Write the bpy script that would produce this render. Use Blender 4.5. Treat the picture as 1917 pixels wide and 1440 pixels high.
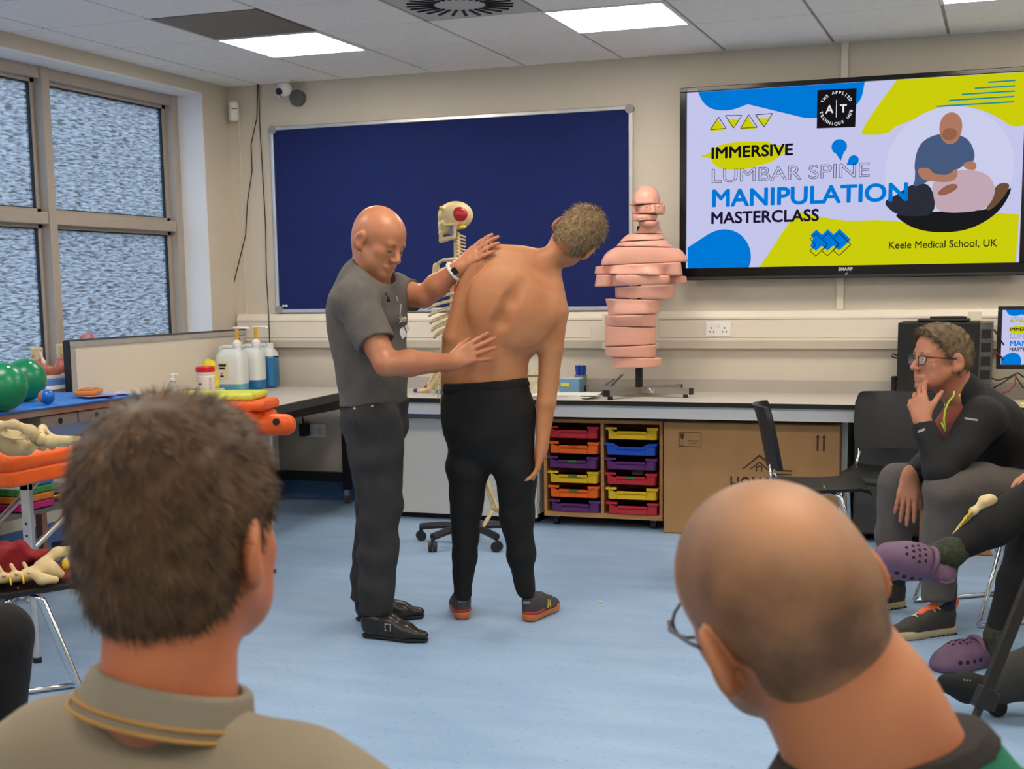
import bpy, bmesh, math, random
import numpy as np
from mathutils import Vector, Matrix

for o in list(bpy.data.objects):
    bpy.data.objects.remove(o)
SC = bpy.context.scene
COL = SC.collection
random.seed(7)

# ------------------------------------------------------------------ camera, world, exposure
cam_d = bpy.data.cameras.new('camera')
cam = bpy.data.objects.new('camera', cam_d)
COL.objects.link(cam)
SC.camera = cam
cam_d.sensor_fit = 'HORIZONTAL'
cam_d.sensor_width = 36.0
cam_d.lens = 47.62
cam_d.shift_y = 0.0923
cam.matrix_world = Matrix((
    (0.94057648, -0.03468825, 0.33780559, 4.7675),
    (0.33930202, 0.13638239, -0.93073841, -7.8558),
    (-0.01378505, 0.99004877, 0.14004786, 1.3563),
    (0, 0, 0, 1)))
cam_d.clip_start = 0.05
cam_d.dof.use_dof = True
cam_d.dof.focus_distance = 5.6
cam_d.dof.aperture_fstop = 9.0

SC.view_settings.view_transform = 'Standard'
SC.view_settings.look = 'None'
SC.view_settings.gamma = 1.0
SC.view_settings.use_curve_mapping = False
SC.view_settings.exposure = 0.5

world = bpy.data.worlds.new('overcast_sky')
SC.world = world
world.use_nodes = True
wb = world.node_tree.nodes['Background']
wb.inputs['Color'].default_value = (0.78, 0.87, 1.0, 1)
wb.inputs['Strength'].default_value = 1.9


# ------------------------------------------------------------------ materials
def lin(c):
    """sRGB 0-255 to linear"""
    out = []
    for v in c:
        v = v / 255.0
        out.append(v / 12.92 if v <= 0.04045 else ((v + 0.055) / 1.055) ** 2.4)
    return tuple(out)


MATS = {}


def mat(name, col, rough=0.5, metal=0.0, var=0.0, vscale=8.0, bump=0.0, bscale=60.0, col2=None,
        stretch=(1, 1, 1), spec=0.5, coat=0.0, trans=0.0, alpha=1.0, emit=None, estr=1.0, sss=0.0, detail=4.0, ior=1.45):
    """procedural principled material: base colour broken up by noise, fine bump"""
    if name in MATS:
        return MATS[name]
    m = bpy.data.materials.new(name)
    m.use_nodes = True
    nt = m.node_tree
    b = nt.nodes['Principled BSDF']
    c = lin(col)
    b.inputs['Base Color'].default_value = (*c, 1)
    b.inputs['Roughness'].default_value = rough
    b.inputs['Metallic'].default_value = metal
    b.inputs['Specular IOR Level'].default_value = spec
    b.inputs['Coat Weight'].default_value = coat
    b.inputs['Transmission Weight'].default_value = trans
    b.inputs['IOR'].default_value = ior
    b.inputs['Alpha'].default_value = alpha
    if sss:
        b.inputs['Subsurface Weight'].default_value = sss
        b.inputs['Subsurface Radius'].default_value = (0.012, 0.005, 0.003)
        b.inputs['Subsurface Scale'].default_value = 1.0
    if emit is not None:
        b.inputs['Emission Color'].default_value = (*lin(emit), 1)
        b.inputs['Emission Strength'].default_value = estr
    if var or bump:
        tc = nt.nodes.new('ShaderNodeTexCoord')
        mp = nt.nodes.new('ShaderNodeMapping')
        mp.inputs['Scale'].default_value = stretch
        nt.links.new(tc.outputs['Object'], mp.inputs['Vector'])
    if var:
        n = nt.nodes.new('ShaderNodeTexNoise')
        n.inputs['Scale'].default_value = vscale
        n.inputs['Detail'].default_value = detail
        nt.links.new(mp.outputs['Vector'], n.inputs['Vector'])
        mx = nt.nodes.new('ShaderNodeMix')
        mx.data_type = 'RGBA'
        ramp = nt.nodes.new('ShaderNodeMapRange')
        ramp.inputs['From Min'].default_value = 0.3
        ramp.inputs['From Max'].default_value = 0.7
        nt.links.new(n.outputs['Fac'], ramp.inputs['Value'])
        nt.links.new(ramp.outputs['Result'], mx.inputs['Factor'])
        c2 = lin(col2) if col2 else tuple(v * (1 - var) for v in c)
        c1 = c if col2 else tuple(min(1, v * (1 + var * 0.5)) for v in c)
        mx.inputs[6].default_value = (*c1, 1)
        mx.inputs[7].default_value = (*c2, 1)
        nt.links.new(mx.outputs[2], b.inputs['Base Color'])
    if bump:
        n2 = nt.nodes.new('ShaderNodeTexNoise')
        n2.inputs['Scale'].default_value = bscale
        n2.inputs['Detail'].default_value = 3
        nt.links.new(mp.outputs['Vector'], n2.inputs['Vector'])
        bp = nt.nodes.new('ShaderNodeBump')
        bp.inputs['Strength'].default_value = bump
        bp.inputs['Distance'].default_value = 0.01
        nt.links.new(n2.outputs['Fac'], bp.inputs['Height'])
        nt.links.new(bp.outputs['Normal'], b.inputs['Normal'])
    MATS[name] = m
    return m


def emitter(name, col, strength):
    if name in MATS:
        return MATS[name]
    m = bpy.data.materials.new(name)
    m.use_nodes = True
    nt = m.node_tree
    nt.nodes.clear()
    e = nt.nodes.new('ShaderNodeEmission')
    e.inputs['Color'].default_value = (*lin(col), 1)
    e.inputs['Strength'].default_value = strength
    o = nt.nodes.new('ShaderNodeOutputMaterial')
    nt.links.new(e.outputs[0], o.inputs[0])
    MATS[name] = m
    return m


# ------------------------------------------------------------------ mesh helpers
def link(o, parent=None):
    COL.objects.link(o)
    if parent is not None:
        o.parent = parent
    return o


def tag(o, label=None, cat=None, group=None, kind=None):
    if label:
        o['label'] = label
    if cat:
        o['category'] = cat
    if group:
        o['group'] = group
    if kind:
        o['kind'] = kind
    return o


def empty(name, label=None, cat=None, loc=(0, 0, 0), rz=0.0, group=None, kind=None):
    o = bpy.data.objects.new(name, None)
    o.empty_display_size = 0.05
    o.location = loc
    o.rotation_euler = (0, 0, rz)
    link(o)
    return tag(o, label, cat, group, kind)


class MB:
    """collects simple solids into one mesh"""

    def __init__(self):
        self.bm = bmesh.new()

    def _xf(self, geom, M):
        bmesh.ops.transform(self.bm, matrix=M, verts=geom)

    def box(self, c, s, rot=None, bev=0.0, seg=2):
        r = bmesh.ops.create_cube(self.bm, size=1.0)
        vs = r['verts']
        M = Matrix.Translation(c)
        if rot is not None:
            M = M @ rot.to_4x4()
        M = M @ Matrix.Diagonal((s[0], s[1], s[2], 1))
        self._xf(vs, M)
        if bev:
            es = list({e for v in vs for e in v.link_edges})
            bmesh.ops.bevel(self.bm, geom=es, offset=bev, segments=seg, affect='EDGES', profile=0.5)
        return self

    def b2(self, x0, x1, y0, y1, z0, z1, bev=0.0, seg=2):
        return self.box(((x0 + x1) / 2, (y0 + y1) / 2, (z0 + z1) / 2), (abs(x1 - x0), abs(y1 - y0), abs(z1 - z0)), None, bev, seg)

    def cyl(self, a, b, r0, r1=None, n=12, cap=True):
        r1 = r0 if r1 is None else r1
        a, b = Vector(a), Vector(b)
        d = b - a
        L = d.length
        q = d.to_track_quat('Z', 'Y').to_matrix().to_4x4()
        r = bmesh.ops.create_cone(self.bm, cap_ends=cap, segments=n, radius1=r0, radius2=r1, depth=L)
        self._xf(r['verts'], Matrix.Translation((a + b) / 2) @ q)
        return self

    def sph(self, c, r, n=16, sc=(1, 1, 1), rot=None):
        g = bmesh.ops.create_uvsphere(self.bm, u_segments=n, v_segments=max(6, n * 2 // 3), radius=1.0)
        M = Matrix.Translation(c)
        if rot is not None:
            M = M @ rot.to_4x4()
        M = M @ Matrix.Diagonal((r * sc[0], r * sc[1], r * sc[2], 1))
        self._xf(g['verts'], M)
        return self

    def tube(self, pts, r, n=8, closed=False, rads=None):
        pts = [Vector(p) for p in pts]
        rings = []
        m = len(pts)
        up = None
        for i, p in enumerate(pts):
            if closed:
                t = (pts[(i + 1) % m] - pts[i - 1]).normalized()
            else:
                t = (pts[min(i + 1, m - 1)] - pts[max(i - 1, 0)]).normalized()
            if up is None:
                up = Vector((0, 0, 1)) if abs(t.z) < 0.9 else Vector((1, 0, 0))
            x = t.cross(up)
            if x.length < 1e-6:
                x = t.orthogonal()
            x.normalize()
            y = x.cross(t).normalized()
            up = y
            rr = rads[i] if rads else r
            rings.append([self.bm.verts.new(p + (x * math.cos(2 * math.pi * k / n) + y * math.sin(2 * math.pi * k / n)) * rr) for k in range(n)])
        for i in range(m if closed else m - 1):
            A, B = rings[i], rings[(i + 1) % m]
            for k in range(n):
                self.bm.faces.new((A[k], A[(k + 1) % n], B[(k + 1) % n], B[k]))
        if not closed:
            self.bm.faces.new(list(reversed(rings[0])))
            self.bm.faces.new(rings[-1])
        return self

    def lathe(self, prof, c=(0, 0, 0), n=20, axis=None, sc=(1, 1)):
        """prof: (radius, height) pairs, revolved about z at c"""
        c = Vector(c)
        M = axis.to_track_quat('Z', 'Y').to_matrix() if axis is not None else Matrix.Identity(3)
        rings = []
        for r, z in prof:
            rings.append([self.bm.verts.new(c + M @ Vector((r * sc[0] * math.cos(2 * math.pi * k / n), r * sc[1] * math.sin(2 * math.pi * k / n), z))) for k in range(n)])
        for A, B in zip(rings[:-1], rings[1:]):
            for k in range(n):
                self.bm.faces.new((A[k], A[(k + 1) % n], B[(k + 1) % n], B[k]))
        self.bm.faces.new(list(reversed(rings[0])))
        self.bm.faces.new(rings[-1])
        return self

    def loft(self, rings, cap=True):
        """rings: lists of equal-length point loops"""
        vr = [[self.bm.verts.new(p) for p in r] for r in rings]
        n = len(vr[0])
        for A, B in zip(vr[:-1], vr[1:]):
            for k in range(n):
                self.bm.faces.new((A[k], A[(k + 1) % n], B[(k + 1) % n], B[k]))
        if cap:
            self.bm.faces.new(list(reversed(vr[0])))
            self.bm.faces.new(vr[-1])
        return self

    def prism(self, poly, o, ux, uy, un, h):
        """poly 2d points in plane o+ux,uy, extruded along un by h"""
        o, ux, uy, un = Vector(o), Vector(ux), Vector(uy), Vector(un)
        A = [self.bm.verts.new(o + ux * p[0] + uy * p[1]) for p in poly]
        B = [self.bm.verts.new(o + ux * p[0] + uy * p[1] + un * h) for p in poly]
        n = len(poly)
        for k in range(n):
            self.bm.faces.new((A[k], A[(k + 1) % n], B[(k + 1) % n], B[k]))
        f1 = self.bm.faces.new(list(reversed(A)))
        f2 = self.bm.faces.new(B)
        if n > 4:
            bmesh.ops.triangulate(self.bm, faces=[f1, f2])
        return self

    def build(self, name, m, parent=None, smooth=None, loc=None):
        bmesh.ops.recalc_face_normals(self.bm, faces=self.bm.faces[:])
        me = bpy.data.meshes.new(name)
        self.bm.to_mesh(me)
        self.bm.free()
        me.materials.append(m)
        if smooth is not None:
            me.shade_smooth() if smooth >= 180 else me.set_sharp_from_angle(angle=math.radians(smooth))
            if smooth < 180:
                for p in me.polygons:
                    p.use_smooth = True
        o = bpy.data.objects.new(name, me)
        if loc is not None:
            o.location = loc
        return link(o, parent)


def copy_tree(o, loc=None, rz=None, parent=None, label=None):
    c = o.copy()
    COL.objects.link(c)
    c.parent = parent
    if loc is not None:
        c.location = loc
    if rz is not None:
        c.rotation_euler = (0, 0, rz)
    if label:
        c['label'] = label
    for ch in list(o.children):
        copy_tree(ch, parent=c)
    return c


def dup(o, parent, loc):
    c = o.copy()
    COL.objects.link(c)
    c.parent = parent
    c.location = loc
    return c


def text_mesh(name, body, size, m, M, parent, bold=0.0, outline=0.0, align='LEFT', xs=1.0, spacing=1.0):
    """flat lettering turned into a mesh; M maps text plane to world"""
    cu = bpy.data.curves.new(name, 'FONT')
    cu.body = body
    cu.size = size
    cu.align_x = align
    cu.space_character = spacing
    if outline:
        cu.fill_mode = 'NONE'
        cu.bevel_depth = outline
        cu.bevel_resolution = 0
    cu.offset = 0
    cu.resolution_u = 4
    t = bpy.data.objects.new(name + '_tmp', cu)
    COL.objects.link(t)
    dg = bpy.context.evaluated_depsgraph_get()
    me = bpy.data.meshes.new_from_object(t.evaluated_get(dg))
    bpy.data.objects.remove(t)
    bpy.data.curves.remove(cu)
    me.name = name
    me.materials.clear()
    me.materials.append(m)
    if bold and not outline:
        bm = bmesh.new()
        bm.from_mesh(me)
        base = bm.verts[:] + bm.edges[:] + bm.faces[:]
        for k in range(8):
            r = bmesh.ops.duplicate(bm, geom=base)
            vs = [g for g in r['geom'] if isinstance(g, bmesh.types.BMVert)]
            bmesh.ops.translate(bm, verts=vs, vec=(bold * math.cos(k * math.pi / 4), bold * math.sin(k * math.pi / 4), 0.00002 * (k + 1)))
        bm.to_mesh(me)
        bm.free()
    me.transform(M @ Matrix.Diagonal((xs, 1, 1, 1)))
    o = bpy.data.objects.new(name, me)
    return link(o, parent)


def rz(a):
    return Matrix.Rotation(a, 3, 'Z')


def rx(a):
    return Matrix.Rotation(a, 3, 'X')


def ry(a):
    return Matrix.Rotation(a, 3, 'Y')


# ------------------------------------------------------------------ the room
H = 2.66
XR, YF = 7.4, -10.4       # far right wall, wall behind the camera
M_wall = mat('wall_paint', (206, 197, 180), 0.75, var=0.05, vscale=1.5, bump=0.05, bscale=220)
M_white = mat('white_paint', (226, 228, 230), 0.6, var=0.03, vscale=3)
M_ceil = mat('ceiling_tile_fibre', (236, 235, 231), 0.95, var=0.05, vscale=30, bump=0.15, bscale=420)
M_grid = mat('ceiling_grid_metal', (150, 147, 142), 0.6)
M_alu = mat('satin_aluminium', (205, 205, 204), 0.38, 0.85, var=0.06, vscale=20)
M_chrome = mat('chrome_tube', (210, 212, 214), 0.15, 1.0)
M_blackpl = mat('black_plastic', (22, 22, 24), 0.45, var=0.15, vscale=30)
M_blackmt = mat('black_powder_coat', (15, 15, 16), 0.5)
M_whitepl = mat('white_plastic', (232, 230, 224), 0.45)
M_cream = mat('cream_plastic', (224, 214, 196), 0.4, var=0.03, vscale=6)


def floor_material():
    m = bpy.data.materials.new('blue_vinyl')
    m.use_nodes = True
    nt = m.node_tree
    b = nt.nodes['Principled BSDF']
    tc = nt.nodes.new('ShaderNodeTexCoord')
    mp = nt.nodes.new('ShaderNodeMapping')
    mp.inputs['Rotation'].default_value = (0, 0, 0.35)
    mp.inputs['Scale'].default_value = (1.0, 3.2, 1.0)
    nt.links.new(tc.outputs['Object'], mp.inputs['Vector'])
    big = nt.nodes.new('ShaderNodeTexNoise')
    big.inputs['Scale'].default_value = 2.2
    big.inputs['Detail'].default_value = 6
    nt.links.new(mp.outputs['Vector'], big.inputs['Vector'])
    fine = nt.nodes.new('ShaderNodeTexNoise')
    fine.inputs['Scale'].default_value = 42
    fine.inputs['Detail'].default_value = 3
    nt.links.new(mp.outputs['Vector'], fine.inputs['Vector'])
    cr = nt.nodes.new('ShaderNodeValToRGB')
    cr.color_ramp.elements[0].position = 0.1
    cr.color_ramp.elements[0].color = (*lin((126, 157, 191)), 1)
    cr.color_ramp.elements[1].position = 0.9
    cr.color_ramp.elements[1].color = (*lin((156, 183, 211)), 1)
    nt.links.new(big.outputs['Fac'], cr.inputs['Fac'])
    sp = nt.nodes.new('ShaderNodeValToRGB')
    sp.color_ramp.elements[0].position = 0.30
    sp.color_ramp.elements[0].color = (0.55, 0.6, 0.68, 1)
    sp.color_ramp.elements[1].position = 0.38
    sp.color_ramp.elements[1].color = (1, 1, 1, 1)
    nt.links.new(fine.outputs['Fac'], sp.inputs['Fac'])
    mx = nt.nodes.new('ShaderNodeMix')
    mx.data_type = 'RGBA'
    mx.blend_type = 'MULTIPLY'
    mx.inputs['Factor'].default_value = 1.0
    nt.links.new(cr.outputs['Color'], mx.inputs[6])
    nt.links.new(sp.outputs['Color'], mx.inputs[7])
    nt.links.new(mx.outputs[2], b.inputs['Base Color'])
    b.inputs['Roughness'].default_value = 0.42
    b.inputs['Specular IOR Level'].default_value = 0.45
    return m


M_floor = floor_material()
tag(MB().b2(-0.3, XR + 0.1, YF - 0.1, 0.12, -0.1, 0.0).build('floor', M_floor),
    'pale blue speckled vinyl floor of the teaching room', kind='structure')
tag(MB().b2(-0.3, XR + 0.12, 0.0, 0.12, 0.0, H + 0.1).build('wall_back', M_wall), 'cream painted wall behind the blue noticeboard', kind='structure')
tag(MB().b2(XR, XR + 0.12, YF, 0.0, 0.0, H + 0.1).build('wall_right', M_wall), 'cream painted wall at the side of the television', kind='structure')
tag(MB().b2(-0.3, XR, YF - 0.12, YF, 0.0, H + 0.1).build('wall_front', M_wall), 'cream painted wall behind the audience', kind='structure')
SILL = 0.85
WL = MB()
WL.b2(-0.3, 0.0, YF, 0.0, 0.0, SILL)
WL.b2(-0.3, 0.0, YF, 0.0, 2.587, H + 0.1)
WL.b2(-0.3, 0.0, -0.30, 0.0, SILL, 2.587)
WL.b2(-0.3, 0.0, YF, -7.6, SILL, 2.587)
tag(WL.build('wall_left', M_wall), 'cream painted wall around the long window', kind='structure')
# reveal lining of the window recess (white board)
RV = MB()
RV.b2(-0.245, 0.0, -0.312, -0.300, SILL, 2.587)
RV.b2(-0.245, 0.0, -7.6, -0.312, 2.576, 2.587)
tag(RV.build('trim_1', M_white), 'white lining of the window recess', kind='structure')
tag(MB().b2(-0.25, 0.03, -7.6, -0.312, SILL, SILL + 0.022, 0.004).build('trim_2', M_white), 'white window sill board', kind='structure')
# coved vinyl skirting
M_skirt = mat('blue_skirting_vinyl', (72, 108, 160), 0.45, var=0.06, vscale=6)
cove = [(0, 0), (0.05, 0), (0.03, 0.006), (0.015, 0.018), (0.006, 0.04), (0.004, 0.14), (0, 0.142)]
tag(MB().prism(cove, (0.0, -0.001, 0.001), (0, -1, 0), (0, 0, 1), (1, 0, 0), XR).build('baseboard_back', M_skirt), 'blue coved vinyl skirting below the back wall', kind='structure')
tag(MB().prism(cove, (0.001, YF, 0.001), (1, 0, 0), (0, 0, 1), (0, 1, 0), -YF - 0.05).build('baseboard_left', M_skirt), 'blue coved vinyl skirting below the window wall', kind='structure')

# ceiling: slab, recessed grid, tiles as pieces
ceil = tag(MB().b2(-0.3, XR + 0.12, YF - 0.12, 0.12, H + 0.03, H + 0.1).build('ceiling', M_ceil), 'suspended ceiling of square white tiles', kind='structure')
gx = [0.235 + 0.6 * i for i in range(12)]
gy = [-0.274 - 0.6 * j for j in range(17)]
bar_y = MB().b2(-0.012, 0.012, YF, 0, H + 0.006, H + 0.03).build('grid_bar', M_grid, ceil)
bar_y.location = (gx[0], 0, 0)
for x in gx[1:]:
    dup(bar_y, ceil, (x, 0, 0))
bar_x = MB().b2(0, XR, -0.007, 0.007, H + 0.004, H + 0.029).build('grid_bar', M_grid, ceil)
bar_x.location = (0, gy[0], 0)
for y in gy[1:]:
    dup(bar_x, ceil, (0, y, 0))
edge = MB().b2(0, XR, -0.012, 0, H + 0.002, H + 0.012)
edge.b2(0, 0.012, YF, 0, H + 0.002, H + 0.012)
edge.build('edge_trim', M_white, ceil)
LIGHT_X = [0.835, 2.635, 4.435, 6.235]
LIGHT_Y = [-0.874, -3.274, -5.674, -8.074]
DARK = (0.835, -1.474)
DIFF = (2.035, -1.474)
tiles = {}
xs = [0.0] + gx + [XR]
ys = [0.0] + gy + [YF]
for i in range(len(xs) - 1):
    for j in range(len(ys) - 1):
        x0, x1, y1, y0 = xs[i], xs[i + 1], ys[j], ys[j + 1]
        w, d = x1 - x0, y1 - y0
        if w < 0.05 or d < 0.05:
            continue
        if any(abs(x0 - lx) < 0.01 for lx in LIGHT_X) and any(abs(y1 - ly) < 0.01 for ly in LIGHT_Y):
            continue
        if (abs(x0 - DARK[0]) < 0.01 and abs(y1 - DARK[1]) < 0.01) or (abs(x0 - DIFF[0]) < 0.01 and abs(y1 - DIFF[1]) < 0.01):
            continue
        key = (round(w, 2), round(d, 2))
        cx_, cy_ = (x0 + x1) / 2, (y0 + y1) / 2
        if key not in tiles:
            tiles[key] = MB().box((0, 0, H + 0.011), (w - 0.016, d - 0.014, 0.022), None, 0.003, 1).build('ceiling_tile', M_ceil, ceil)
            tiles[key].location = (cx_, cy_, 0)
        else:
            dup(tiles[key], ceil, (cx_, cy_, 0))

# ceiling light panels
M_lit = emitter('lit_panel', (255, 243, 228), 15.0)
light0 = None
names = {(0, 0): 'lit square ceiling panel beside the dark panel near the window',
         (1, 0): 'lit square ceiling panel next to the round air diffuser',
         (2, 0): 'lit square ceiling panel above the television, cut by the top of the picture'}
for i, lx in enumerate(LIGHT_X):
    for j, ly in enumerate(LIGHT_Y):
        loc = (lx + 0.3, ly - 0.3, H)
        lab = names.get((i, j), 'square ceiling light panel over the audience')
        if light0 is None:
            light0 = empty('ceiling_light', lab, 'ceiling light', loc, group='ceiling light panels')
            fr = MB()
            for s in (-1, 1):
                fr.b2(s * 0.293 - 0.012, s * 0.293 + 0.012 - 0.006, -0.297, 0.297, -0.004, 0.028)
                fr.b2(-0.297, 0.297, s * 0.293 - 0.009, s * 0.293 + 0.009, -0.004, 0.028)
            fr.build('frame', M_white, light0)
            MB().b2(-0.276, 0.276, -0.284, 0.284, 0.0, 0.01).build('diffuser', M_lit, light0)
        else:
            copy_tree(light0, loc, label=lab)

# dull access panel and swirl diffuser
pan = empty('ceiling_panel', 'dull grey flush ceiling panel between tiles and a lit panel', 'panel', (DARK[0] + 0.3, DARK[1] - 0.3, H))
MB().b2(-0.288, 0.288, -0.290, 0.290, 0.0, 0.02, 0.002, 1).build('panel_sheet', mat('grey_panel_metal', (112, 107, 98), 0.55, var=0.12, vscale=4), pan)
dif = empty('air_diffuser', 'square ceiling air diffuser with a ring of black swirl slots', 'air vent', (DIFF[0] + 0.3, DIFF[1] - 0.3, H))
MB().b2(-0.288, 0.288, -0.290, 0.290, 0.002, 0.02, 0.002, 1).build('plate', mat('diffuser_white', (190, 188, 183), 0.5), dif)
slot = None
for k in range(24):
    a = 2 * math.pi * k / 24
    if slot is None:
        slot = MB().b2(0.12, 0.25, -0.007, 0.007, -0.003, 0.004).build('slot', M_blackmt, dif)
        slot.rotation_euler = (0, 0, a)
    else:
        c = dup(slot, dif, (0, 0, 0))
        c.rotation_euler = (0, 0, a)
    
# ------------------------------------------------------------------ window
M_frame = mat('window_frame_taupe', (168, 158, 146), 0.5, var=0.04, vscale=10)
M_gasket = mat('window_gasket', (28, 32, 38), 0.6)


def pane_material():
    m = bpy.data.materials.new('reeded_privacy_glass')
    m.use_nodes = True
    nt = m.node_tree
    nt.nodes.clear()
    out = nt.nodes.new('ShaderNodeOutputMaterial')
    tc = nt.nodes.new('ShaderNodeTexCoord')
    mp = nt.nodes.new('ShaderNodeMapping')
    mp.inputs['Scale'].default_value = (1, 11, 62)
    nt.links.new(tc.outputs['Object'], mp.inputs['Vector'])
    n = nt.nodes.new('ShaderNodeTexNoise')
    n.inputs['Scale'].default_value = 1.5
    n.inputs['Detail'].default_value = 2.5
    n.inputs['Distortion'].default_value = 0.6
    nt.links.new(mp.outputs['Vector'], n.inputs['Vector'])
    r = nt.nodes.new('ShaderNodeMapRange')
    r.inputs['From Min'].default_value = 0.35
    r.inputs['From Max'].default_value = 0.68
    r.inputs['To Min'].default_value = 0.02
    r.inputs['To Max'].default_value = 0.62
    nt.links.new(n.outputs['Fac'], r.inputs['Value'])
    tr = nt.nodes.new('ShaderNodeBsdfTransparent')
    tr.inputs['Color'].default_value = (0.72, 0.81, 0.9, 1)
    tl = nt.nodes.new('ShaderNodeBsdfTranslucent')
    tl.inputs['Color'].default_value = (0.66, 0.72, 0.78, 1)
    mx = nt.nodes.new('ShaderNodeMixShader')
    nt.links.new(r.outputs['Result'], mx.inputs[0])
    nt.links.new(tr.outputs[0], mx.inputs[1])
    nt.links.new(tl.outputs[0], mx.inputs[2])
    gl = nt.nodes.new('ShaderNodeBsdfGlossy')
    gl.inputs['Roughness'].default_value = 0.2
    bp = nt.nodes.new('ShaderNodeBump')
    bp.inputs['Strength'].default_value = 0.8
    bp.inputs['Distance'].default_value = 0.01
    nt.links.new(n.outputs['Fac'], bp.inputs['Height'])
    nt.links.new(bp.outputs[0], gl.inputs['Normal'])
    nt.links.new(bp.outputs[0], tl.inputs['Normal'])
    m2 = nt.nodes.new('ShaderNodeMixShader')
    m2.inputs[0].default_value = 0.05
    nt.links.new(mx.outputs[0], m2.inputs[1])
    nt.links.new(gl.outputs[0], m2.inputs[2])
    nt.links.new(m2.outputs[0], out.inputs[0])
    return m


M_pane = pane_material()
win = empty('window_1', 'long window of streaky privacy glass in taupe metal frames', loc=(-0.25, 0, 0), kind='structure')
ytop, ybot = 2.576, SILL + 0.022
mull = [-0.312 - 0.03, -1.575, -2.79, -4.01, -5.23, -6.45, -7.57]
fr = MB()
fr.b2(-0.05, 0.06, -7.6, -0.312, ytop - 0.062, ytop)
fr.b2(-0.05, 0.06, -7.6, -0.312, ybot, ybot + 0.062)
fr.build('outer_frame', M_frame, win)
for y in mull:
    MB().b2(-0.05, 0.075, y - 0.032, y + 0.032, ybot, ytop, 0.003, 1).build('mullion', M_frame, win)
for a, b in zip(mull[1:], mull[:-1]):
    MB().b2(-0.05, 0.068, a + 0.032, b - 0.032, 1.735, 1.80, 0.003, 1).build('transom', M_frame, win)
    for z0, z1 in ((ybot + 0.062, 1.735), (1.80, ytop - 0.062)):
        g = MB()
        y0, y1 = a + 0.032, b - 0.032
        sf = MB()
        for (p, q, r_, s_) in ((y0, y0 + 0.03, z0, z1), (y1 - 0.03, y1, z0, z1), (y0, y1, z0, z0 + 0.02), (y0, y1, z1 - 0.02, z1)):
            sf.b2(-0.035, 0.02, p, q, r_, s_)
        sf.build('sash', M_frame, win)
        for (p, q, r_, s_) in ((y0 + 0.03, y0 + 0.038, z0 + 0.02, z1 - 0.02), (y1 - 0.038, y1 - 0.03, z0 + 0.02, z1 - 0.02),
                               (y0 + 0.03, y1 - 0.03, z0 + 0.02, z0 + 0.026), (y0 + 0.03, y1 - 0.03, z1 - 0.026, z1 - 0.02)):
            g.b2(-0.02, 0.012, p, q, r_, s_)
        g.build('gasket', M_gasket, win)
        MB().b2(-0.008, -0.002, y0 + 0.036, y1 - 0.036, z0 + 0.024, z1 - 0.024).build('pane', M_pane, win)

# what stands outside the glass
M_bout1 = mat('brown_brick_far', (96, 88, 80), 0.9, var=0.2, vscale=3)
M_bout2 = mat('slate_cladding_far', (62, 72, 90), 0.9, var=0.2, vscale=2)
M_gout = mat('paved_yard', (118, 120, 120), 0.95, var=0.15, vscale=2)
tag(MB().b2(-40, -0.32, -30, 30, -0.4, -0.2).build('ground_outside', M_gout), 'paved yard outside the window', kind='structure')
bl = empty('neighbouring_building', 'blurred brown building wing seen through the window glass', 'building', (-0.5, 1.3, -0.2))
MB().b2(-2.6, 0.0, 0.0, 5.0, 0, 6.0).build('wall_block', M_bout1, bl)
b2 = empty('slate_building', 'blurred dark slate building seen through the window glass', 'building', (-14.0, 12.0, -0.2))
MB().b2(-8.0, 9.0, 0.0, 4.0, 0, 3.6).build('wall_block', M_bout2, b2)


# ------------------------------------------------------------------ things on the back wall
nb = empty('noticeboard', 'wide blue felt noticeboard in a silver frame', 'noticeboard', (0.31, 0, 1.213))
M_felt = mat('blue_felt', (18, 34, 94), 0.95, var=0.08, vscale=5, bump=0.2, bscale=500)
MB().b2(0.02, 2.37, -0.014, -0.002, 0.02, 1.16).build('felt', M_felt, nb)
for (x0, x1, z0, z1) in ((0, 2.39, 0, 0.024), (0, 2.39, 1.156, 1.18), (0, 0.024, 0.024, 1.156), (2.366, 2.39, 0.024, 1.156)):
    MB().b2(x0, x1, -0.026, -0.001, z0, z1, 0.004).build('frame_rail', M_alu, nb)
for x in (0.02, 2.37):
    for z in (0.02, 1.16):
        MB().cyl((x, -0.029, z), (x, -0.001, z), 0.026, n=16).build('corner_cap', mat('grey_corner', (150, 148, 145), 0.5), nb)
for x in (0.05, 0.072):
    MB().cyl((x, -0.019, 0.045), (x, -0.012, 0.045), 0.008).build('screw_cap', M_whitepl, nb)

# dado trunking with its covers
dd = empty('dado_trunking', 'cream dado cable trunking along the back wall', 'cable trunking', (0.03, 0, 0.99))
prof = [(0, 0.218), (0.030, 0.214), (0.052, 0.180), (0.052, 0.168), (0.0, 0.168)]
MB().prism(prof, (0, -0.001, 0), (0, -1, 0), (0, 0, 1), (1, 0, 0), 7.3).build('top_cover', M_cream, dd)
MB().b2(0, 7.3, -0.050, -0.001, 0.064, 0.166).build('middle_cover', M_cream, dd)
prof = [(0.0, 0.062), (0.060, 0.062), (0.060, 0.046), (0.040, 0.0), (0.0, 0.0)]
MB().prism(prof, (0, -0.001, 0), (0, -1, 0), (0, 0, 1), (1, 0, 0), 7.3).build('lower_cover', M_cream, dd)
for x in (2.49, 2.76, 4.55):
    MB().b2(x, x + 0.07, -0.056, -0.001, -0.002, 0.205, 0.004).build('joint_cover', M_cream, dd)


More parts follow.
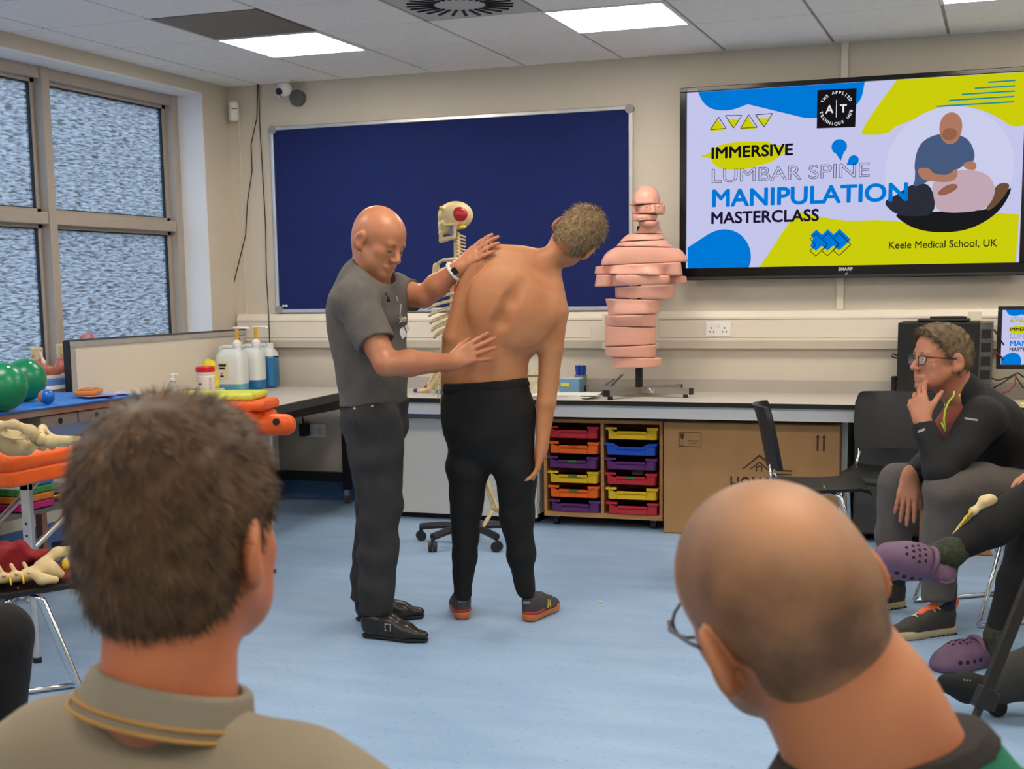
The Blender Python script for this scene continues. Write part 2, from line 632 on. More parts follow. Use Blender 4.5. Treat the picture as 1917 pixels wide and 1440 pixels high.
def socket(name, label, c, w=0.146, h=0.086, n=2, nrm=-1):
    s = empty(name, label, 'socket', c)
    MB().b2(-w / 2, w / 2, -0.010, 0, -h / 2, h / 2, 0.004).build('face_plate', M_whitepl, s)
    for k in range(n):
        xo = (k - (n - 1) / 2) * 0.074
        for dx, dz in ((0, 0.008), (-0.011, -0.014), (0.011, -0.014)):
            MB().b2(xo + dx - 0.0035, xo + dx + 0.0035, -0.012, -0.009, dz - 0.004, dz + 0.004).build('pin_hole', M_blackmt, s)
        xs_ = xo * 0.22
        MB().b2(xs_ - 0.005, xs_ + 0.005, -0.014, -0.008, 0.012, 0.034, 0.002, 1).build('switch', mat('switch_white', (236, 226, 214), 0.4), s)
    return s


socket('double_socket', 'white double wall socket on the trunking right of the torso model', (3.216, -0.051, 1.10))
socket('wall_socket', 'white double socket low on the wall under the corner table', (0.555, -0.001, 0.445))
pl = empty('plug_adapter', 'black plug-in power adapter beside the low wall socket', 'adapter', (0.50, -0.013, 0.46))
MB().b2(-0.03, 0.022, -0.06, 0, -0.045, 0.035, 0.006).build('body', M_blackpl, pl)
MB().tube([(-0.01, -0.03, 0.035), (-0.012, -0.03, 0.06), (-0.02, -0.025, 0.09)], 0.005).build('lead', M_blackpl, pl)
tag(MB().b2(2.45, 2.58, -0.058, -0.05, 1.03, 1.13, 0.003).build('blank_plate', M_cream), 'cream blank plate on the trunking left of the torso model', 'cover plate')
# vertical conduits
cd = empty('cable_conduit', 'narrow white conduit running from ceiling down past the television', 'conduit', (3.895, 0, 1.208))
MB().b2(-0.02, 0.02, -0.018, -0.001, 0.0, 1.452, 0.002, 1).build('conduit_body', M_cream, cd)
tag(MB().b2(0.075, 0.081, -0.006, -0.001, 1.2, 2.55).build('corner_bead', M_cream), 'thin pale cable line beside the window corner', 'conduit')
# hanging black cables
for nm, lab, pts in (('hanging_cable', 'thin black cable hanging in a loose bow down the back wall',
                      [(0.229,-0.012,2.663), (0.216,-0.012,2.458), (0.165,-0.012,2.293), (0.165,-0.012,2.125), (0.120,-0.012,1.923), (0.098,-0.012,1.719), (0.005,-0.012,1.445), (-0.042,-0.030,1.236), (-0.032,-0.070,1.028)]),
                     ('hanging_cable', 'thin black cable hanging straighter past the corner of the noticeboard',
                      [(0.237,-0.012,2.662), (0.234,-0.012,2.423), (0.242,-0.012,2.088), (0.248,-0.012,1.783), (0.240,-0.012,1.441), (0.276,-0.065,1.200), (0.278,-0.070,0.993), (0.280,-0.050,0.853), (0.283,-0.050,0.742)])):
    tag(MB().tube(pts, 0.0032, 6).build(nm, M_blackpl, smooth=180), lab, 'cable')
# PIR sensor, CCTV camera
pir = empty('motion_sensor', 'white motion sensor high in the window corner', 'sensor', (0.075, -0.06, 2.50))
MB().box((0, 0, 0), (0.062, 0.05, 0.125), rz(0.7), 0.018, 3).build('housing', M_whitepl, pir, 40)
MB().box((0.0165, -0.0195, 0.012), (0.034, 0.004, 0.004), rz(0.7)).build('status_slit', M_blackpl, pir)
MB().box((0.0155, -0.0185, -0.028), (0.046, 0.006, 0.045), rz(0.7), 0.004).build('lens_window', mat('sensor_lens', (210, 208, 200), 0.3), pir)
cc = empty('security_camera', 'small white dome security camera under the ceiling with dark pads', 'camera', (0.46, -0.10, 2.66))
MB().cyl((0, 0, -0.012), (0, 0, 0), 0.05, n=20).build('base', M_whitepl, cc)
MB().sph((0.01, 0, -0.05), 0.047, 20).build('dome', M_whitepl, cc, 180)
MB().cyl((-0.002, -0.035, -0.068), (-0.004, -0.052, -0.073), 0.021, n=20).build('lens', M_blackpl, cc)
MB().cyl((-0.006, -0.046, -0.104), (-0.006, -0.03, -0.1), 0.008, n=12).build('microphone', M_alu, cc)
MB().cyl((0.06, 0.06, -0.10), (0.06, 0.095, -0.10), 0.05, n=24).build('cable_pad', mat('grey_pad', (96, 96, 98), 0.7), cc)

# ------------------------------------------------------------------ television with its slide
SCOL = dict(lav=(198, 200, 238), blue=(0, 122, 218), yel=(206, 208, 12), blk=(22, 20, 24), wht=(235, 235, 240))


def em(n, c, s=0.68):
    return emitter('screen_' + n, c, s)


def slide(scr, ox, oz, w, h, y, crop=99.0):
    """the title slide as flat printed shapes on a screen; ox,oz lower left, y of the glass"""
    sx, sz = w / 16.0, h / 9.0
    lay = [0]

    def pt(p):
        return (min(p[0], crop), p[1])

    def soft(pts):
        for _ in range(2):
            out = []
            n = len(pts)
            for i in range(n):
                p, q, r = pts[i - 1], pts[i], pts[(i + 1) % n]
                hard = q[0] < 0.12 or q[0] > 15.85 or q[1] < 0.12 or q[1] > 8.85
                if hard:
                    out.append(q)
                else:
                    out.append((0.75 * q[0] + 0.25 * p[0], 0.75 * q[1] + 0.25 * p[1]))
                    out.append((0.75 * q[0] + 0.25 * r[0], 0.75 * q[1] + 0.25 * r[1]))
            pts = out
        return pts

    def poly(name, pts, m):
        if name in ('blue_wave', 'yellow_corner', 'yellow_sweep', 'blue_blob', 'yellow_brush') or (name.startswith('photo') and name != 'photo_disc'):
            pts = soft(pts)
        lay[0] += 1
        yy = y - 0.0006 * lay[0]
        bm = bmesh.new()
        vs = [bm.verts.new((ox + pt(p)[0] * sx, yy, oz + pt(p)[1] * sz)) for p in pts]
        f = bm.faces.new(vs)
        bmesh.ops.triangulate(bm, faces=[f])
        me = bpy.data.meshes.new(name)
        bm.to_mesh(me)
        bm.free()
        me.materials.append(m)
        link(bpy.data.objects.new(name, me), scr)

    def line(name, pts, wd, m, closed=False):
        lay[0] += 1
        yy = y - 0.0006 * lay[0]
        mb = MB()
        ps = [(ox + pt(p)[0] * sx, yy, oz + pt(p)[1] * sz) for p in pts]
        if closed:
            ps.append(ps[0])
        for a, b in zip(ps[:-1], ps[1:]):
            d = Vector(b) - Vector(a)
            if d.length < 1e-6:
                continue
            n = Vector((-d.z, 0, d.x)).normalized() * wd * sx / 2
            mb.bm.faces.new([mb.bm.verts.new(Vector(q)) for q in (Vector(a) + n, Vector(b) + n, Vector(b) - n, Vector(a) - n)])
        mb.build(name, m, scr)

    def txt(name, body, u, v, size, m, bold=0.0, outline=0.0, width=None, ang=0.0, align='LEFT'):
        lay[0] += 1
        yy = y - 0.0006 * lay[0]
        M = Matrix.Translation((ox + u * sx, yy, oz + v * sz)) @ Matrix.Rotation(math.radians(90), 4, 'X') @ Matrix.Rotation(ang, 4, 'Z')
        o = text_mesh(name, body, size * sz, m, Matrix.Identity(4), scr, bold * sz, outline * sz, align)
        xsv = [v_.co.x for v_ in o.data.vertices]
        k = 1.0
        if width:
            k = width * sx / (max(xsv) - min(xsv))
        o.data.transform(M @ Matrix.Diagonal((k, 1, 1, 1)))

    lav, blu, yel, blk, wht = (em(n, SCOL[n]) for n in ('lav', 'blue', 'yel', 'blk', 'wht'))
    poly('slide_background', [(0, 0), (16, 0), (16, 9), (0, 9)], lav)
    poly('blue_wave', [(0.561,8.997), (0.787,8.483), (1.195,8.120), (1.828,7.982), (2.462,8.034), (3.095,8.275), (3.729,8.326), (4.362,8.142), (4.995,7.725), (5.629,7.451), (6.353,7.358), (7.348,7.408), (8.253,7.794), (8.597,8.231), (8.706,8.996)], blu)
    poly('yellow_corner', [(10.199,8.993), (16.145,8.990), (16.081,6.513), (15.493,6.439), (15.041,6.793), (14.226,7.287), (13.321,7.566), (12.416,7.667), (11.511,7.497), (10.787,7.224), (10.244,6.800), (9.837,6.413), (8.887,6.394), (8.434,6.512)], yel)
    poly('yellow_sweep', [(3.729,-0.019), (4.452,1.090), (5.176,2.191), (5.493,2.647), (5.765,2.767), (6.353,2.567), (7.032,2.402), (8.344,2.170), (8.977,2.239), (9.973,2.203), (12.416,1.847), (14.950,2.432), (15.312,2.356), (15.928,2.308), (15.855,0.003)], yel)
    poly('blue_blob', [(0.063,1.085), (0.652,1.449), (1.285,1.858), (1.919,2.007), (2.552,1.861), (3.005,1.466), (3.276,0.938), (3.321,0.369), (3.204,-0.006), (0.063,-0.002)], blu)
    # round photograph of a treatment
    cu, cv = (12.688,4.586)
    cr_ = 2.93
    circ = [(cu + cr_ * math.cos(a * math.pi / 24), cv + cr_ * 1.02 * math.sin(a * math.pi / 24)) for a in range(48)]
    poly('photo_disc', circ, em('disc', (206, 208, 240)))
    poly('photo_couch', [(10.154,2.516), (10.878,2.444), (12.235,2.575), (13.321,2.535), (14.769,2.572), (15.538,3.744), (15.493,3.257), (15.041,2.473), (14.317,1.918), (13.502,1.586), (12.597,1.516), (11.692,1.599), (10.878,1.898)], em('ph_couch', (28, 27, 30)))
    poly('photo_trousers', [(9.656,3.130), (10.425,3.463), (10.878,3.899), (11.919,3.989), (12.235,2.395), (10.878,2.335), (10.199,2.533)], em('ph_trousers', (44, 46, 58)))
    poly('photo_hair', [(14.814,3.685), (15.131,3.850), (15.538,3.744), (15.131,3.004), (14.588,2.489), (14.407,2.585)], em('ph_hair', (110, 78, 58)))
    poly('photo_pink_top', [(11.919,3.944), (12.507,4.279), (13.231,4.561), (14.136,4.429), (14.633,4.094), (14.860,3.460), (14.633,2.845), (14.226,2.502), (12.235,2.458), (12.054,3.215)], em('ph_pink', (196, 168, 182)))
    poly('photo_polo', [(11.104,4.707), (11.195,5.519), (11.511,6.047), (12.235,6.324), (13.140,6.229), (13.683,5.840), (13.937,4.931), (13.321,4.691), (13.050,4.524), (12.416,4.193), (11.783,4.041), (11.014,3.711), (11.240,4.337)], em('ph_polo', (72, 92, 128)))
    poly('photo_arm', [(11.195,4.702), (11.828,4.690), (11.964,4.394), (12.688,4.271), (13.050,4.659), (13.140,4.250), (12.869,3.948), (12.235,3.975), (11.466,4.100)], em('ph_skin', (176, 122, 98)))
    poly('photo_arm', [(13.321,4.871), (13.910,4.932), (13.973,4.464), (13.412,4.552)], em('ph_skin', (176, 122, 98)))
    poly('photo_forearm', [(12.190,3.480), (12.688,3.865), (13.140,3.846), (13.095,3.578), (12.597,3.328), (12.281,3.323)], em('ph_skin2', (150, 98, 76)))
    hu, hv = (12.733,6.611)
    poly('photo_head', [(hu + 0.52 * math.cos(a * math.pi / 12), hv + (0.68 if a < 12 else 0.85) * math.sin(a * math.pi / 12)) for a in range(24)], em('ph_skin', (176, 122, 98)))
    poly('photo_face_shade', [(hu - 0.05 + 0.34 * math.cos(a * math.pi / 12), hv - 0.36 + 0.3 * math.sin(a * math.pi / 12)) for a in range(24)], em('ph_skin2', (150, 98, 76)))
    # decoration
    for i, (a, b, c) in enumerate((((1.213,7.068), (1.629,7.680), (2.009,7.085)), ((1.964,7.735), (2.796,7.699), (2.389,7.089)), ((2.733,7.049), (3.140,7.705), (3.566,7.063)), ((3.475,7.683), (4.317,7.703), (3.910,7.061)))):
        f = lambda p: (p[0] - 0.05, p[1] - 0.08)
        poly('yellow_triangle', [f(a), f(b), f(c)] if i % 2 == 0 else [(a[0] + 0.05, a[1] - 0.2), ((a[0] + b[0]) / 2 + 0.35, b[1] - 0.2), (c[0] - 0.05, c[1] + 0.02)], yel)
    for a, b, c in (((1.213,7.068), (1.629,7.680), (2.009,7.085)), ((1.964,7.735), (2.796,7.699), (2.389,7.089)), ((2.733,7.049), (3.140,7.705), (3.566,7.063)), ((3.475,7.683), (4.317,7.703), (3.910,7.061))):
        line('triangle_outline', [a, b, c], 0.035, blk, True)
    poly('yellow_brush', [(0.561,5.719), (1.195,5.874), (1.466,6.193), (2.281,6.384), (3.548,6.357), (4.271,6.286), (4.181,6.179), (4.995,6.039), (5.086,5.846), (4.633,5.496), (4.271,5.280), (3.729,5.167), (3.367,5.045), (2.643,4.959), (1.738,5.034), (1.285,5.392), (1.330,5.628)], yel)
    for k, (zx, zy, r) in enumerate(((965, 540, 0.37), (1042, 612, 0.25))):
        c = ((7.575,5.896), (8.271,5.194))[k]
        tip = ((7.665,5.198), (7.937,4.990))[k]
        ring = []
        a0 = math.atan2(tip[1] - c[1], tip[0] - c[0])
        for q in range(1, 16):
            a = a0 + 0.55 + (2 * math.pi - 1.1) * (q - 1) / 14
            ring.append((c[0] + r * math.cos(a), c[1] + r * math.sin(a)))
        poly('blue_drop', ring + [tip], blu)
    for a, b in (((14.344,8.594), (15.538,8.605)), ((13.756,8.347), (15.538,8.356)), ((13.186,8.096), (15.538,8.107)), ((12.615,7.844), (15.511,7.860)), ((12.072,7.598), (15.511,7.611))):
        line('teal_stripe', [a, b], 0.07, em('teal', (38, 138, 158)))
    for du in (0, 0.56, 1.12):
        c = (6.552,1.258)
        u0, v0 = c[0] + du, c[1]
        poly('blue_chevron', [(u0 - 0.28, v0 + 0.3), (u0, v0 + 0.58), (u0 + 0.56, v0 + 0.02), (u0, v0 - 0.5), (u0 - 0.28, v0 - 0.25), (u0, v0 + 0.02)], blu)
    for du in (0, 0.56, 1.12):
        c = (6.552,1.258)
        u0, v0 = c[0] + du, c[1]
        line('chevron_outline', [(u0 - 0.30, v0 + 0.10), (u0, v0 + 0.38), (u0 + 0.56, v0 - 0.22), (u0, v0 - 0.76), (u0 - 0.30, v0 - 0.48), (u0, v0 - 0.2)], 0.035, blk, True)
    poly('logo_square', [(6.489,6.839), (8.326,6.813), (8.353,8.690), (6.489,8.707)], blk)
    lu, lv = (7.412,7.755)
    txt('logo_letter', 'A', lu - 0.33, lv - 0.2, 0.55, wht, 0.012, align='CENTER')
    txt('logo_letter', 'T', lu + 0.33, lv - 0.2, 0.55, wht, 0.012, align='CENTER')
    line('logo_bar', [(lu, lv - 0.42), (lu, lv + 0.42)], 0.03, wht)
    for word, a0, a1, fl in (('THE APPLIED', 150, 30, 1), ('TECHNIQUE HUB', 193, 347, -1)):
        for k, ch in enumerate(word):
            if ch == ' ':
                continue
            a = math.radians(a0 + (a1 - a0) * k / (len(word) - 1))
            rr = 0.70 if fl > 0 else 0.80
            txt('logo_ring_letter', ch, lu + rr * math.cos(a), lv + rr * 1.02 * math.sin(a), 0.20, wht, 0.006,
                ang=(a - math.pi / 2) if fl > 0 else (a + math.pi / 2), align='CENTER')
    p = (1.285,5.583)
    txt('title_text', 'IMMERSIVE', p[0], p[1], 0.80, blk, 0.022, width=4.05)
    p = (1.285,4.360)
    txt('title_text', 'LUMBAR SPINE', p[0], p[1], 0.98, em('outline', (30, 28, 60)), 0.012, outline=0.012, width=7.7)
    p = (1.312,3.137)
    txt('title_text', 'MANIPULATION', p[0], p[1], 1.22, blu, 0.034, width=9.5)
    p = (1.303,2.268)
    txt('title_text', 'MASTERCLASS', p[0], p[1], 0.83, em('navy', (28, 20, 48)), 0.022, width=5.35)
    p = (10.018,0.786)
    txt('venue_text', 'Keele Medical School, UK', p[0], p[1], 0.50, em('venue', (40, 44, 30)), 0.006, width=4.95)


tv = empty('television', 'large black wall television showing the masterclass title slide', 'television', (3.0, -0.06, 1.383))
M_gloss = mat('gloss_black', (10, 10, 11), 0.18)
TW, TH = 1.868, 1.074
for (x0, x1, z0, z1) in ((0, TW, 0, 0.068), (0, TW, TH - 0.026, TH), (0, 0.038, 0.068, TH - 0.026), (TW - 0.038, TW, 0.068, TH - 0.026)):
    MB().b2(x0, x1, -0.06, 0.01, z0, z1, 0.003, 1).build('bezel', M_gloss, tv)
MB().b2(0.02, TW - 0.02, -0.035, 0.03, 0.03, TH - 0.015).build('casing', M_blackpl, tv)
MB().b2(0.0, TW, -0.062, -0.058, 0.004, 0.018).build('lower_trim', mat('dark_grey_trim', (62, 62, 64), 0.3, 0.5), tv)
MB().b2(0.5, 1.3, 0.02, 0.058, 0.2, 0.8).build('wall_bracket', M_blackmt, tv)
scr = MB().b2(0.036, TW - 0.036, -0.040, -0.034, 0.066, TH - 0.024).build('screen', M_gloss, tv)
slide(scr, 0.038, 0.068, TW - 0.076, TH - 0.094, -0.0402)
M_silv = mat('silver_print', (190, 190, 190), 0.4)
text_mesh('maker_logo', 'SHARP', 0.026, M_silv, Matrix.Translation((0.895, -0.0606, 0.040)) @ Matrix.Rotation(math.radians(90), 4, 'X'), tv, 0.0009)
text_mesh('series_logo', 'AQUOS', 0.016, M_silv, Matrix.Translation((0.045, -0.0606, TH - 0.019)) @ Matrix.Rotation(math.radians(90), 4, 'X'), tv, 0.0004)
MB().prism([(-0.012, 0), (-0.009, 0), (0, 0.008), (0.009, 0), (0.012, 0), (0, 0.012)], (0.94, -0.0612, 0.018), (1, 0, 0), (0, 0, 1), (0, -1, 0), 0.001).build('power_mark', M_silv, tv)

# ------------------------------------------------------------------ long bench on the back wall
WT = 0.735
M_top = mat('grey_laminate', (196, 190, 180), 0.35, var=0.05, vscale=25)
M_edge = mat('black_edge', (26, 25, 25), 0.4)
M_unit = mat('white_laminate', (208, 209, 208), 0.45, var=0.03, vscale=3)
bw = empty('bench_worktop', 'long grey worktop with black edge along the back wall', 'worktop', (1.22, 0, 0))
MB().b2(0, 6.1, -0.742, -0.004, WT - 0.022, WT).build('top_board', M_top, bw)
MB().b2(0, 6.1, -0.750, -0.742, WT - 0.024, WT + 0.0005).build('front_edge', M_edge, bw)
MB().b2(0, 6.1, -0.73, -0.71, WT - 0.092, WT - 0.024).build('apron', M_unit, bw)
MB().b2(0, 6.1, -0.022, -0.003, WT, WT + 0.072).build('upstand', mat('upstand_grey', (176, 170, 160), 0.45, var=0.04, vscale=10), bw)
MB().b2(0, 0.03, -0.70, -0.02, 0, WT - 0.024).build('end_panel', M_unit, bw)
MB().b2(2.76, 2.79, -0.55, -0.02, 0, WT - 0.024).build('end_panel', M_unit, bw)
MB().b2(5.9, 5.93, -0.70, -0.02, 0, WT - 0.024).build('end_panel', M_unit, bw)

cb = empty('base_cabinet', 'white double-door base cabinet under the bench behind the skeleton stand', 'cabinet', (1.34, -0.56, 0))
MB().b2(0, 0.94, 0.02, 0.52, 0.06, 0.64).build('body', M_unit, cb)
MB().b2(0.03, 0.91, 0.05, 0.50, 0.0, 0.06).build('plinth', M_blackmt, cb)
for k in range(2):
    d = MB().b2(0.004 + k * 0.468, 0.464 + k * 0.468, 0, 0.018, 0.035, 0.60, 0.002, 1).build('door', mat('door_white', (214, 213, 208), 0.4, var=0.02, vscale=2), cb)
    MB().b2(0.43 + k * 0.05, 0.45 + k * 0.05, -0.022, 0, 0.46, 0.56, 0.004).build('handle', M_alu, d)
MB().b2(0.004, 0.936, 0.0, 0.02, 0.612, 0.628).build('blue_rail', mat('blue_rail', (96, 124, 196), 0.35), cb)
for z in (0.09, 0.52):
    MB().b2(0.925, 0.945, -0.004, 0.01, z, z + 0.04).build('hinge', M_alu, cb)

# tray unit and its trays
M_beech = mat('beech_board', (198, 148, 92), 0.5, var=0.22, vscale=6, stretch=(1, 1, 9), col2=(176, 122, 70))
su = empty('tray_unit', 'beech wooden tray unit on castors under the bench', 'storage unit', (2.318, -0.57, 0))
SW, SZ0, SZ1, SD = 0.695, 0.055, 0.612, 0.46
MB().b2(0, SW, 0, SD, SZ0, SZ0 + 0.028).build('bottom_board', M_beech, su)
MB().b2(0, SW, 0, SD, SZ1 - 0.018, SZ1).build('top_board', M_beech, su)
for x in (0, SW / 2 - 0.009, SW - 0.018):
    MB().b2(x, x + 0.018, 0, SD, SZ0 + 0.028, SZ1 - 0.018).build('upright', M_beech, su)
MB().b2(0.0, SW, SD, SD + 0.01, SZ0, SZ1).build('back_board', mat('dark_back', (36, 28, 22), 0.8), su)
for x in (0.06, SW - 0.06):
    for y in (0.05, SD - 0.05):
        w = MB().cyl((x - 0.013, y, 0.024), (x + 0.013, y, 0.024), 0.024, n=16).build('castor_wheel', M_blackpl, su, 40)
        MB().b2(x - 0.016, x + 0.016, y - 0.012, y + 0.02, 0.036, 0.055).build('fork', mat('castor_fork', (120, 118, 115), 0.4, 0.8), w)
TC = dict(red=(196, 38, 52), orange=(238, 104, 20), purple=(96, 42, 110), yellow=(232, 190, 20), blue=(26, 82, 196))
rows = [('red', 'yellow'), ('orange', 'blue'), ('purple', 'purple'), ('yellow', 'red'), ('orange', 'yellow'), ('purple', 'red')]
pos = ['top', 'second', 'third', 'fourth', 'fifth', 'bottom']
M_green = mat('green_sticker', (52, 120, 70), 0.5)


def tray(col, label, loc, sticker, angled):
    t = empty('storage_tray', label, 'tray', loc, group='trays in the beech tray unit')
    m = mat('tray_' + col, TC[col], 0.35, var=0.04, vscale=5)
    w, h, d = 0.300, 0.066, 0.40
    mb = MB()
    mb.b2(-w / 2 + 0.014, w / 2 - 0.014, 0.006, d, 0, 0.004)
    for s in (-1, 1):
        mb.b2(s * (w / 2 - 0.014) - 0.002, s * (w / 2 - 0.014) + 0.002, 0.006, d, 0, h)
        mb.b2(s * (w / 2 - 0.008) - 0.008, s * (w / 2 - 0.008) + 0.008, 0.0, d, h - 0.006, h)
    mb.b2(-w / 2 + 0.014, w / 2 - 0.014, d - 0.004, d, 0, h)
    mb.build('body', m, t)
    n1 = 0.085 if not angled else 0.105
    n0 = 0.085 if not angled else 0.065
    fp = [(-0.131, 0), (0.131, 0), (0.140, h - 0.010), (n1, h - 0.010), (n0, h - 0.030), (-n0, h - 0.030), (-n1, h - 0.010), (-0.140, h - 0.010)]
    MB().prism(fp, (0, 0.006, 0), (1, 0, 0), (0, 0, 1), (0, -1, 0), 0.005).build('front', m, t)
    lip = MB()
    up = [(-0.150, h - 0.012), (-n1, h - 0.012), (-n0, h - 0.032), (n0, h - 0.032), (n1, h - 0.012), (0.150, h - 0.012)]
    tp = [(a, b + 0.012) for a, b in up]
    for (a, b), (c, e) in zip(zip(up[:-1], up[1:]), zip(tp[:-1], tp[1:])):
        lip.prism([a, b, e, c], (0, 0.004, 0), (1, 0, 0), (0, 0, 1), (0, -1, 0), 0.016)
    lip.build('front_lip', m, t)
    MB().b2(-0.082, 0.082, -0.007, 0.004, 0.0, 0.026, 0.002, 1).build('label_holder', m, t)
    if sticker:
        MB().b2(-0.026, 0.026, -0.0135, -0.011, h - 0.033, h - 0.020).build('sticker', M_green if sticker == 1 else mat('red_sticker', (220, 60, 30), 0.5), t)
    return t


stick = {(2, 0): 1, (3, 0): 1, (4, 0): 1, (3, 1): 1, (1, 0): 2}
for r_, (a, b) in enumerate(rows):
    for c_, col in enumerate((a, b)):
        z = SZ1 - 0.018 - 0.085 - r_ * 0.0835 - (0.004 if r_ else 0)
        tray(col, '%s tray, %s in the %s column of the tray unit' % (col, pos[r_], 'left' if c_ == 0 else 'right'),
             (2.318 + 0.018 + 0.165 + c_ * 0.339 + (random.random() - 0.5) * 0.012, -0.578 - random.random() * 0.012, z), stick.get((r_, c_)), col == 'blue')
hb = MB().sph((2.318 + 0.018 + 0.165 + 0.339, -0.45, SZ1 - 0.103 - 3 * 0.0835 - 0.004 + 0.043), 0.036, 16)
tag(hb.build('foam_ball', mat('foam_white', (206, 200, 190), 0.7), smooth=180), 'off-white foam ball inside a red tray', 'ball')

# cardboard box with print
M_card = mat('brown_cardboard', (172, 130, 84), 0.8, var=0.10, vscale=5, bump=0.1, bscale=40)
M_print = mat('box_print', (74, 48, 30), 0.8)
bx = empty('cardboard_box', 'big brown cardboard carton with house logo under the bench', 'box', (3.035, -0.64, 0))
MB().b2(0, 0.945, 0, 0.42, 0.002, 0.618, 0.004, 1).build('carton', M_card, bx)
RT = Matrix.Rotation(math.radians(90), 4, 'X')
text_mesh('brand_print', 'HOMCOM', 0.115, M_print, Matrix.Translation((0.365, -0.002, 0.250)) @ RT, bx, 0.002, 0, 'LEFT', 0.66)
MB().prism([(0.44, 0.335), (0.525, 0.405), (0.62, 0.330), (0.70, 0.330), (0.70, 0.338), (0.625, 0.338), (0.525, 0.418), (0.43, 0.335)], (0, -0.001, 0.035), (1, 0, 0), (0, 0, 1), (0, -1, 0), 0.001).build('house_roof_print', M_print, bx)
MB().prism([(0.47, 0.335), (0.525, 0.380), (0.60, 0.318), (0.70, 0.318), (0.70, 0.311), (0.597, 0.311), (0.525, 0.371), (0.478, 0.335)], (0, -0.001, 0.035), (1, 0, 0), (0, 0, 1), (0, -1, 0), 0.001).build('house_eave_print', M_print, bx)
hp = MB()
for q in ((0.507, 0.513, 0.325, 0.355), (0.535, 0.541, 0.325, 0.355), (0.507, 0.541, 0.349, 0.355)):
    hp.b2(q[0], q[1], -0.002, -0.001, q[2] + 0.035, q[3] + 0.035)
hp.build('house_door_print', M_print, bx)
for x in (0.83, 0.862):
    ar = MB().b2(x - 0.005, x + 0.005, -0.002, -0.001, 0.48, 0.55)
    ar.prism([(x - 0.011, 0.55), (x + 0.011, 0.55), (x, 0.568)], (0, -0.001, 0), (1, 0, 0), (0, 0, 1), (0, -1, 0), 0.001)
    ar.build('up_arrow_print', M_print, bx)
fg = MB()
for q in ((0.085, 0.21, 0.560, 0.563), (0.085, 0.21, 0.484, 0.487), (0.085, 0.088, 0.484, 0.563), (0.207, 0.21, 0.484, 0.563), (0.103, 0.105, 0.493, 0.52), (0.096, 0.112, 0.490, 0.493), (0.135, 0.195, 0.515, 0.519), (0.135, 0.185, 0.503, 0.506)):
    fg.b2(q[0], q[1], -0.002, -0.001, q[2], q[3])
fg.prism([(0.095, 0.555), (0.113, 0.555), (0.114, 0.535), (0.104, 0.52), (0.094, 0.535)], (0, -0.001, 0), (1, 0, 0), (0, 0, 1), (0, -1, 0), 0.001)
fg.build('fragile_glass_print', M_print, bx)

# more storage under the right of the bench
pd = empty('steel_pedestal', 'dark grey steel pedestal under the bench behind the chair', 'pedestal', (4.05, -0.60, 0))
M_dgrey = mat('dark_grey_steel', (74, 72, 70), 0.5, var=0.05, vscale=4)
MB().b2(0, 0.42, 0, 0.5, 0.04, 0.60, 0.003, 1).build('body', M_dgrey, pd)
for z in (0.05, 0.32):
    d = MB().b2(0.008, 0.412, -0.014, 0, z, z + 0.26, 0.003, 1).build('drawer', M_dgrey, pd)
    MB().cyl((0.21, -0.022, z + 0.2), (0.21, -0.012, z + 0.2), 0.018).build('pull', M_blackpl, d)
for x in (0.05, 0.37):
    MB().cyl((x - 0.01, 0.08, 0.02), (x + 0.01, 0.08, 0.02), 0.02).build('castor', M_blackpl, pd)
sbx = empty('cardboard_box', 'small plain brown carton behind the seated man\'s legs', 'box', (4.40, -0.83, 0))
MB().b2(0, 0.36, 0, 0.20, 0.002, 0.24, 0.004, 1).build('carton', M_card, sbx)
MB().b2(0.0, 0.36, 0.09, 0.11, 0.2405, 0.2415).build('tape_strip', mat('tape', (190, 150, 100), 0.3), sbx)

# computer, tablet, monitor and cables on the bench
pc = empty('computer_case', 'large black computer case on the bench behind the seated man', 'computer', (4.245, -0.46, WT))
MB().b2(0, 0.405, 0.0, 0.40, 0.012, 0.41, 0.004).build('case_panel', mat('case_black', (18, 18, 18), 0.5, var=0.2, vscale=6), pc)
MB().b2(0.405, 0.47, 0.01, 0.39, 0.012, 0.408).build('rear_plate', mat('steel_plate', (118, 118, 112), 0.35, 0.9, var=0.25, vscale=12), pc)
for k in range(5):
    MB().b2(0.415, 0.462, 0.004, 0.012, 0.05 + k * 0.07, 0.095 + k * 0.07).build('port_block', M_blackpl, pc)
for x in (0.04, 0.38):
    MB().cyl((x, 0.05, 0), (x, 0.05, 0.012), 0.015).build('foot', M_blackpl, pc)
tb = empty('tablet_computer', 'flat black tablet lying on top of the computer case', 'tablet', (4.37, -0.40, WT + 0.411))
MB().box((0.10, 0.05, 0.010), (0.26, 0.18, 0.014), ry(0.0), 0.005).build('slab', M_blackpl, tb)
MB().box((0.12, 0.07, 0.022), (0.17, 0.12, 0.012), rz(0.2), 0.004).build('cover', mat('black_leather', (30, 29, 29), 0.6, bump=0.2), tb)
mn = empty('computer_monitor', 'small black monitor at the picture edge repeating the title slide', 'monitor', (4.735, -0.34, WT))
mz = 0.165
for (x0, x1, z0, z1) in ((0, 0.53, 0, 0.024), (0, 0.53, 0.306, 0.325), (0, 0.022, 0.024, 0.306), (0.508, 0.53, 0.024, 0.306)):
    MB().b2(x0, x1, -0.01, 0.03, mz + z0, mz + z1, 0.003, 1).build('bezel', M_blackpl, mn)
ms = MB().b2(0.02, 0.51, -0.003, 0.02, mz + 0.022, mz + 0.308).build('screen', M_gloss, mn)
slide(ms, 0.022, mz + 0.024, 0.486, 0.282, -0.0032)
MB().b2(0.24, 0.29, 0.015, 0.05, 0.02, mz + 0.12, 0.004).build('stem', M_blackpl, mn)
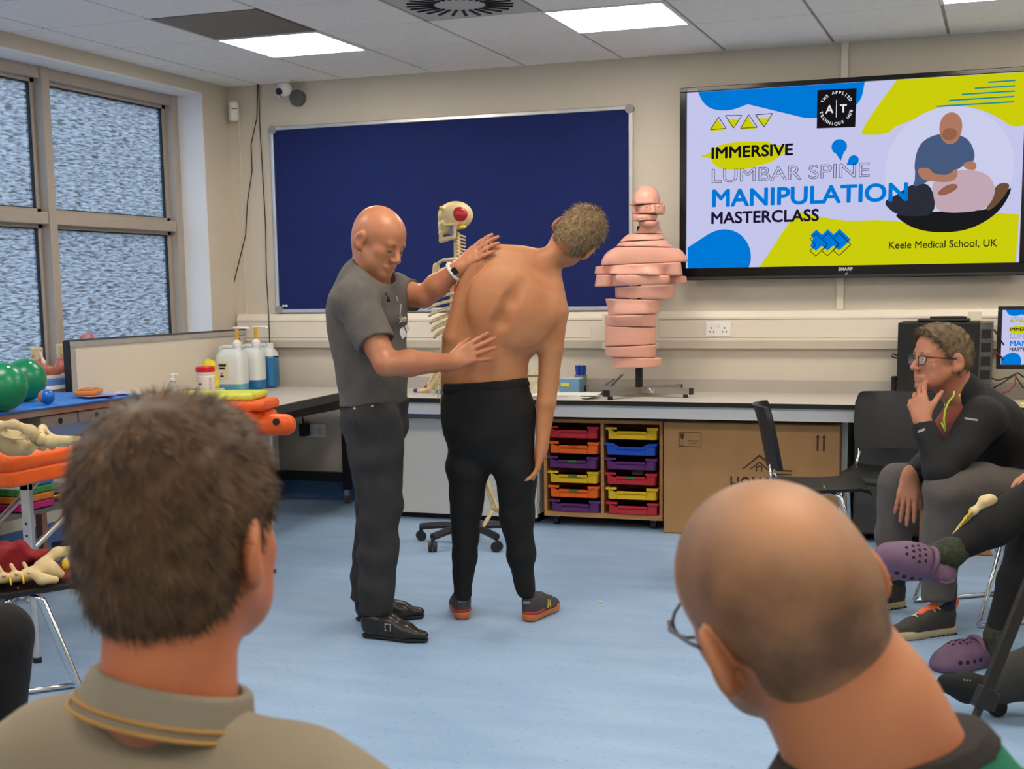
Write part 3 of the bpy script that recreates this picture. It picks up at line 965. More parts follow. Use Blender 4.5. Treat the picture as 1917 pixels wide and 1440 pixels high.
MB().b2(0.15, 0.38, -0.08, 0.12, 0.0, 0.016, 0.006).build('stand_foot', M_blackpl, mn)
M_redc = mat('red_cable', (120, 40, 36), 0.5)
cab = [('black cable arching from the computer case to behind the monitor', M_blackpl, [(4.675,-0.420,1.116), (4.722,-0.400,1.104), (4.758,-0.360,1.042), (4.799,-0.300,0.984)]),
       ('thick black cable sagging under the monitor', M_blackpl, [(4.678,-0.420,0.868), (4.747,-0.440,0.848), (4.803,-0.420,0.864), (4.841,-0.380,0.884), (4.895,-0.360,0.844)]),
       ('thin black cable looped below the monitor edge', M_blackpl, [(4.722,-0.440,0.804), (4.778,-0.460,0.842), (4.828,-0.440,0.876), (4.869,-0.420,0.812), (4.922,-0.420,0.785)]),
       ('red cable running behind the monitor side', M_redc, [(4.690,-0.420,0.990), (4.726,-0.400,0.994), (4.758,-0.360,0.965), (4.802,-0.300,0.901)]),
       ('red cable looping down to the bench below the monitor', M_redc, [(4.833,-0.440,0.882), (4.830,-0.460,0.828), (4.805,-0.480,0.797), (4.759,-0.500,0.781)]),
       ('thin black cable loop sticking out left of the computer case', M_blackpl, [(4.264,-0.400,0.956), (4.232,-0.420,0.960), (4.210,-0.420,0.968), (4.221,-0.420,0.980), (4.263,-0.400,0.965)])]
for lab, m_, pts in cab:
    tag(MB().tube(pts, 0.0042, 6).build('computer_cable', m_, smooth=180), lab, 'cable', 'cables round the computer')
tag(MB().box((4.22, -0.30, WT + 0.06), (0.025, 0.05, 0.12), None, 0.002, 1).build('phone_charger', M_blackpl), 'small black box standing against the left of the computer', 'box')
tag(MB().box((4.40, -0.58, WT + 0.004), (0.42, 0.20, 0.006), rz(0.05)).build('paper_sheet', M_whitepl), 'white paper on the bench in front of the computer', 'paper')
tag(MB().box((4.93, -0.56, WT + 0.004), (0.14, 0.09, 0.007), rz(0.1), 0.001, 1).build('sticky_note_pad', mat('note_yellow', (226, 214, 80), 0.7)), 'yellow note pad on the bench below the monitor', 'note pad')


# ------------------------------------------------------------------ smooth solid modelling (distance fields)
def V3(p):
    return np.array(p, dtype=np.float64)


def unit(v):
    v = V3(v)
    return v / (np.linalg.norm(v) + 1e-12)


def frame(y, zhint):
    """3x3 with columns x, y, z; y exact, z near zhint"""
    y = unit(y)
    z = V3(zhint)
    z = unit(z - y * (z @ y))
    x = np.cross(y, z)
    return np.stack([x, y, z], 1)


class SDF:
    def __init__(self):
        self.ops = []

    def cone(self, a, b, ra, rb=None, k=0.02, e=None, q=1.0, sub=False):
        rb = ra if rb is None else rb
        self.ops.append(('c', V3(a), V3(b), float(ra), float(rb), k, None if e is None else unit(e), q, sub))
        return self

    def chain(self, pts, rads, k=0.02, e=None, q=1.0):
        for i in range(len(pts) - 1):
            self.cone(pts[i], pts[i + 1], rads[i], rads[i + 1], k, e, q)
        return self

    def ell(self, c, r, Rm=None, k=0.02, sub=False):
        r = (r, r, r) if np.isscalar(r) else r
        self.ops.append(('e', V3(c), V3(r), np.eye(3) if Rm is None else np.asarray(Rm), None, k, None, 1.0, sub))
        return self

    def box(self, c, hs, rd, Rm=None, k=0.01, sub=False):
        self.ops.append(('b', V3(c), V3(hs), np.eye(3) if Rm is None else np.asarray(Rm), rd, k, None, 1.0, sub))
        return self

    def cut(self, p, n, k=0.004):
        """keep the side opposite to n"""
        self.ops.append(('p', V3(p), unit(n), None, None, k, None, 1.0, False))
        return self

    def add(self, other):
        self.ops += other.ops
        return self

    def bounds(self, op, grow):
        if op[0] == 'c':
            r = max(op[3], op[4]) * max(1.0, op[7])
            return np.minimum(op[1], op[2]) - r - grow, np.maximum(op[1], op[2]) + r + grow
        r = np.linalg.norm(op[2]) if op[0] == 'b' else op[2].max()
        return op[1] - r - grow - (op[4] or 0) , op[1] + r + grow + (op[4] or 0)

    def mesh(self, h=0.006, off=0.0, wob=None, clip=None, smooth=2, keep=None):
        los, his = [], []
        for op in self.ops:
            if op[0] != 'p' and not op[8]:
                lo, hi = self.bounds(op, abs(off) + 0.02)
                los.append(lo)
                his.append(hi)
        lo, hi = np.min(los, 0), np.max(his, 0)
        if clip is not None:
            lo = np.maximum(lo, clip[0])
            hi = np.minimum(hi, clip[1])
        n = np.ceil((hi - lo) / h).astype(int) + 2
        ax = [(lo[i] + h * np.arange(n[i])).astype(np.float32) for i in range(3)]
        F = np.full(tuple(n), 0.3, np.float32)
        for op in self.ops:
            if op[0] == 'p':
                sl = (slice(None),) * 3
            else:
                blo, bhi = self.bounds(op, op[5] + 3 * h + abs(off))
                i0 = np.clip(np.floor((blo - lo) / h).astype(int), 0, n)
                i1 = np.clip(np.ceil((bhi - lo) / h).astype(int) + 1, 0, n)
                if np.any(i1 <= i0):
                    continue
                sl = tuple(slice(a, b) for a, b in zip(i0, i1))
            X = ax[0][sl[0]][:, None, None]
            Y = ax[1][sl[1]][None, :, None]
            Zz = ax[2][sl[2]][None, None, :]
            k = op[5]
            if op[0] == 'c':
                a, b = op[1], op[2]
                d = b - a
                dd = float(d @ d) + 1e-12
                px, py, pz = X - np.float32(a[0]), Y - np.float32(a[1]), Zz - np.float32(a[2])
                t = np.clip((px * np.float32(d[0]) + py * np.float32(d[1]) + pz * np.float32(d[2])) / np.float32(dd), 0, 1)
                vx, vy, vz = px - t * np.float32(d[0]), py - t * np.float32(d[1]), pz - t * np.float32(d[2])
                r = np.float32(op[3]) + np.float32(op[4] - op[3]) * t
                l2 = vx * vx + vy * vy + vz * vz
                if op[6] is not None and op[7] != 1.0:
                    e = op[6].astype(np.float32)
                    c = vx * e[0] + vy * e[1] + vz * e[2]
                    l2 = l2 + c * c * np.float32(1.0 / op[7] ** 2 - 1.0)
                    D = (np.sqrt(np.maximum(l2, 0)) - r) * np.float32(min(1.0, op[7]) ** 0.5)
                else:
                    D = np.sqrt(l2) - r
            elif op[0] == 'e':
                Rm = op[3].astype(np.float32)
                px, py, pz = X - np.float32(op[1][0]), Y - np.float32(op[1][1]), Zz - np.float32(op[1][2])
                rr = op[2].astype(np.float32)
                qs = [(px * Rm[0, i] + py * Rm[1, i] + pz * Rm[2, i]) / rr[i] for i in range(3)]
                k0 = np.sqrt(qs[0] ** 2 + qs[1] ** 2 + qs[2] ** 2)
                k1 = np.sqrt((qs[0] / rr[0]) ** 2 + (qs[1] / rr[1]) ** 2 + (qs[2] / rr[2]) ** 2)
                D = k0 * (k0 - 1) / np.maximum(k1, 1e-6)
            elif op[0] == 'b':
                Rm = op[3].astype(np.float32)
                px, py, pz = X - np.float32(op[1][0]), Y - np.float32(op[1][1]), Zz - np.float32(op[1][2])
                rr = (op[2] - op[4]).astype(np.float32)
                qs = [np.abs(px * Rm[0, i] + py * Rm[1, i] + pz * Rm[2, i]) - rr[i] for i in range(3)]
                D = np.sqrt(sum(np.maximum(v, 0) ** 2 for v in qs)) + np.minimum(np.maximum(np.maximum(qs[0], qs[1]), qs[2]), 0) - np.float32(op[4])
            else:
                nn = op[2].astype(np.float32)
                D = (X - np.float32(op[1][0])) * nn[0] + (Y - np.float32(op[1][1])) * nn[1] + (Zz - np.float32(op[1][2])) * nn[2] + np.float32(off)
            A = F[sl]
            k = np.float32(max(k, 1e-5))
            if op[0] == 'p':
                hh = np.clip(0.5 - 0.5 * (A - D) / k, 0, 1)
                F[sl] = A + (D - A) * hh + k * hh * (1 - hh)
            elif op[8]:
                D = -D
                hh = np.clip(0.5 - 0.5 * (A - D) / k, 0, 1)
                F[sl] = A + (D - A) * hh + k * hh * (1 - hh)
            else:
                hh = np.clip(0.5 + 0.5 * (A - D) / k, 0, 1)
                F[sl] = A + (D - A) * hh - k * hh * (1 - hh)
        F -= np.float32(off)
        if wob is not None:
            F += wob(ax[0][:, None, None], ax[1][None, :, None], ax[2][None, None, :]).astype(np.float32)
        if keep is not None:
            F = np.maximum(F, keep(ax[0][:, None, None], ax[1][None, :, None], ax[2][None, None, :]).astype(np.float32))
        F[0], F[-1], F[:, 0], F[:, -1], F[:, :, 0], F[:, :, -1] = 0.1, 0.1, 0.1, 0.1, 0.1, 0.1
        return nets(F, lo, h, smooth)


def nets(F, lo, h, smooth):
    """surface nets: quads around the zero level of F"""
    S = F < 0
    nx, ny, nz = F.shape
    cnt = np.zeros((nx - 1, ny - 1, nz - 1), np.int8)
    for i in (0, 1):
        for j in (0, 1):
            for k in (0, 1):
                cnt += S[i:nx - 1 + i, j:ny - 1 + j, k:nz - 1 + k]
    act = (cnt > 0) & (cnt < 8)
    I, J, K = np.nonzero(act)
    idx = np.full(act.shape, -1, np.int32)
    idx[I, J, K] = np.arange(len(I))
    acc = np.zeros((len(I), 3))
    num = np.zeros(len(I))
    for axis in range(3):
        o1, o2 = [q for q in range(3) if q != axis]
        for a in (0, 1):
            for b in (0, 1):
                off0 = [0, 0, 0]
                off0[o1], off0[o2] = a, b
                off1 = list(off0)
                off1[axis] = 1
                f0 = F[I + off0[0], J + off0[1], K + off0[2]]
                f1 = F[I + off1[0], J + off1[1], K + off1[2]]
                c = (f0 < 0) != (f1 < 0)
                t = np.where(c, f0 / np.where(np.abs(f0 - f1) < 1e-9, 1, f0 - f1), 0)
                p = np.zeros((len(I), 3))
                p[:, o1], p[:, o2], p[:, axis] = a, b, t
                acc += p * c[:, None]
                num += c
    V = (np.stack([I, J, K], 1) + acc / num[:, None]) * h + lo
    Q = []
    for axis in range(3):
        o1, o2 = [(1, 2), (2, 0), (0, 1)][axis]
        sl0, sl1 = [slice(None)] * 3, [slice(None)] * 3
        sl0[axis], sl1[axis] = slice(0, -1), slice(1, None)
        ch = S[tuple(sl0)] != S[tuple(sl1)]
        P = np.stack(np.nonzero(ch), 1)
        P = P[(P[:, o1] > 0) & (P[:, o2] > 0) & (P[:, o1] < F.shape[o1] - 1) & (P[:, o2] < F.shape[o2] - 1)]
        ins = S[P[:, 0], P[:, 1], P[:, 2]]
        q = []
        for d1, d2 in ((-1, -1), (0, -1), (0, 0), (-1, 0)):
            c = P.copy()
            c[:, o1] += d1
            c[:, o2] += d2
            q.append(idx[c[:, 0], c[:, 1], c[:, 2]])
        q = np.stack(q, 1)
        q[~ins] = q[~ins][:, ::-1]
        Q.append(q)
    Q = np.concatenate(Q)
    Q = Q[(Q >= 0).all(1)]
    if smooth:
        e = np.concatenate([Q[:, [0, 1]], Q[:, [1, 2]], Q[:, [2, 3]], Q[:, [3, 0]]])
        e = np.concatenate([e, e[:, ::-1]])
        deg = np.maximum(np.bincount(e[:, 0], minlength=len(V)), 1)
        for _ in range(smooth):
            for w in (0.5, -0.52):
                L = np.stack([np.bincount(e[:, 0], weights=V[e[:, 1], c], minlength=len(V)) for c in range(3)], 1) / deg[:, None] - V
                V = V + w * L
    return V, Q


def np_mesh(name, V, Q, m, parent=None, smooth=True):
    me = bpy.data.meshes.new(name)
    V = np.asarray(V, np.float32)
    Q = np.asarray(Q, np.int32)
    nq, w = Q.shape
    me.vertices.add(len(V))
    me.vertices.foreach_set('co', V.ravel())
    me.loops.add(nq * w)
    me.loops.foreach_set('vertex_index', Q.ravel())
    me.polygons.add(nq)
    me.polygons.foreach_set('loop_start', np.arange(0, nq * w, w, dtype=np.int32))
    me.polygons.foreach_set('loop_total', np.full(nq, w, np.int32))
    me.update(calc_edges=True)
    me.validate()
    if smooth:
        me.shade_smooth()
    me.materials.append(m)
    return link(bpy.data.objects.new(name, me), parent)


def world_of(o):
    M = Matrix.Identity(4)
    while o is not None:
        M = o.matrix_basis @ M
        o = o.parent
    return M


def to_local(V, parent):
    if parent is None:
        return V
    A = np.array(world_of(parent).inverted())
    return np.asarray(V) @ A[:3, :3].T + A[:3, 3]


def buildw(mb, name, m, parent, smooth=None):
    """build a mesh given in world coordinates under a parent"""
    mb.bm.transform(world_of(parent).inverted())
    return mb.build(name, m, parent, smooth)


def normals_of(V, Q):
    a, b, c = V[Q[:, 0]], V[Q[:, 1]], V[Q[:, 2]]
    fn = np.cross(b - a, c - a)
    N = np.zeros_like(V)
    for k in range(Q.shape[1]):
        for c_ in range(3):
            N[:, c_] += np.bincount(Q[:, k], weights=fn[:, c_], minlength=len(V))
    return N / (np.linalg.norm(N, axis=1, keepdims=True) + 1e-12)


def strands(name, V, Q, n, length, comb, lift, width, m, parent, seed=1, mask=None, jit=0.35, curl=0.5, root=-0.004):
    """short hair: thin tapered ribbons rooted on a surface (world coordinates)"""
    rs = np.random.RandomState(seed)
    C = V[Q].mean(1)
    N = normals_of(V, Q)
    FN = N[Q].mean(1)
    area = np.linalg.norm(np.cross(V[Q[:, 2]] - V[Q[:, 0]], V[Q[:, 3]] - V[Q[:, 1]]), axis=1)
    if mask is not None:
        area = area * mask(C)
    idx = rs.choice(len(Q), n, p=area / area.sum())
    w = rs.dirichlet((1, 1, 1, 1), n)
    P = (V[Q[idx]] * w[:, :, None]).sum(1)
    nn = FN[idx]
    d = comb(P, nn)
    d = d - nn * (d * nn).sum(1, keepdims=True)
    d = d / (np.linalg.norm(d, axis=1, keepdims=True) + 1e-9)
    d = d + rs.normal(0, jit, (n, 3))
    ln = length * rs.uniform(0.6, 1.25, (n, 1))
    side = np.cross(d, nn + rs.normal(0, 0.3, (n, 3)))
    side = side / (np.linalg.norm(side, axis=1, keepdims=True) + 1e-9)
    p0 = P + nn * root
    t0 = d + nn * lift
    t0 = t0 / np.linalg.norm(t0, axis=1, keepdims=True)
    p1 = p0 + t0 * ln * 0.4
    p2 = p1 + (t0 * (1 - curl * 0.4) + d * curl * 0.4) * ln * 0.35
    p3 = p2 + (t0 * (1 - curl) + d * curl) * ln * 0.3
    ws = side * width * 0.5
    VV = np.stack([p0 - ws, p0 + ws, p1 - ws, p1 + ws, p2 - ws * 0.75, p2 + ws * 0.75, p3, ], 1).reshape(-1, 3)
    b = np.arange(n) * 7
    T = np.concatenate([np.stack([b + i, b + j, b + k], 1) for i, j, k in ((0, 1, 3), (0, 3, 2), (2, 3, 5), (2, 5, 4), (4, 5, 6))])
    return tag(np_mesh(name, to_local(VV, parent), T, m, parent), kind='stuff')


def sdf_obj(name, sd, m, parent=None, h=0.006, off=0.0, wob=None, clip=None, smooth=2):
    V, Q = sd.mesh(h, off, wob, clip, smooth)
    return np_mesh(name, to_local(V, parent), Q, m, parent)


def wrinkle(amp, fx, fy, fz, ph=0.0):
    def f(X, Y, Z):
        a = np.sin(fx * X + 1.7 * np.sin(fz * 0.6 * Z + ph) + ph) + np.sin(fy * Y + 1.3 * np.sin(fx * 0.5 * X + 2 * ph)) + np.sin(fz * Z + 1.9 * np.sin(fx * 0.4 * X + fy * 0.4 * Y + ph))
        return amp * a / 3.0
    return f


# ------------------------------------------------------------------ corner table with its screen, bottles and pads
TT = 0.74
ct = empty('corner_table', 'grey laminate table with thick black edge in the window corner', 'table', (0.05, -0.10, 0))
tab = [(0.02, 0.0), (0.90, 0.0), (0.985, -0.95), (1.05, -1.50), (0.02, -1.50)]
MB().prism(tab, (0, 0, TT - 0.004), (1, 0, 0), (0, 1, 0), (0, 0, 1), 0.004).build('top_surface', M_top, ct)
MB().prism(tab, (0, 0, TT - 0.05), (1, 0, 0), (0, 1, 0), (0, 0, 1), 0.046).build('top_edge', mat('charcoal_edge', (52, 50, 49), 0.5), ct)
for (x, y) in ((0.80, -0.05), (0.08, -0.06), (0.90, -1.40), (0.08, -1.40)):
    l = MB().b2(x - 0.022, x + 0.022, y - 0.022, y + 0.022, 0.09, TT - 0.05).build('leg', M_blackmt, ct)
    MB().cyl((x - 0.012, y, 0.030), (x + 0.012, y, 0.030), 0.030, n=16).build('castor_wheel', mat('castor_grey', (92, 90, 84), 0.5), l)
    MB().b2(x - 0.016, x + 0.016, y - 0.018, y + 0.018, 0.045, 0.09).build('castor_fork', M_chrome, l)
MB().b2(0.08, 0.80, -0.075, -0.035, 0.14, 0.20).build('cross_rail', M_blackmt, ct)
MB().b2(0.86, 0.90, -1.40, -0.06, TT - 0.11, TT - 0.05).build('side_rail', M_blackmt, ct)
side = MB().b2(0.28, 0.30, -1.35, -0.03, 0.19, TT - 0.05)
side.build('side_panel', M_unit, ct)

sc_ = empty('desk_screen', 'low white desk screen in a silver frame standing along the window', 'screen', (0.085, -1.86, 0))
L = 1.80
MB().b2(-0.010, 0.010, 0.03, L - 0.03, TT + 0.005, 1.075).build('board', mat('screen_white', (214, 204, 188), 0.4), sc_)
for (y0, y1, z0, z1, m_) in ((0, L, 1.070, 1.105, M_alu), (0, L, TT + 0.001, TT + 0.03, M_alu), (0, 0.05, TT + 0.03, 1.070, M_alu), (L - 0.04, L, TT + 0.03, 1.070, M_alu)):
    MB().b2(-0.018, 0.018, y0, y1, z0, z1, 0.006).build('frame_rail', m_, sc_)
MB().b2(-0.020, 0.020, -0.008, 0.0, TT + 0.001, 1.107).build('end_strip', M_blackpl, sc_)
MB().b2(-0.016, 0.016, 0.0, L, 1.105, 1.112).build('top_strip', mat('dark_strip', (70, 68, 64), 0.5), sc_)
MB().b2(0.010, 0.013, L - 0.10, L - 0.07, 1.03, 1.055).build('red_magnet', mat('magnet_red', (170, 50, 48), 0.4), sc_)


def wob_c(x, y):
    return (x, y)


# jerry cans
M_can = mat('milky_plastic', (226, 230, 228), 0.3, trans=0.12, alpha=1.0, spec=0.4)
M_liq1 = mat('blue_liquid_pale', (96, 168, 196), 0.2)
M_liq2 = mat('blue_liquid', (44, 116, 170), 0.2)
M_amber = mat('amber_pump', (214, 158, 30), 0.3)


def jerry(label, loc, ang, w, d, hgt, liquid, frac, pump, lab):
    j = empty('jerry_can', label, 'bottle', loc, ang, group='soap cans in the corner')

    def ring(z, a, b, r=0.03):
        pts = []
        for sx, sy, a0 in ((1, 1, 0), (-1, 1, 90), (-1, -1, 180), (1, -1, 270)):
            for k in range(4):
                t = math.radians(a0 + k * 30)
                pts.append((sx * (a / 2 - r) + r * math.cos(t), sy * (b / 2 - r) + r * math.sin(t), z))
        return pts
    zf = hgt * frac
    MB().loft([ring(0.002, w - 0.02, d - 0.02), ring(0.014, w, d), ring(zf, w, d)]).build('liquid', liquid, j, 40)
    MB().loft([ring(zf + 0.0005, w, d), ring(hgt * 0.72, w, d), ring(hgt * 0.84, w * 0.94, d * 0.92), ring(hgt * 0.93, w * 0.72, d * 0.62), ring(hgt * 0.955, w * 0.5, d * 0.5, 0.02)]).build('upper_body', M_can, j, 40)
    hx = -w * 0.30
    MB().tube([(hx - 0.02, 0, hgt * 0.80), (hx - 0.02, 0, hgt * 0.97), (hx + 0.005, 0, hgt * 1.0), (hx + 0.05, 0, hgt * 1.0), (hx + 0.075, 0, hgt * 0.92)], 0.013, 8).build('handle', M_can, j, 180)
    cx_ = w * 0.22
    MB().cyl((cx_, 0, hgt * 0.90), (cx_, 0, hgt * 1.03), 0.028, 0.024, 16).build('neck', M_can, j, 40)
    if pump:
        MB().lathe([(0.028, 0), (0.028, 0.022), (0.020, 0.03), (0.013, 0.04)], (cx_, 0, hgt * 1.01), 16).build('pump_collar', M_whitepl, j, 40)
        MB().cyl((cx_, 0, hgt * 1.01 + 0.04), (cx_, 0, hgt * 1.01 + 0.11), 0.011, n=12).build('pump_tube', M_amber, j, 40)
        MB().tube([(cx_ - 0.025, 0, hgt * 1.01 + 0.113), (cx_ + 0.02, 0, hgt * 1.01 + 0.116), (cx_ + 0.075, 0, hgt * 1.01 + 0.113), (cx_ + 0.085, 0, hgt * 1.01 + 0.106)], 0.0075, 8).build('pump_spout', M_whitepl, j, 180)
    else:
        MB().cyl((cx_, 0, hgt * 1.0), (cx_, 0, hgt * 1.06), 0.026, n=16).build('cap', M_can, j, 40)
    if lab:
        lb = MB().b2(-w * 0.36, w * 0.02, -d / 2 - 0.0015, -d / 2 - 0.0005, hgt * 0.28, hgt * 0.66).build('paper_label', mat('label_paper', (222, 208, 180), 0.7), j)
        for k, (a, b) in enumerate(((0.57, 0.62), (0.50, 0.55), (0.33, 0.37), (0.40, 0.42))):
            MB().b2(-w * (0.33 - 0.02 * k), -w * (0.06 + 0.05 * k), -d / 2 - 0.003, -d / 2 - 0.001, hgt * a, hgt * b).build('label_print', M_blackpl, lb)
    return j


jerry('milky soap can with paper label and amber pump, front of the corner', (0.255, -0.50, TT), 0.12, 0.18, 0.13, 0.275, M_liq1, 0.17, True, True)
jerry('milky soap can with amber pump, a quarter full of blue liquid', (0.300, -0.335, TT), 0.05, 0.15, 0.12, 0.275, M_liq2, 0.22, True, False)
jerry('capped soap can almost full of deep blue liquid', (0.310, -0.185, TT), 0.0, 0.15, 0.12, 0.27, M_liq2, 0.75, False, False)
ys_ = SDF()
ys_.cone((0.325, -0.86, TT + 0.06), (0.325, -0.86, TT + 0.17), 0.055, 0.046, 0.02, (0, 1, 0), 0.7)
ys_.cone((0.32, -0.86, TT + 0.17), (0.31, -0.86, TT + 0.215), 0.034, 0.012, 0.02, (0, 1, 0), 0.7)
ys_.cut((0.3, -0.86, TT + 0.002), (0, 0, -1), 0.002)
yb = empty('yellow_bag', 'bright yellow crumpled plastic bag beside the wipes tub', 'bag', (0.325, -0.86, TT))
sdf_obj('bag_body', ys_, mat('yellow_film', (226, 206, 20), 0.3, var=0.1, vscale=20), yb, 0.006, wob=wrinkle(0.008, 60, 70, 45))
MB().tube([(-0.05, -0.035, 0.09), (0.0, -0.041, 0.105), (0.05, -0.03, 0.10)], 0.004, 6).build('fold', mat('yellow_fold', (206, 182, 10), 0.3), yb)
cl = SDF()
for (a, b, r) in (((0.36, -0.93, TT + 0.02), (0.43, -0.91, TT + 0.035), 0.024), ((0.40, -0.93, TT + 0.02), (0.48, -0.90, TT + 0.014), 0.016), ((0.46, -0.92, TT + 0.012), (0.52, -0.90, TT + 0.010), 0.012)):
    cl.cone(a, b, r, r * 0.8, 0.012)
cl.cut((0, 0, TT + 0.001), (0, 0, -1), 0.001)
ck = sdf_obj('striped_cloth', cl, mat('striped_cloth_weave', (206, 210, 212), 0.9, var=1, vscale=26, col2=(60, 66, 74), stretch=(1, 3, 1)), None, 0.005, wob=wrinkle(0.006, 110, 90, 100))
tag(ck, 'crumpled white cloth with dark stripes behind the wipes tub', 'cloth')

# wipes tub, sanitiser bottle
M_tub = mat('tub_white', (228, 214, 206), 0.4)
M_red = mat('lid_red', (206, 26, 38), 0.35)
wt = empty('wipes_tub', 'white wipes tub with a red lid on the corner table', 'tub', (0.443, -1.10, TT))
MB().lathe([(0.050, 0), (0.053, 0.004), (0.053, 0.135), (0.050, 0.138), (0.050, 0.146), (0.053, 0.149), (0.053, 0.158), (0.046, 0.16)], n=28).build('tub_body', M_tub, wt, 40)
MB().lathe([(0.054, 0.16), (0.055, 0.163), (0.055, 0.184), (0.049, 0.190), (0.02, 0.191)], n=28).build('lid', M_red, wt, 40)
wa = math.atan2(-7.86 + 1.1, 4.77 - 0.443)


def on_tub(name, body, size, m_, u, z, bold=0.0006):
    o = text_mesh(name, body, size, m_, Matrix.Identity(4), wt, bold)
    for v in o.data.vertices:
        t = wa + (v.co.x + u) / 0.0535
        v.co = (0.0537 * math.cos(t), 0.0537 * math.sin(t), z + v.co.y)


on_tub('tub_print', 'Wipes', 0.032, mat('print_red', (196, 40, 50), 0.5), -0.078, 0.032)
on_tub('tub_small_print', '|||||||', 0.012, mat('print_dark', (50, 46, 46), 0.5), -0.046, 0.088)
on_tub('tub_small_print', '||||||||||', 0.006, mat('print_red', (196, 40, 50), 0.5), -0.05, 0.066, 0.0003)
for k in range(9):
    on_tub('tub_small_print', '||||||||||', 0.006, mat('print_dark', (50, 46, 46), 0.5), 0.018, 0.05 + k * 0.009, 0.0)
sb = empty('sanitiser_bottle', 'clear sanitiser bottle with a white pump on the corner table', 'bottle', (0.30, -1.22, TT))
M_clear = mat('clear_plastic', (224, 228, 226), 0.08, trans=0.85, ior=1.3)
MB().lathe([(0.030, 0), (0.033, 0.004), (0.033, 0.07), (0.030, 0.09), (0.018, 0.105), (0.013, 0.112)], n=24).build('bottle_body', M_clear, sb, 60)
MB().lathe([(0.029, 0.003), (0.0315, 0.006), (0.0315, 0.052), (0.001, 0.053)], n=24).build('gel', mat('gel', (210, 216, 214), 0.1, trans=0.6), sb, 60)
MB().lathe([(0.014, 0.112), (0.015, 0.114), (0.015, 0.128), (0.006, 0.131), (0.006, 0.146), (0.012, 0.148), (0.012, 0.155), (0.004, 0.156)], n=16).build('pump', M_whitepl, sb, 40)
MB().tube([(0, 0, 0.151), (0.03, 0.005, 0.152), (0.036, 0.006, 0.147)], 0.005, 8).build('spout', M_whitepl, sb, 180)

# ------------------------------------------------------------------ tool bench with blue sheet under the window
tb = empty('tool_bench', 'metal bench with a blue top sheet and two drawers by the window', 'bench', (0.12, -2.20, 0))
BZ = 0.86
MB().b2(0, 0.645, -1.9, 0, BZ - 0.040, BZ - 0.010).build('table_top', mat('bench_metal', (150, 138, 126), 0.45, 0.3, var=0.2, vscale=4, col2=(160, 100, 74)), tb)
sh = SDF()
sh.box((0.12 + 0.325, -2.20 - 0.95, BZ - 0.004), (0.338, 0.955, 0.007), 0.005)
sdf_obj('blue_sheet', sh, mat('blue_sheet', (44, 118, 204), 0.5, var=0.08, vscale=8), tb, 0.009, wob=wrinkle(0.0028, 22, 17, 4), smooth=1)
for (x, y) in ((0.61, -0.04), (0.04, -0.04), (0.61, -1.85), (0.04, -1.85)):
    MB().b2(x - 0.02, x + 0.02, y - 0.02, y + 0.02, 0, BZ - 0.04).build('leg', mat('bench_leg', (150, 112, 96), 0.5), tb)
for y0 in (-0.72, -0.455):
    d = MB().b2(0.06, 0.63, y0, y0 + 0.255, BZ - 0.175, BZ - 0.045, 0.003, 1).build('drawer', mat('drawer_grey', (136, 126, 116), 0.4, var=0.06, vscale=3), tb)
    MB().cyl((0.628, y0 + 0.13, BZ - 0.075), (0.634, y0 + 0.13, BZ - 0.075), 0.014).build('lock', M_blackpl, d)
    MB().tube([(0.63, y0 + 0.08, BZ - 0.118), (0.65, y0 + 0.085, BZ - 0.118), (0.655, y0 + 0.13, BZ - 0.118), (0.65, y0 + 0.175, BZ - 0.118), (0.63, y0 + 0.18, BZ - 0.118)], 0.007).build('handle', M_chrome, d, 180)
MB().b2(0.02, 0.63, -1.86, -0.03, 0.385, 0.405).build('shelf', mat('shelf_grey', (128, 124, 118), 0.5, var=0.1, vscale=6), tb)
cx0 = MB().b2(0.03, 0.60, -1.86, -1.0, 0.41, 0.70)
cx0.build('lower_box', mat('bench_box', (58, 54, 50), 0.6), tb)


def ball(name, label, c, r, m_, cat='ball', n=32, grp=None):
    b = MB().sph(c, r, n).build(name, m_, smooth=180)
    return tag(b, label, cat, grp)


M_gball = mat('green_rubber', (16, 128, 84), 0.28, var=0.08, vscale=4)
for lab, c, r in (('large green exercise ball cut by the left picture edge', (0.766,-3.173,0.968), 0.104), ('green exercise ball standing further back on the blue sheet', (0.497,-2.705,0.963), 0.099)):
    g = empty('exercise_ball', lab, 'ball', c, group='green exercise balls')
    MB().sph((0, 0, 0), r, 36).build('shell', M_gball, g, 180)
    MB().cyl((r * 0.55, -r * 0.2, r * 0.805), (r * 0.56, -r * 0.204, r * 0.825), 0.007).build('valve', M_whitepl, g)
sbp = (0.748,-2.867,0.900)
mb_ = empty('massage_ball', 'small ball half blue half orange on the blue sheet', 'ball', sbp)
bh = MB().sph((0, 0, 0), 0.034, 24)
bh.build('blue_half', mat('ball_blue', (10, 104, 196), 0.25), mb_, 180)
MB().sph((-0.010, -0.004, 0.0), 0.0315, 24, (0.88, 0.98, 0.99)).build('orange_half', mat('ball_orange', (224, 96, 40), 0.3), mb_, 180)
tp = (0.649,-2.475,0.880)
pk = empty('resistance_band_pack', 'flat orange pack lying on leaflets on the blue sheet', 'pack', (tp[0] - 0.02, tp[1] + 0.06, BZ + 0.004), 0.45)
MB().box((0, 0, 0.022), (0.10, 0.20, 0.022), None, 0.008).build('tray', mat('band_orange', (210, 128, 52), 0.4, var=0.1, vscale=10), pk, 40)
MB().box((0, 0, 0.036), (0.07, 0.16, 0.006), None, 0.003).build('window', mat('band_brown', (196, 106, 30), 0.35), pk)
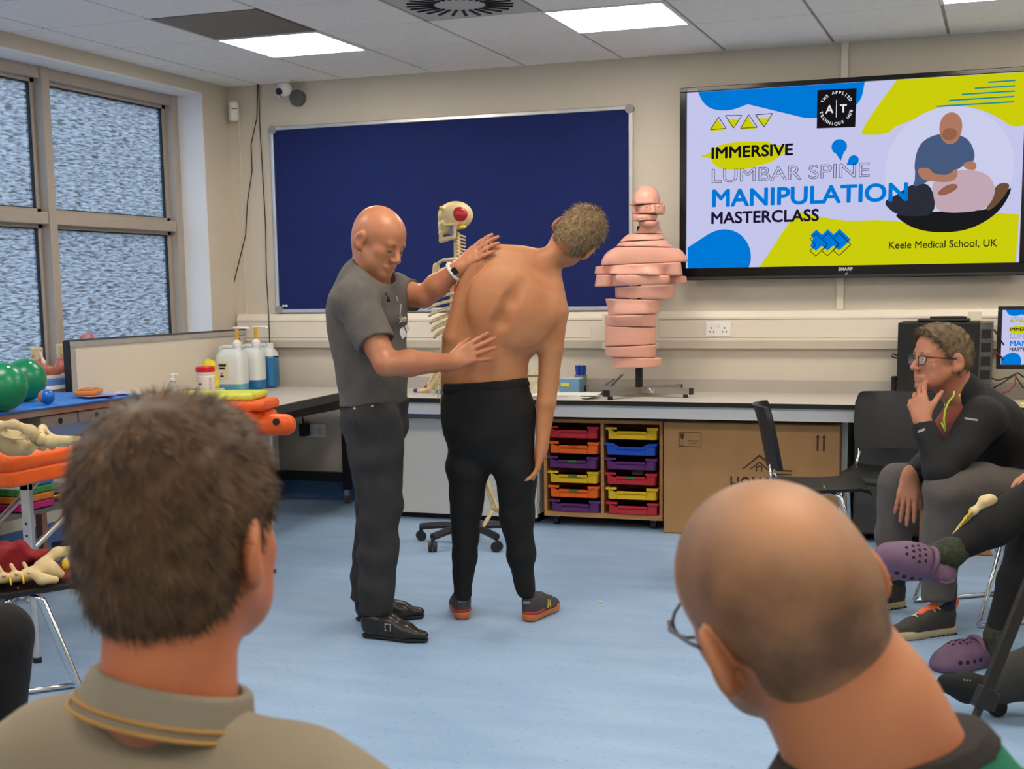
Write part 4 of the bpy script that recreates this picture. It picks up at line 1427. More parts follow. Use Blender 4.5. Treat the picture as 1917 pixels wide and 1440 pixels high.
for k, (dx, dy, c) in enumerate(((0.06, 0.04, (216, 90, 110)), (0.09, 0.10, (222, 200, 206)), (0.03, -0.06, (214, 120, 50)))):
    MB().box((dx, dy, 0.004 + 0.003 * k), (0.14, 0.20, 0.002), rz(0.3 * k)).build('leaflet', mat('leaflet%d' % k, c, 0.5, var=1, vscale=22, col2=(60, 120, 200)), pk)
# models on the sill
M_flesh = mat('model_flesh', (206, 128, 104), 0.35, var=0.3, vscale=30, col2=(178, 84, 70))
M_bone = mat('model_bone', (214, 194, 148), 0.45, var=0.2, vscale=40, col2=(198, 172, 120))
M_tend = mat('model_tendon', (230, 220, 214), 0.4)
sm = tag(MB().b2(-0.20, 0.02, -2.25, -1.45, SILL + 0.022, SILL + 0.055, 0.006).build('blue_mat', mat('blue_mat', (86, 130, 200), 0.6)), 'folded blue mat on the window sill', 'mat')
tag(MB().b2(-0.17, 0.0, -2.2, -1.60, SILL + 0.055, SILL + 0.075, 0.004).build('white_board_pad', M_whitepl), 'white flat tray on the blue mat on the sill', 'tray')
zb = SILL + 0.076
for lab, p, hh, tint in (('anatomical foot model with white tendons nearest on the sill', (-0.08, -1.90, zb), 0.16, 0), ('anatomical foot model half hidden behind the desk screen end', (-0.09, -1.68, zb), 0.17, 1)):
    f_ = empty('joint_model', lab, 'anatomical model', p, group='joint models on the sill')
    s1 = SDF()
    P0 = V3(p)
    s1.chain([P0 + (0, 0, 0.10), P0 + (0.0, 0.01, 0.06), P0 + (0.01, -0.03, 0.03), P0 + (0.03, 0.05, 0.022), P0 + (0.06, 0.10, 0.018)], [0.030, 0.036, 0.032, 0.026, 0.018], 0.012)
    sdf_obj('flesh', s1, M_flesh, f_, 0.005, wob=wrinkle(0.003, 160, 150, 140))
    s2 = SDF()
    s2.cone(P0 + (0, 0, 0.09), P0 + (0, 0, hh - 0.012), 0.030, 0.033, 0.01)
    s2.cut(P0 + (0, 0, hh - 0.012), (0, 0, 1))
    sdf_obj('bone_cut', s2, M_bone, f_, 0.005)
    s3 = SDF().chain([P0 + (0.032, -0.01, 0.12), P0 + (0.040, 0.0, 0.07), P0 + (0.035, 0.02, 0.03)], [0.006, 0.007, 0.006])
    sdf_obj('tendon', s3, M_tend, f_, 0.004)
hm = empty('hand_model', 'pinkish anatomical hand model upright on the sill behind the screen', 'anatomical model', (-0.11, -1.50, zb))
P0 = V3((-0.11, -1.50, zb))
s1 = SDF().chain([P0 + (0, 0, 0.012), P0 + (0, 0, 0.10), P0 + (0.02, 0.03, 0.17), P0 + (0.03, 0.05, 0.195)], [0.03, 0.035, 0.032, 0.02], 0.02)
sdf_obj('flesh', s1, mat('model_pink', (186, 140, 146), 0.35, var=0.3, vscale=20, col2=(150, 84, 90)), hm, 0.005)
sdf_obj('thumb', SDF().chain([P0 + (0.02, 0.03, 0.12), P0 + (0.05, 0.04, 0.16), P0 + (0.055, 0.05, 0.185)], [0.016, 0.013, 0.010]), M_flesh, hm, 0.004)
# on the shelf below
rb = empty('rainbow_tub', 'clear tub of rainbow coloured bands on the lower shelf', 'tub', (0.66, -2.99, 0.406))
for k, c in enumerate(((222, 44, 140), (236, 140, 50), (70, 150, 70), (50, 110, 190))):
    MB().b2(-0.09, 0.09, -0.10, 0.13, 0.004 + k * 0.034, 0.036 + k * 0.034, 0.006).build('band_layer', mat('band%d' % k, c, 0.5, var=0.3, vscale=30), rb)
MB().b2(-0.095, 0.095, -0.105, 0.135, 0.14, 0.165, 0.008).build('lid', mat('tub_lid', (190, 200, 206), 0.2, trans=0.4), rb)
gd = empty('brass_instrument', 'shiny gold coloured instrument lying on the lower shelf', 'instrument', (0.66, -2.74, 0.406))
MB().sph((0, 0, 0.022), 0.035, 20, (1, 1.3, 0.6)).build('bowl', mat('brass', (206, 164, 84), 0.18, 1.0), gd, 180)
MB().tube([(0, 0.03, 0.024), (0.01, 0.12, 0.030), (0.0, 0.22, 0.040)], 0.008).build('stem', mat('brass', (206, 164, 84), 0.18, 1.0), gd, 180)

# ------------------------------------------------------------------ massage couch
M_orange = mat('orange_vinyl', (236, 96, 24), 0.42, var=0.05, vscale=6, bump=0.1, bscale=120)
co = empty('massage_couch', 'orange massage couch on silver folding legs at the left', 'massage couch', (1.18, -3.10, 0))
CX0, CX1, CY0, CY1, CZ = 1.06, 1.53, -4.06, -2.17, 0.80
s = SDF()
s.box(((CX0 + CX1) / 2, (CY0 + CY1) / 2, CZ - 0.030), ((CX1 - CX0) / 2, (CY1 - CY0) / 2, 0.036), 0.034)
sdf_obj('cushion', s, M_orange, co, 0.009, wob=wrinkle(0.003, 7, 11, 3))
s = SDF()
s.box(((CX0 + CX1) / 2, (CY0 + CY1) / 2, CZ - 0.088), ((CX1 - CX0) / 2 - 0.008, (CY1 - CY0) / 2 - 0.008, 0.030), 0.014)
sdf_obj('padded_rail', s, M_orange, co, 0.009)
arm = SDF()
arm.cone((1.44, -2.36, CZ - 0.06), (1.62, -2.28, CZ - 0.065), 0.055, 0.05, 0.03)
arm.cone((1.25, -2.40, CZ - 0.09), (1.44, -2.36, CZ - 0.06), 0.03, 0.05, 0.03)
ar_ = sdf_obj('arm_bolster', arm, M_orange, co, 0.007)
bp_ = V3((1.610,-2.353,0.755))
o = co
MB().cyl(tuple(bp_ - V3((1.18, -3.10, 0)) + V3((-0.01, 0.04, 0))), tuple(bp_ - V3((1.18, -3.10, 0))), 0.015, n=16).build('socket_hole', M_blackpl, co)
for (x, y) in ((1.43, -3.86), (1.13, -3.80), (1.47, -2.19), (1.13, -2.25)):
    l = MB().b2(x - 0.020 - 1.18, x + 0.020 - 1.18, y - 0.012 + 3.10, y + 0.012 + 3.10, 0.28, CZ - 0.11, 0.003, 1).build('leg', M_alu, co)
    MB().cyl((x - 1.18, y + 3.10, 0.012), (x - 1.18, y + 3.10, 0.32), 0.0135, n=14).build('inner_tube', M_alu, l, 40)
    MB().cyl((x - 1.18, y + 3.10, 0), (x - 1.18, y + 3.10, 0.02), 0.0165, n=14).build('rubber_foot', M_blackpl, l)
    for k in range(6):
        MB().cyl((x - 1.18, y - 0.0125 + 3.10, 0.30 + k * 0.045), (x - 1.18, y - 0.014 + 3.10, 0.30 + k * 0.045), 0.005, n=8).build('height_hole', M_blackpl, l)
for (a, b) in (((1.43, -3.86, 0.42), (1.43, -3.30, CZ - 0.12)), ((1.13, -3.80, 0.42), (1.13, -3.30, CZ - 0.12)), ((1.43, -3.85, 0.36), (1.20, -3.40, 0.34)), ((1.20, -3.62, 0.16), (1.22, -2.9, 0.56)),
               ((1.47, -2.19, 0.42), (1.47, -2.75, CZ - 0.12)), ((1.13, -2.25, 0.42), (1.13, -2.75, CZ - 0.12))):
    MB().cyl(tuple(V3(a) - V3((1.18, -3.10, 0))), tuple(V3(b) - V3((1.18, -3.10, 0))), 0.012, n=10).build('brace', M_alu, co, 40)
MB().box((0.02, -0.30, 0.345), (0.05, 0.06, 0.035), None, 0.006).build('joint_clamp', M_blackpl, co)
for (a, b) in (((1.43, -3.85, 0.46), (1.22, -3.45, 0.22)), ((1.22, -3.45, 0.26), (1.13, -2.25, 0.45))):
    MB().cyl(tuple(V3(a) - V3((1.18, -3.10, 0))), tuple(V3(b) - V3((1.18, -3.10, 0))), 0.003, n=6).build('tie_cable', M_alu, co)
MB().b2(1.10 - 1.18, 1.45 - 1.18, -3.872 + 3.10, -3.848 + 3.10, CZ - 0.15, CZ - 0.12).build('cross_bar', M_alu, co)
MB().b2(1.10 - 1.18, 1.47 - 1.18, -2.235 + 3.10, -2.21 + 3.10, CZ - 0.15, CZ - 0.12).build('cross_bar', M_alu, co)
# towel, pads, pelvis
tw = SDF().box((1.25, -3.12, CZ + 0.0125), (0.17, 0.55, 0.0045), 0.005)
tag(sdf_obj('navy_towel', tw, mat('navy_towel', (52, 62, 88), 0.95, bump=0.3, bscale=300), None, 0.008, wob=wrinkle(0.003, 18, 15, 3)), 'navy towel spread on the orange couch', 'towel')
RM = np.array(rz(0.22))
for nm, lab, z, m_, cx_, hs in (('orange_pad', 'orange vinyl cushion pad at the far end of the couch', CZ + 0.030, M_orange, 1.34, (0.22, 0.13, 0.024)),
                                ('lime_pad', 'lime green wipe-clean pad on top of the orange pad', CZ + 0.072, mat('lime_vinyl', (206, 216, 74), 0.35, var=0.08, vscale=12), 1.29, (0.21, 0.125, 0.017))):
    pdm = empty(nm, lab, 'pad', (cx_, -2.33, z))
    s = SDF().box((cx_, -2.33, z), hs, hs[2] * 0.8, RM)
    sdf_obj('cushion', s, m_, pdm, 0.006, wob=wrinkle(0.002, 30, 24, 10))
    MB().tube([(0.03, -0.136, 0.0), (0.034, -0.150, 0.008), (0.038, -0.152, -0.010), (0.03, -0.142, -0.014)], 0.006, 8).build('tie_tab', m_, pdm, 180)


def pelvis(name, label, o, M, sc=1.0):
    """hip bone model with two stub femurs; o world origin, M columns: x side, y down the legs, z up"""
    t = empty(name, label, 'anatomical model', tuple(o))
    W = lambda p: V3(o) + np.asarray(M) @ (V3(p) * sc)
    s = SDF()
    for sx in (-1, 1):
        pts = [(sx * 0.035, -0.07, 0.02), (sx * 0.085, -0.10, 0.045), (sx * 0.125, -0.06, 0.05), (sx * 0.12, 0.0, 0.03), (sx * 0.09, 0.035, 0.0)]
        s.chain([W(p) for p in pts], [0.012 * sc, 0.014 * sc, 0.014 * sc, 0.017 * sc, 0.026 * sc], 0.018)
        s.ell(W((sx * 0.085, -0.045, 0.02)), (0.05 * sc, 0.055 * sc, 0.010 * sc), np.asarray(M) @ np.array(ry(sx * 0.5)), 0.015)
        s.chain([W(p) for p in ((sx * 0.09, 0.035, 0.0), (sx * 0.05, 0.055, 0.035), (0, 0.065, 0.045))], [0.022 * sc, 0.010 * sc, 0.012 * sc], 0.01)
        s.chain([W(p) for p in ((sx * 0.09, 0.035, 0.0), (sx * 0.075, 0.085, -0.02), (sx * 0.035, 0.09, 0.015), (0, 0.07, 0.045))], [0.022 * sc, 0.014 * sc, 0.009 * sc, 0.010 * sc], 0.01)
        s.ell(W((sx * 0.10, 0.038, 0.0)), 0.024 * sc, None, 0.004, True)
    s.chain([W(p) for p in ((0, -0.085, 0.0), (0, -0.04, -0.02), (0, 0.01, -0.03), (0, 0.045, -0.02))], [0.042 * sc, 0.036 * sc, 0.022 * sc, 0.009 * sc], 0.02)
    sdf_obj('hip_bones', s, M_bone, t, 0.0045)
    for sx in (-1, 1):
        f_ = SDF()
        f_.ell(W((sx * 0.105, 0.040, 0.0)), 0.0235 * sc, None, 0.008)
        f_.chain([W(p) for p in ((sx * 0.11, 0.045, 0.0), (sx * 0.155, 0.065, -0.005))], [0.015 * sc, 0.018 * sc], 0.012)
        f_.ell(W((sx * 0.168, 0.055, -0.008)), 0.021 * sc, None, 0.015)
        f_.chain([W(p) for p in ((sx * 0.160, 0.075, -0.004), (sx * 0.135, 0.20, 0.0))], [0.018 * sc, 0.0145 * sc], 0.015)
        f_.cut(W((sx * 0.136, 0.195, 0.0)), np.asarray(M) @ V3((-sx * 0.15, 1, 0.0)), 0.002)
        sdf_obj('femur_stub', f_, M_bone, t, 0.0045)
    return t


pv = V3((1.688,-4.166,0.872))
PM = np.stack([unit((0.75, -0.60, 0.12)), unit((0.62, 0.78, -0.10)), unit((-0.05, 0.13, 0.99))], 1)
PM[:, 2] = unit(np.cross(PM[:, 0], PM[:, 1]))
PM[:, 1] = np.cross(PM[:, 2], PM[:, 0])
pelvis('pelvis_model', 'cream plastic pelvis model with femur stubs on the navy towel', pv, PM, 0.92)


# ------------------------------------------------------------------ anatomy helpers
def head_prims(s, o, M, sc=1.0, ears=True, face=True, k=1.0):
    """adds a head to s; o centre, M columns x(right) y(forward) z(up)"""
    M = np.asarray(M)
    W = lambda x, y, z: V3(o) + M @ (V3((x, y, z)) * sc)
    E = lambda c, r, kk=0.02, R=None, sub=False: s.ell(W(*c), V3(r) * sc, M if R is None else M @ R, kk * sc, sub)
    E((0, -0.012, 0.030), (0.077, 0.097, 0.088))
    E((0, -0.040, -0.005), (0.066, 0.062, 0.070), 0.03)
    E((0, 0.034, 0.030), (0.064, 0.058, 0.062), 0.03)
    if face:
        E((0, 0.034, -0.030), (0.060, 0.056, 0.066), 0.03)
        for q in (-1, 1):
            E((q * 0.040, 0.056, -0.024), (0.025, 0.024, 0.022), 0.02)
            s.cone(W(q * 0.052, 0.010, -0.052), W(q * 0.020, 0.068, -0.098), 0.020 * sc, 0.017 * sc, 0.025 * sc)
            E((q * 0.040, 0.045, -0.065), (0.022, 0.030, 0.032), 0.025)
        E((0, 0.074, -0.099), (0.022, 0.018, 0.017), 0.02)
        E((0, 0.030, -0.072), (0.046, 0.050, 0.036), 0.02)
        s.cone(W(-0.034, 0.082, 0.014), W(0.034, 0.082, 0.014), 0.0115 * sc, None, 0.014 * sc)
        for q in (-1, 1):
            E((q * 0.031, 0.099, -0.003), (0.016, 0.013, 0.011), 0.010, None, True)
            E((q * 0.031, 0.077, -0.004), (0.0145, 0.0145, 0.0125), 0.004)
        s.cone(W(0, 0.088, 0.006), W(0, 0.113, -0.034), 0.0075 * sc, 0.0115 * sc, 0.012 * sc)
        for q in (-1, 1):
            E((q * 0.0115, 0.101, -0.039), (0.0085, 0.011, 0.0075), 0.006)
        s.cone(W(-0.020, 0.086, -0.068), W(0.020, 0.086, -0.068), 0.0075 * sc, None, 0.01 * sc)
        s.cone(W(-0.009, 0.0925, -0.066), W(0.009, 0.0925, -0.066), 0.0055 * sc, None, 0.008 * sc)
        s.cone(W(-0.010, 0.0905, -0.0785), W(0.010, 0.0905, -0.0785), 0.0065 * sc, None, 0.008 * sc)
        s.cone(W(-0.022, 0.0985, -0.0725), W(0.022, 0.0985, -0.0725), 0.0030 * sc, None, 0.003 * sc, sub=True)
    if ears:
        for q in (-1, 1):
            Rr = np.array(rz(q * 0.45)) @ np.array(rx(-0.18))
            E((q * 0.086, -0.014, -0.010), (0.0100, 0.021, 0.034), 0.008, Rr)
            E((q * 0.081, -0.006, -0.036), (0.0080, 0.011, 0.013), 0.008, Rr)
            E((q * 0.095, -0.008, -0.008), (0.0075, 0.0115, 0.019), 0.005, Rr, True)
    return s


FLEN = [(0.044, 0.027, 0.022), (0.049, 0.031, 0.024), (0.045, 0.029, 0.023), (0.035, 0.021, 0.020)]
FX = [0.031, 0.0105, -0.0105, -0.030]
FY = [0.090, 0.094, 0.090, 0.081]


def hand_prims(s, o, M, side=1, curl=(0.3, 0.3, 0.3, 0.3), spread=(0.10, 0.02, -0.05, -0.14), thumb=(0.7, 0.35, 0.3), sc=1.0, joint=(1.0, 1.0, 0.8), k=0.004, kp=0.012):
    """hand grown from the wrist o; M columns: x to the thumb (before side), y to the fingers, z back of the hand
    returns the fingertip list"""
    M = np.asarray(M) @ np.diag([side, 1, 1])
    W = lambda p: V3(o) + M @ (V3(p) * sc)
    Rm = np.asarray(M)
    s.cone(W((0, -0.02, 0)), W((0, 0.02, 0)), 0.027 * sc, 0.030 * sc, 0.02, Rm[:, 2], 0.72)
    for i in range(4):
        s.cone(W((FX[i] * 0.62, 0.018, 0.0)), W((FX[i], FY[i] - 0.004, 0.001)), 0.0150 * sc, 0.0118 * sc, kp)
    s.cone(W((0.016, 0.022, -0.006)), W((0.030, 0.055, -0.010)), 0.017 * sc, 0.014 * sc, kp)
    tips = []
    for i in range(4):
        p = V3((FX[i], FY[i] - 0.006, 0.001))
        a = 0.0
        r = [0.0102, 0.0094, 0.0085, 0.0068]
        if i == 3:
            r = [v * 0.88 for v in r]
        for j in range(3):
            a += curl[i] * joint[j]
            d = np.array([math.sin(spread[i]) * math.cos(a), math.cos(spread[i]) * math.cos(a), -math.sin(a)])
            q = p + d * FLEN[i][j]
            s.cone(W(p), W(q), r[j] * sc, r[j + 1] * sc, k if j == 0 else 0.006)
            p = q
        tips.append(W(p))
    a0, a1, dn = thumb
    p = V3((0.024, 0.026, -0.008))
    for j, (ln, r0, r1) in enumerate(((0.042, 0.0150, 0.0118), (0.032, 0.0115, 0.0100), (0.026, 0.0100, 0.0076))):
        an = a0 - a1 * j * 0.5
        d = np.array([math.sin(an), math.cos(an), -dn * (0.5 + 0.5 * j)])
        q = p + unit(d) * ln
        s.cone(W(p), W(q), r0 * sc, r1 * sc, 0.008 if j == 0 else 0.005)
        p = q
    tips.append(W(p))
    return tips


# ------------------------------------------------------------------ chairs
M_shell = mat('black_chair_shell', (17, 17, 18), 0.42, var=0.1, vscale=8, bump=0.05, bscale=200)


def chair(label, loc, ang):
    c = empty('stacking_chair', label, 'chair', loc, ang, group='black stacking chairs')
    c0 = V3(loc)
    sh = []
    nseg = 8
    rows_ = [(-0.19, 0.452), (-0.10, 0.445), (0.02, 0.445), (0.12, 0.452), (0.19, 0.455), (0.225, 0.445), (0.238, 0.425)]
    for (y, z) in rows_:
        w = 0.215 if y < 0.2 else 0.205
        top = [(-w + 2 * w * k / nseg, y, z - 0.012 * (1 - (2 * k / nseg - 1) ** 2) + 0.004) for k in range(nseg + 1)]
        sh.append(top + [(p[0], p[1], p[2] - 0.014) for p in reversed(top)])
    MB().loft(sh).build('seat', M_shell, c, 40)
    bk = []
    for (y, z, w) in ((-0.200, 0.535, 0.200), (-0.212, 0.60, 0.212), (-0.228, 0.68, 0.216), (-0.248, 0.76, 0.214), (-0.262, 0.805, 0.200), (-0.268, 0.815, 0.185)):
        fr_ = [(-w + 2 * w * k / nseg, y + 0.05 * ((2 * k / nseg - 1) ** 2), z) for k in range(nseg + 1)]
        bk.append(fr_ + [(p[0] * 0.99, p[1] - 0.022, p[2]) for p in reversed(fr_)])
    MB().loft(bk).build('backrest', M_shell, c, 40)
    for s in (-1, 1):
        x = s * 0.20
        MB().tube([(x * 0.96, 0.06, 0.436), (x * 1.06, 0.10, 0.42), (x * 1.16, 0.225, 0.03), (x * 1.16, 0.23, 0.012)], 0.0095, 8).build('leg', M_chrome, c, 180)
        MB().tube([(x * 0.96, 0.02, 0.436), (x * 1.06, -0.01, 0.42), (x * 1.16, -0.245, 0.03), (x * 1.16, -0.25, 0.012)], 0.0095, 8).build('leg', M_chrome, c, 180)
        MB().tube([(x * 1.16, -0.25, 0.0105), (x * 1.16, 0.0, 0.0105), (x * 1.16, 0.23, 0.0105)], 0.0095, 8).build('runner', M_chrome, c, 180)
        MB().tube([(x * 0.9, -0.05, 0.434), (x * 1.0, -0.17, 0.445), (x * 0.95, -0.205, 0.50), (x * 0.93, -0.205, 0.56)], 0.0085, 8).build('back_upright', M_chrome, c, 180)
    MB().tube([(-0.19, 0.04, 0.432), (0.19, 0.04, 0.432)], 0.0095, 8).build('cross_tube', M_chrome, c, 180)
    return c


chair('empty black chair standing sideways in front of the cardboard carton', (3.98, -1.62, 0), math.radians(-80))
chair('black chair facing the room between the carton and the seated man', (4.28, -1.09, 0), math.radians(177))
chair('black chair that the man with glasses sits on', (4.77, -2.02, 0), math.radians(125))
chair('black chair holding the red cloth and spine model', (1.78, -4.42, 0), math.radians(-45))

# ------------------------------------------------------------------ spine model, cloth on that chair
CHM = np.array(rz(math.radians(-45)))
CHO = V3((1.78, -4.42, 0.0))
ch = lambda x, y, z: CHO + CHM @ V3((x, y, z))
cl = SDF()
for (a, b, r) in (((0.0, -0.12, 0.50), (0.0, 0.06, 0.515), 0.05), ((-0.05, -0.20, 0.49), (-0.02, 0.0, 0.51), 0.05), ((0.0, 0.0, 0.535), (0.0, 0.10, 0.52), 0.035), ((-0.09, -0.1, 0.48), (-0.07, 0.1, 0.48), 0.04), ((0.0, 0.14, 0.48), (0.10, 0.17, 0.47), 0.024)):
    cl.cone(ch(*a), ch(*b), r, r * 0.8, 0.03)
cl.cut(ch(0, 0, 0.457), (0, 0, -1), 0.002)
tag(sdf_obj('red_cloth', cl, mat('red_cloth_weave', (140, 28, 36), 0.85, var=0.15, vscale=14, bump=0.4, bscale=30), None, 0.005, wob=wrinkle(0.020, 75, 82, 66), smooth=1), 'crumpled dark red cloth under the spine model', 'cloth')


def spine_model(name, label, pts, up, out, n, r, tip=True, nerves=True):
    """n vertebrae along the polyline pts; up = spinous process side, out = nerve side"""
    t = empty(name, label, 'anatomical model', tuple(pts[0]))
    P = [V3(p) for p in pts]
    seg = np.cumsum([0] + [np.linalg.norm(b - a) for a, b in zip(P[:-1], P[1:])])
    up, out = unit(up), unit(out)
    My = mat('nerve_yellow', (222, 186, 40), 0.4)
    for i in range(n):
        d = seg[-1] * i / (n - 1)
        k = min(int(np.searchsorted(seg, d, 'right')) - 1, len(P) - 2)
        f_ = (d - seg[k]) / (seg[k + 1] - seg[k])
        c = P[k] * (1 - f_) + P[k + 1] * f_
        ax = unit(P[k + 1] - P[k])
        o_ = unit(out - ax * (out @ ax))
        v = SDF()
        L = seg[-1] / (n - 1)
        v.cone(c - ax * L * 0.30, c + ax * L * 0.30, r, r, 0.004)
        v.cone(c + up * r * 0.8, c + up * r * 2.3 - ax * r * 0.6, r * 0.42, r * 0.36, 0.006)
        v.cone(c + up * r * 0.7, c + o_ * r * 1.5 + up * r * 0.9, r * 0.38, r * 0.30, 0.005)
        v.cone(c + up * r * 0.7, c - o_ * r * 1.5 + up * r * 0.9, r * 0.38, r * 0.30, 0.005)
        q = sdf_obj('vertebra', v, M_bone, t, 0.0035)
        if nerves:
            a = c + o_ * r * 0.7 + up * r * 0.4 + ax * L * 0.45 - V3(pts[0])
            MB().tube([tuple(a), tuple(a + o_ * r * 0.9 - up * r * 0.3), tuple(a + o_ * r * 1.3 - up * r * 1.2)], r * 0.2, 6).build('nerve_root', My, q, 180)
    return t


z0 = 0.487
R56 = np.array(rz(math.radians(56)))
ch0 = ch


def ch(x, y, z):
    p_ = R56 @ V3((x - 0.09, y - 0.05, 0)) * 1.15 + V3((0.120, 0.07, 0))
    return ch0(p_[0], p_[1], z)


z0 = 0.483
sp = [ch(-0.235, -0.17, z0), ch(-0.12, -0.09, z0), ch(0.0, -0.02, z0 - 0.002), ch(0.09, 0.05, z0)]
spt = spine_model('spine_model', 'plastic spine model with yellow nerves lying on the black chair', sp, CHM @ V3((-0.35, 0, 1.0)), CHM @ V3((1, 0, -0.1)), 13, 0.017)
s = SDF()
P9 = ch(0.13, 0.085, z0 + 0.012)
s.chain([ch(0.085, 0.05, z0), P9, ch(0.165, 0.10, z0 - 0.01)], [0.022, 0.028, 0.014], 0.015)
s.chain([ch(0.10, 0.09, z0 + 0.02), ch(0.135, 0.13, z0 + 0.055), ch(0.185, 0.155, z0 + 0.06), ch(0.21, 0.16, z0 + 0.03)], [0.016, 0.016, 0.017, 0.012], 0.012)
s.chain([ch(0.115, 0.04, z0), ch(0.145, 0.02, z0 - 0.004), ch(0.17, 0.045, z0 - 0.012)], [0.014, 0.017, 0.012], 0.012)
sdf_obj('sacrum', s, M_bone, spt, 0.004)
s = SDF().ell(ch(0.17, 0.11, z0 + 0.022), (0.024, 0.012, 0.018), CHM, 0.005)
sdf_obj('nerve_plexus', s, mat('nerve_yellow', (222, 186, 40), 0.4), spt, 0.004)

# ------------------------------------------------------------------ hanging skeleton on a castor stand
sk = empty('skeleton_model', 'full size plastic skeleton with red skull window on a castor stand', 'skeleton model', (2.11, -1.22, 0))
M_dk = mat('stand_black', (34, 34, 35), 0.5)
for k in range(5):
    a = math.radians(178 + 72 * k)
    e = (0.285 * math.cos(a), 0.285 * math.sin(a))
    am = MB().tube([(0.02 * math.cos(a), 0.02 * math.sin(a), 0.098), (e[0] * 0.6, e[1] * 0.6, 0.092), (e[0], e[1], 0.078)], 0.02, 6).build('base_arm', M_dk, sk)
    w = MB()
    n = Vector((-math.sin(a + 0.6), math.cos(a + 0.6), 0))
    for q in (-1, 1):
        w.cyl(tuple(Vector((e[0], e[1], 0.027)) + n * (q * 0.012 - 0.008)), tuple(Vector((e[0], e[1], 0.027)) + n * (q * 0.012 + 0.008)), 0.027, n=16)
    w.build('castor', M_dk, am, 40)
    MB().cyl((e[0], e[1], 0.03), (e[0], e[1], 0.075), 0.009).build('castor_pin', M_dk, am)
MB().cyl((0, 0, 0.06), (0, 0, 1.0), 0.012, n=12).build('pole', M_chrome, sk, 40)
MB().cyl((0, 0, 0.06), (0, 0, 0.13), 0.03, n=16).build('hub', M_dk, sk, 40)
SF = unit((-0.90, -0.43, 0.0))
SL = np.cross((0, 0, 1), SF)          # its left, towards the room
SKM = np.stack([-SL, SF, V3((0, 0, 1))], 1)
so = V3((2.120,-1.370,1.699))
B3 = lambda x, y, z: V3((so[0], so[1], 0)) + SKM @ V3((x, y, z))
SH = lambda p: p
hz = so[2]


def bone(name, pts, rads, k=0.008, h=0.005, m_=None):
    return sdf_obj(name, SDF().chain(pts, rads, k), m_ or M_bone, sk, h)


s = SDF()
HM = SKM @ np.array(rx(-0.05))
W = lambda x, y, z: so + HM @ V3((x, y, z))
s.ell(W(0, -0.008, 0.022), (0.070, 0.090, 0.072), HM, 0.02)
s.ell(W(0, 0.045, -0.030), (0.046, 0.040, 0.040), HM, 0.02)
s.cone(W(-0.05, 0.062, -0.012), W(0.05, 0.062, -0.012), 0.010, None, 0.01)
for q in (-1, 1):
    s.ell(W(q * 0.030, 0.088, 0.000), (0.018, 0.022, 0.016), HM, 0.006, True)
    s.cone(W(q * 0.055, 0.055, -0.025), W(q * 0.064, -0.01, -0.022), 0.007, 0.006, 0.006)
    s.cone(W(q * 0.056, 0.0, -0.03), W(q * 0.050, 0.012, -0.085), 0.011, 0.011, 0.008)
    s.cone(W(q * 0.050, 0.012, -0.085), W(q * 0.014, 0.072, -0.098), 0.011, 0.013, 0.008)
s.ell(W(0, 0.098, -0.026), (0.011, 0.02, 0.014), HM, 0.004, True)
s.cone(W(-0.02, 0.070, -0.062), W(0.02, 0.070, -0.062), 0.014, None, 0.01)
s.cone(W(-0.02, 0.072, -0.082), W(0.02, 0.072, -0.082), 0.011, None, 0.006)
skl = sdf_obj('skull', s, M_bone, sk, 0.0035)
sdf_obj('red_window', SDF().ell(W(-0.049, -0.022, 0.024), (0.026, 0.046, 0.040), HM, 0.005), mat('window_red', (178, 34, 42), 0.3, var=0.2, vscale=30), skl, 0.0035)
sdf_obj('blue_muscle', SDF().ell(W(-0.056, 0.018, -0.062), (0.008, 0.014, 0.024), HM, 0.005), mat('muscle_blue', (96, 116, 140), 0.4), skl, 0.004)
sdf_obj('yellow_patch', SDF().ell(W(-0.052, -0.035, -0.040), (0.014, 0.022, 0.010), HM, 0.005), mat('nerve_yellow', (222, 186, 40), 0.4), skl, 0.004)
sdf_obj('yellow_patch', SDF().ell(W(-0.040, 0.064, 0.062), (0.012, 0.010, 0.012), HM, 0.005), mat('nerve_yellow', (222, 186, 40), 0.4), skl, 0.004)
for k in range(7):
    z = hz - 0.072 - 0.017 * k
    s = SDF().cone(B3(0, -0.012, z), B3(0, -0.012, z - 0.008), 0.017, 0.017, 0.004)
    s.cone(B3(0, -0.025, z - 0.004), B3(0, -0.055, z - 0.012), 0.006, 0.005, 0.004)
    for q in (-1, 1):
        s.cone(B3(0, -0.015, z), B3(q * 0.028, -0.012, z), 0.007, 0.006, 0.004)
    sdf_obj('neck_vertebra', s, M_bone, sk, 0.004)
for k in range(17):
    z = hz - 0.20 - 0.031 * k
    yb_ = -0.035 - 0.030 * math.sin(math.pi * min(k, 12) / 12)
    s = SDF().cone(B3(0, yb_, z), B3(0, yb_, z - 0.018), 0.019, 0.020, 0.004)
    s.cone(B3(0, yb_ - 0.02, z), B3(0, yb_ - 0.06, z - 0.02), 0.007, 0.006, 0.004)
    s.cone(B3(-0.035, yb_ - 0.01, z), B3(0.035, yb_ - 0.01, z), 0.006, None, 0.004)
    sdf_obj('vertebra', s, M_bone, sk, 0.005)
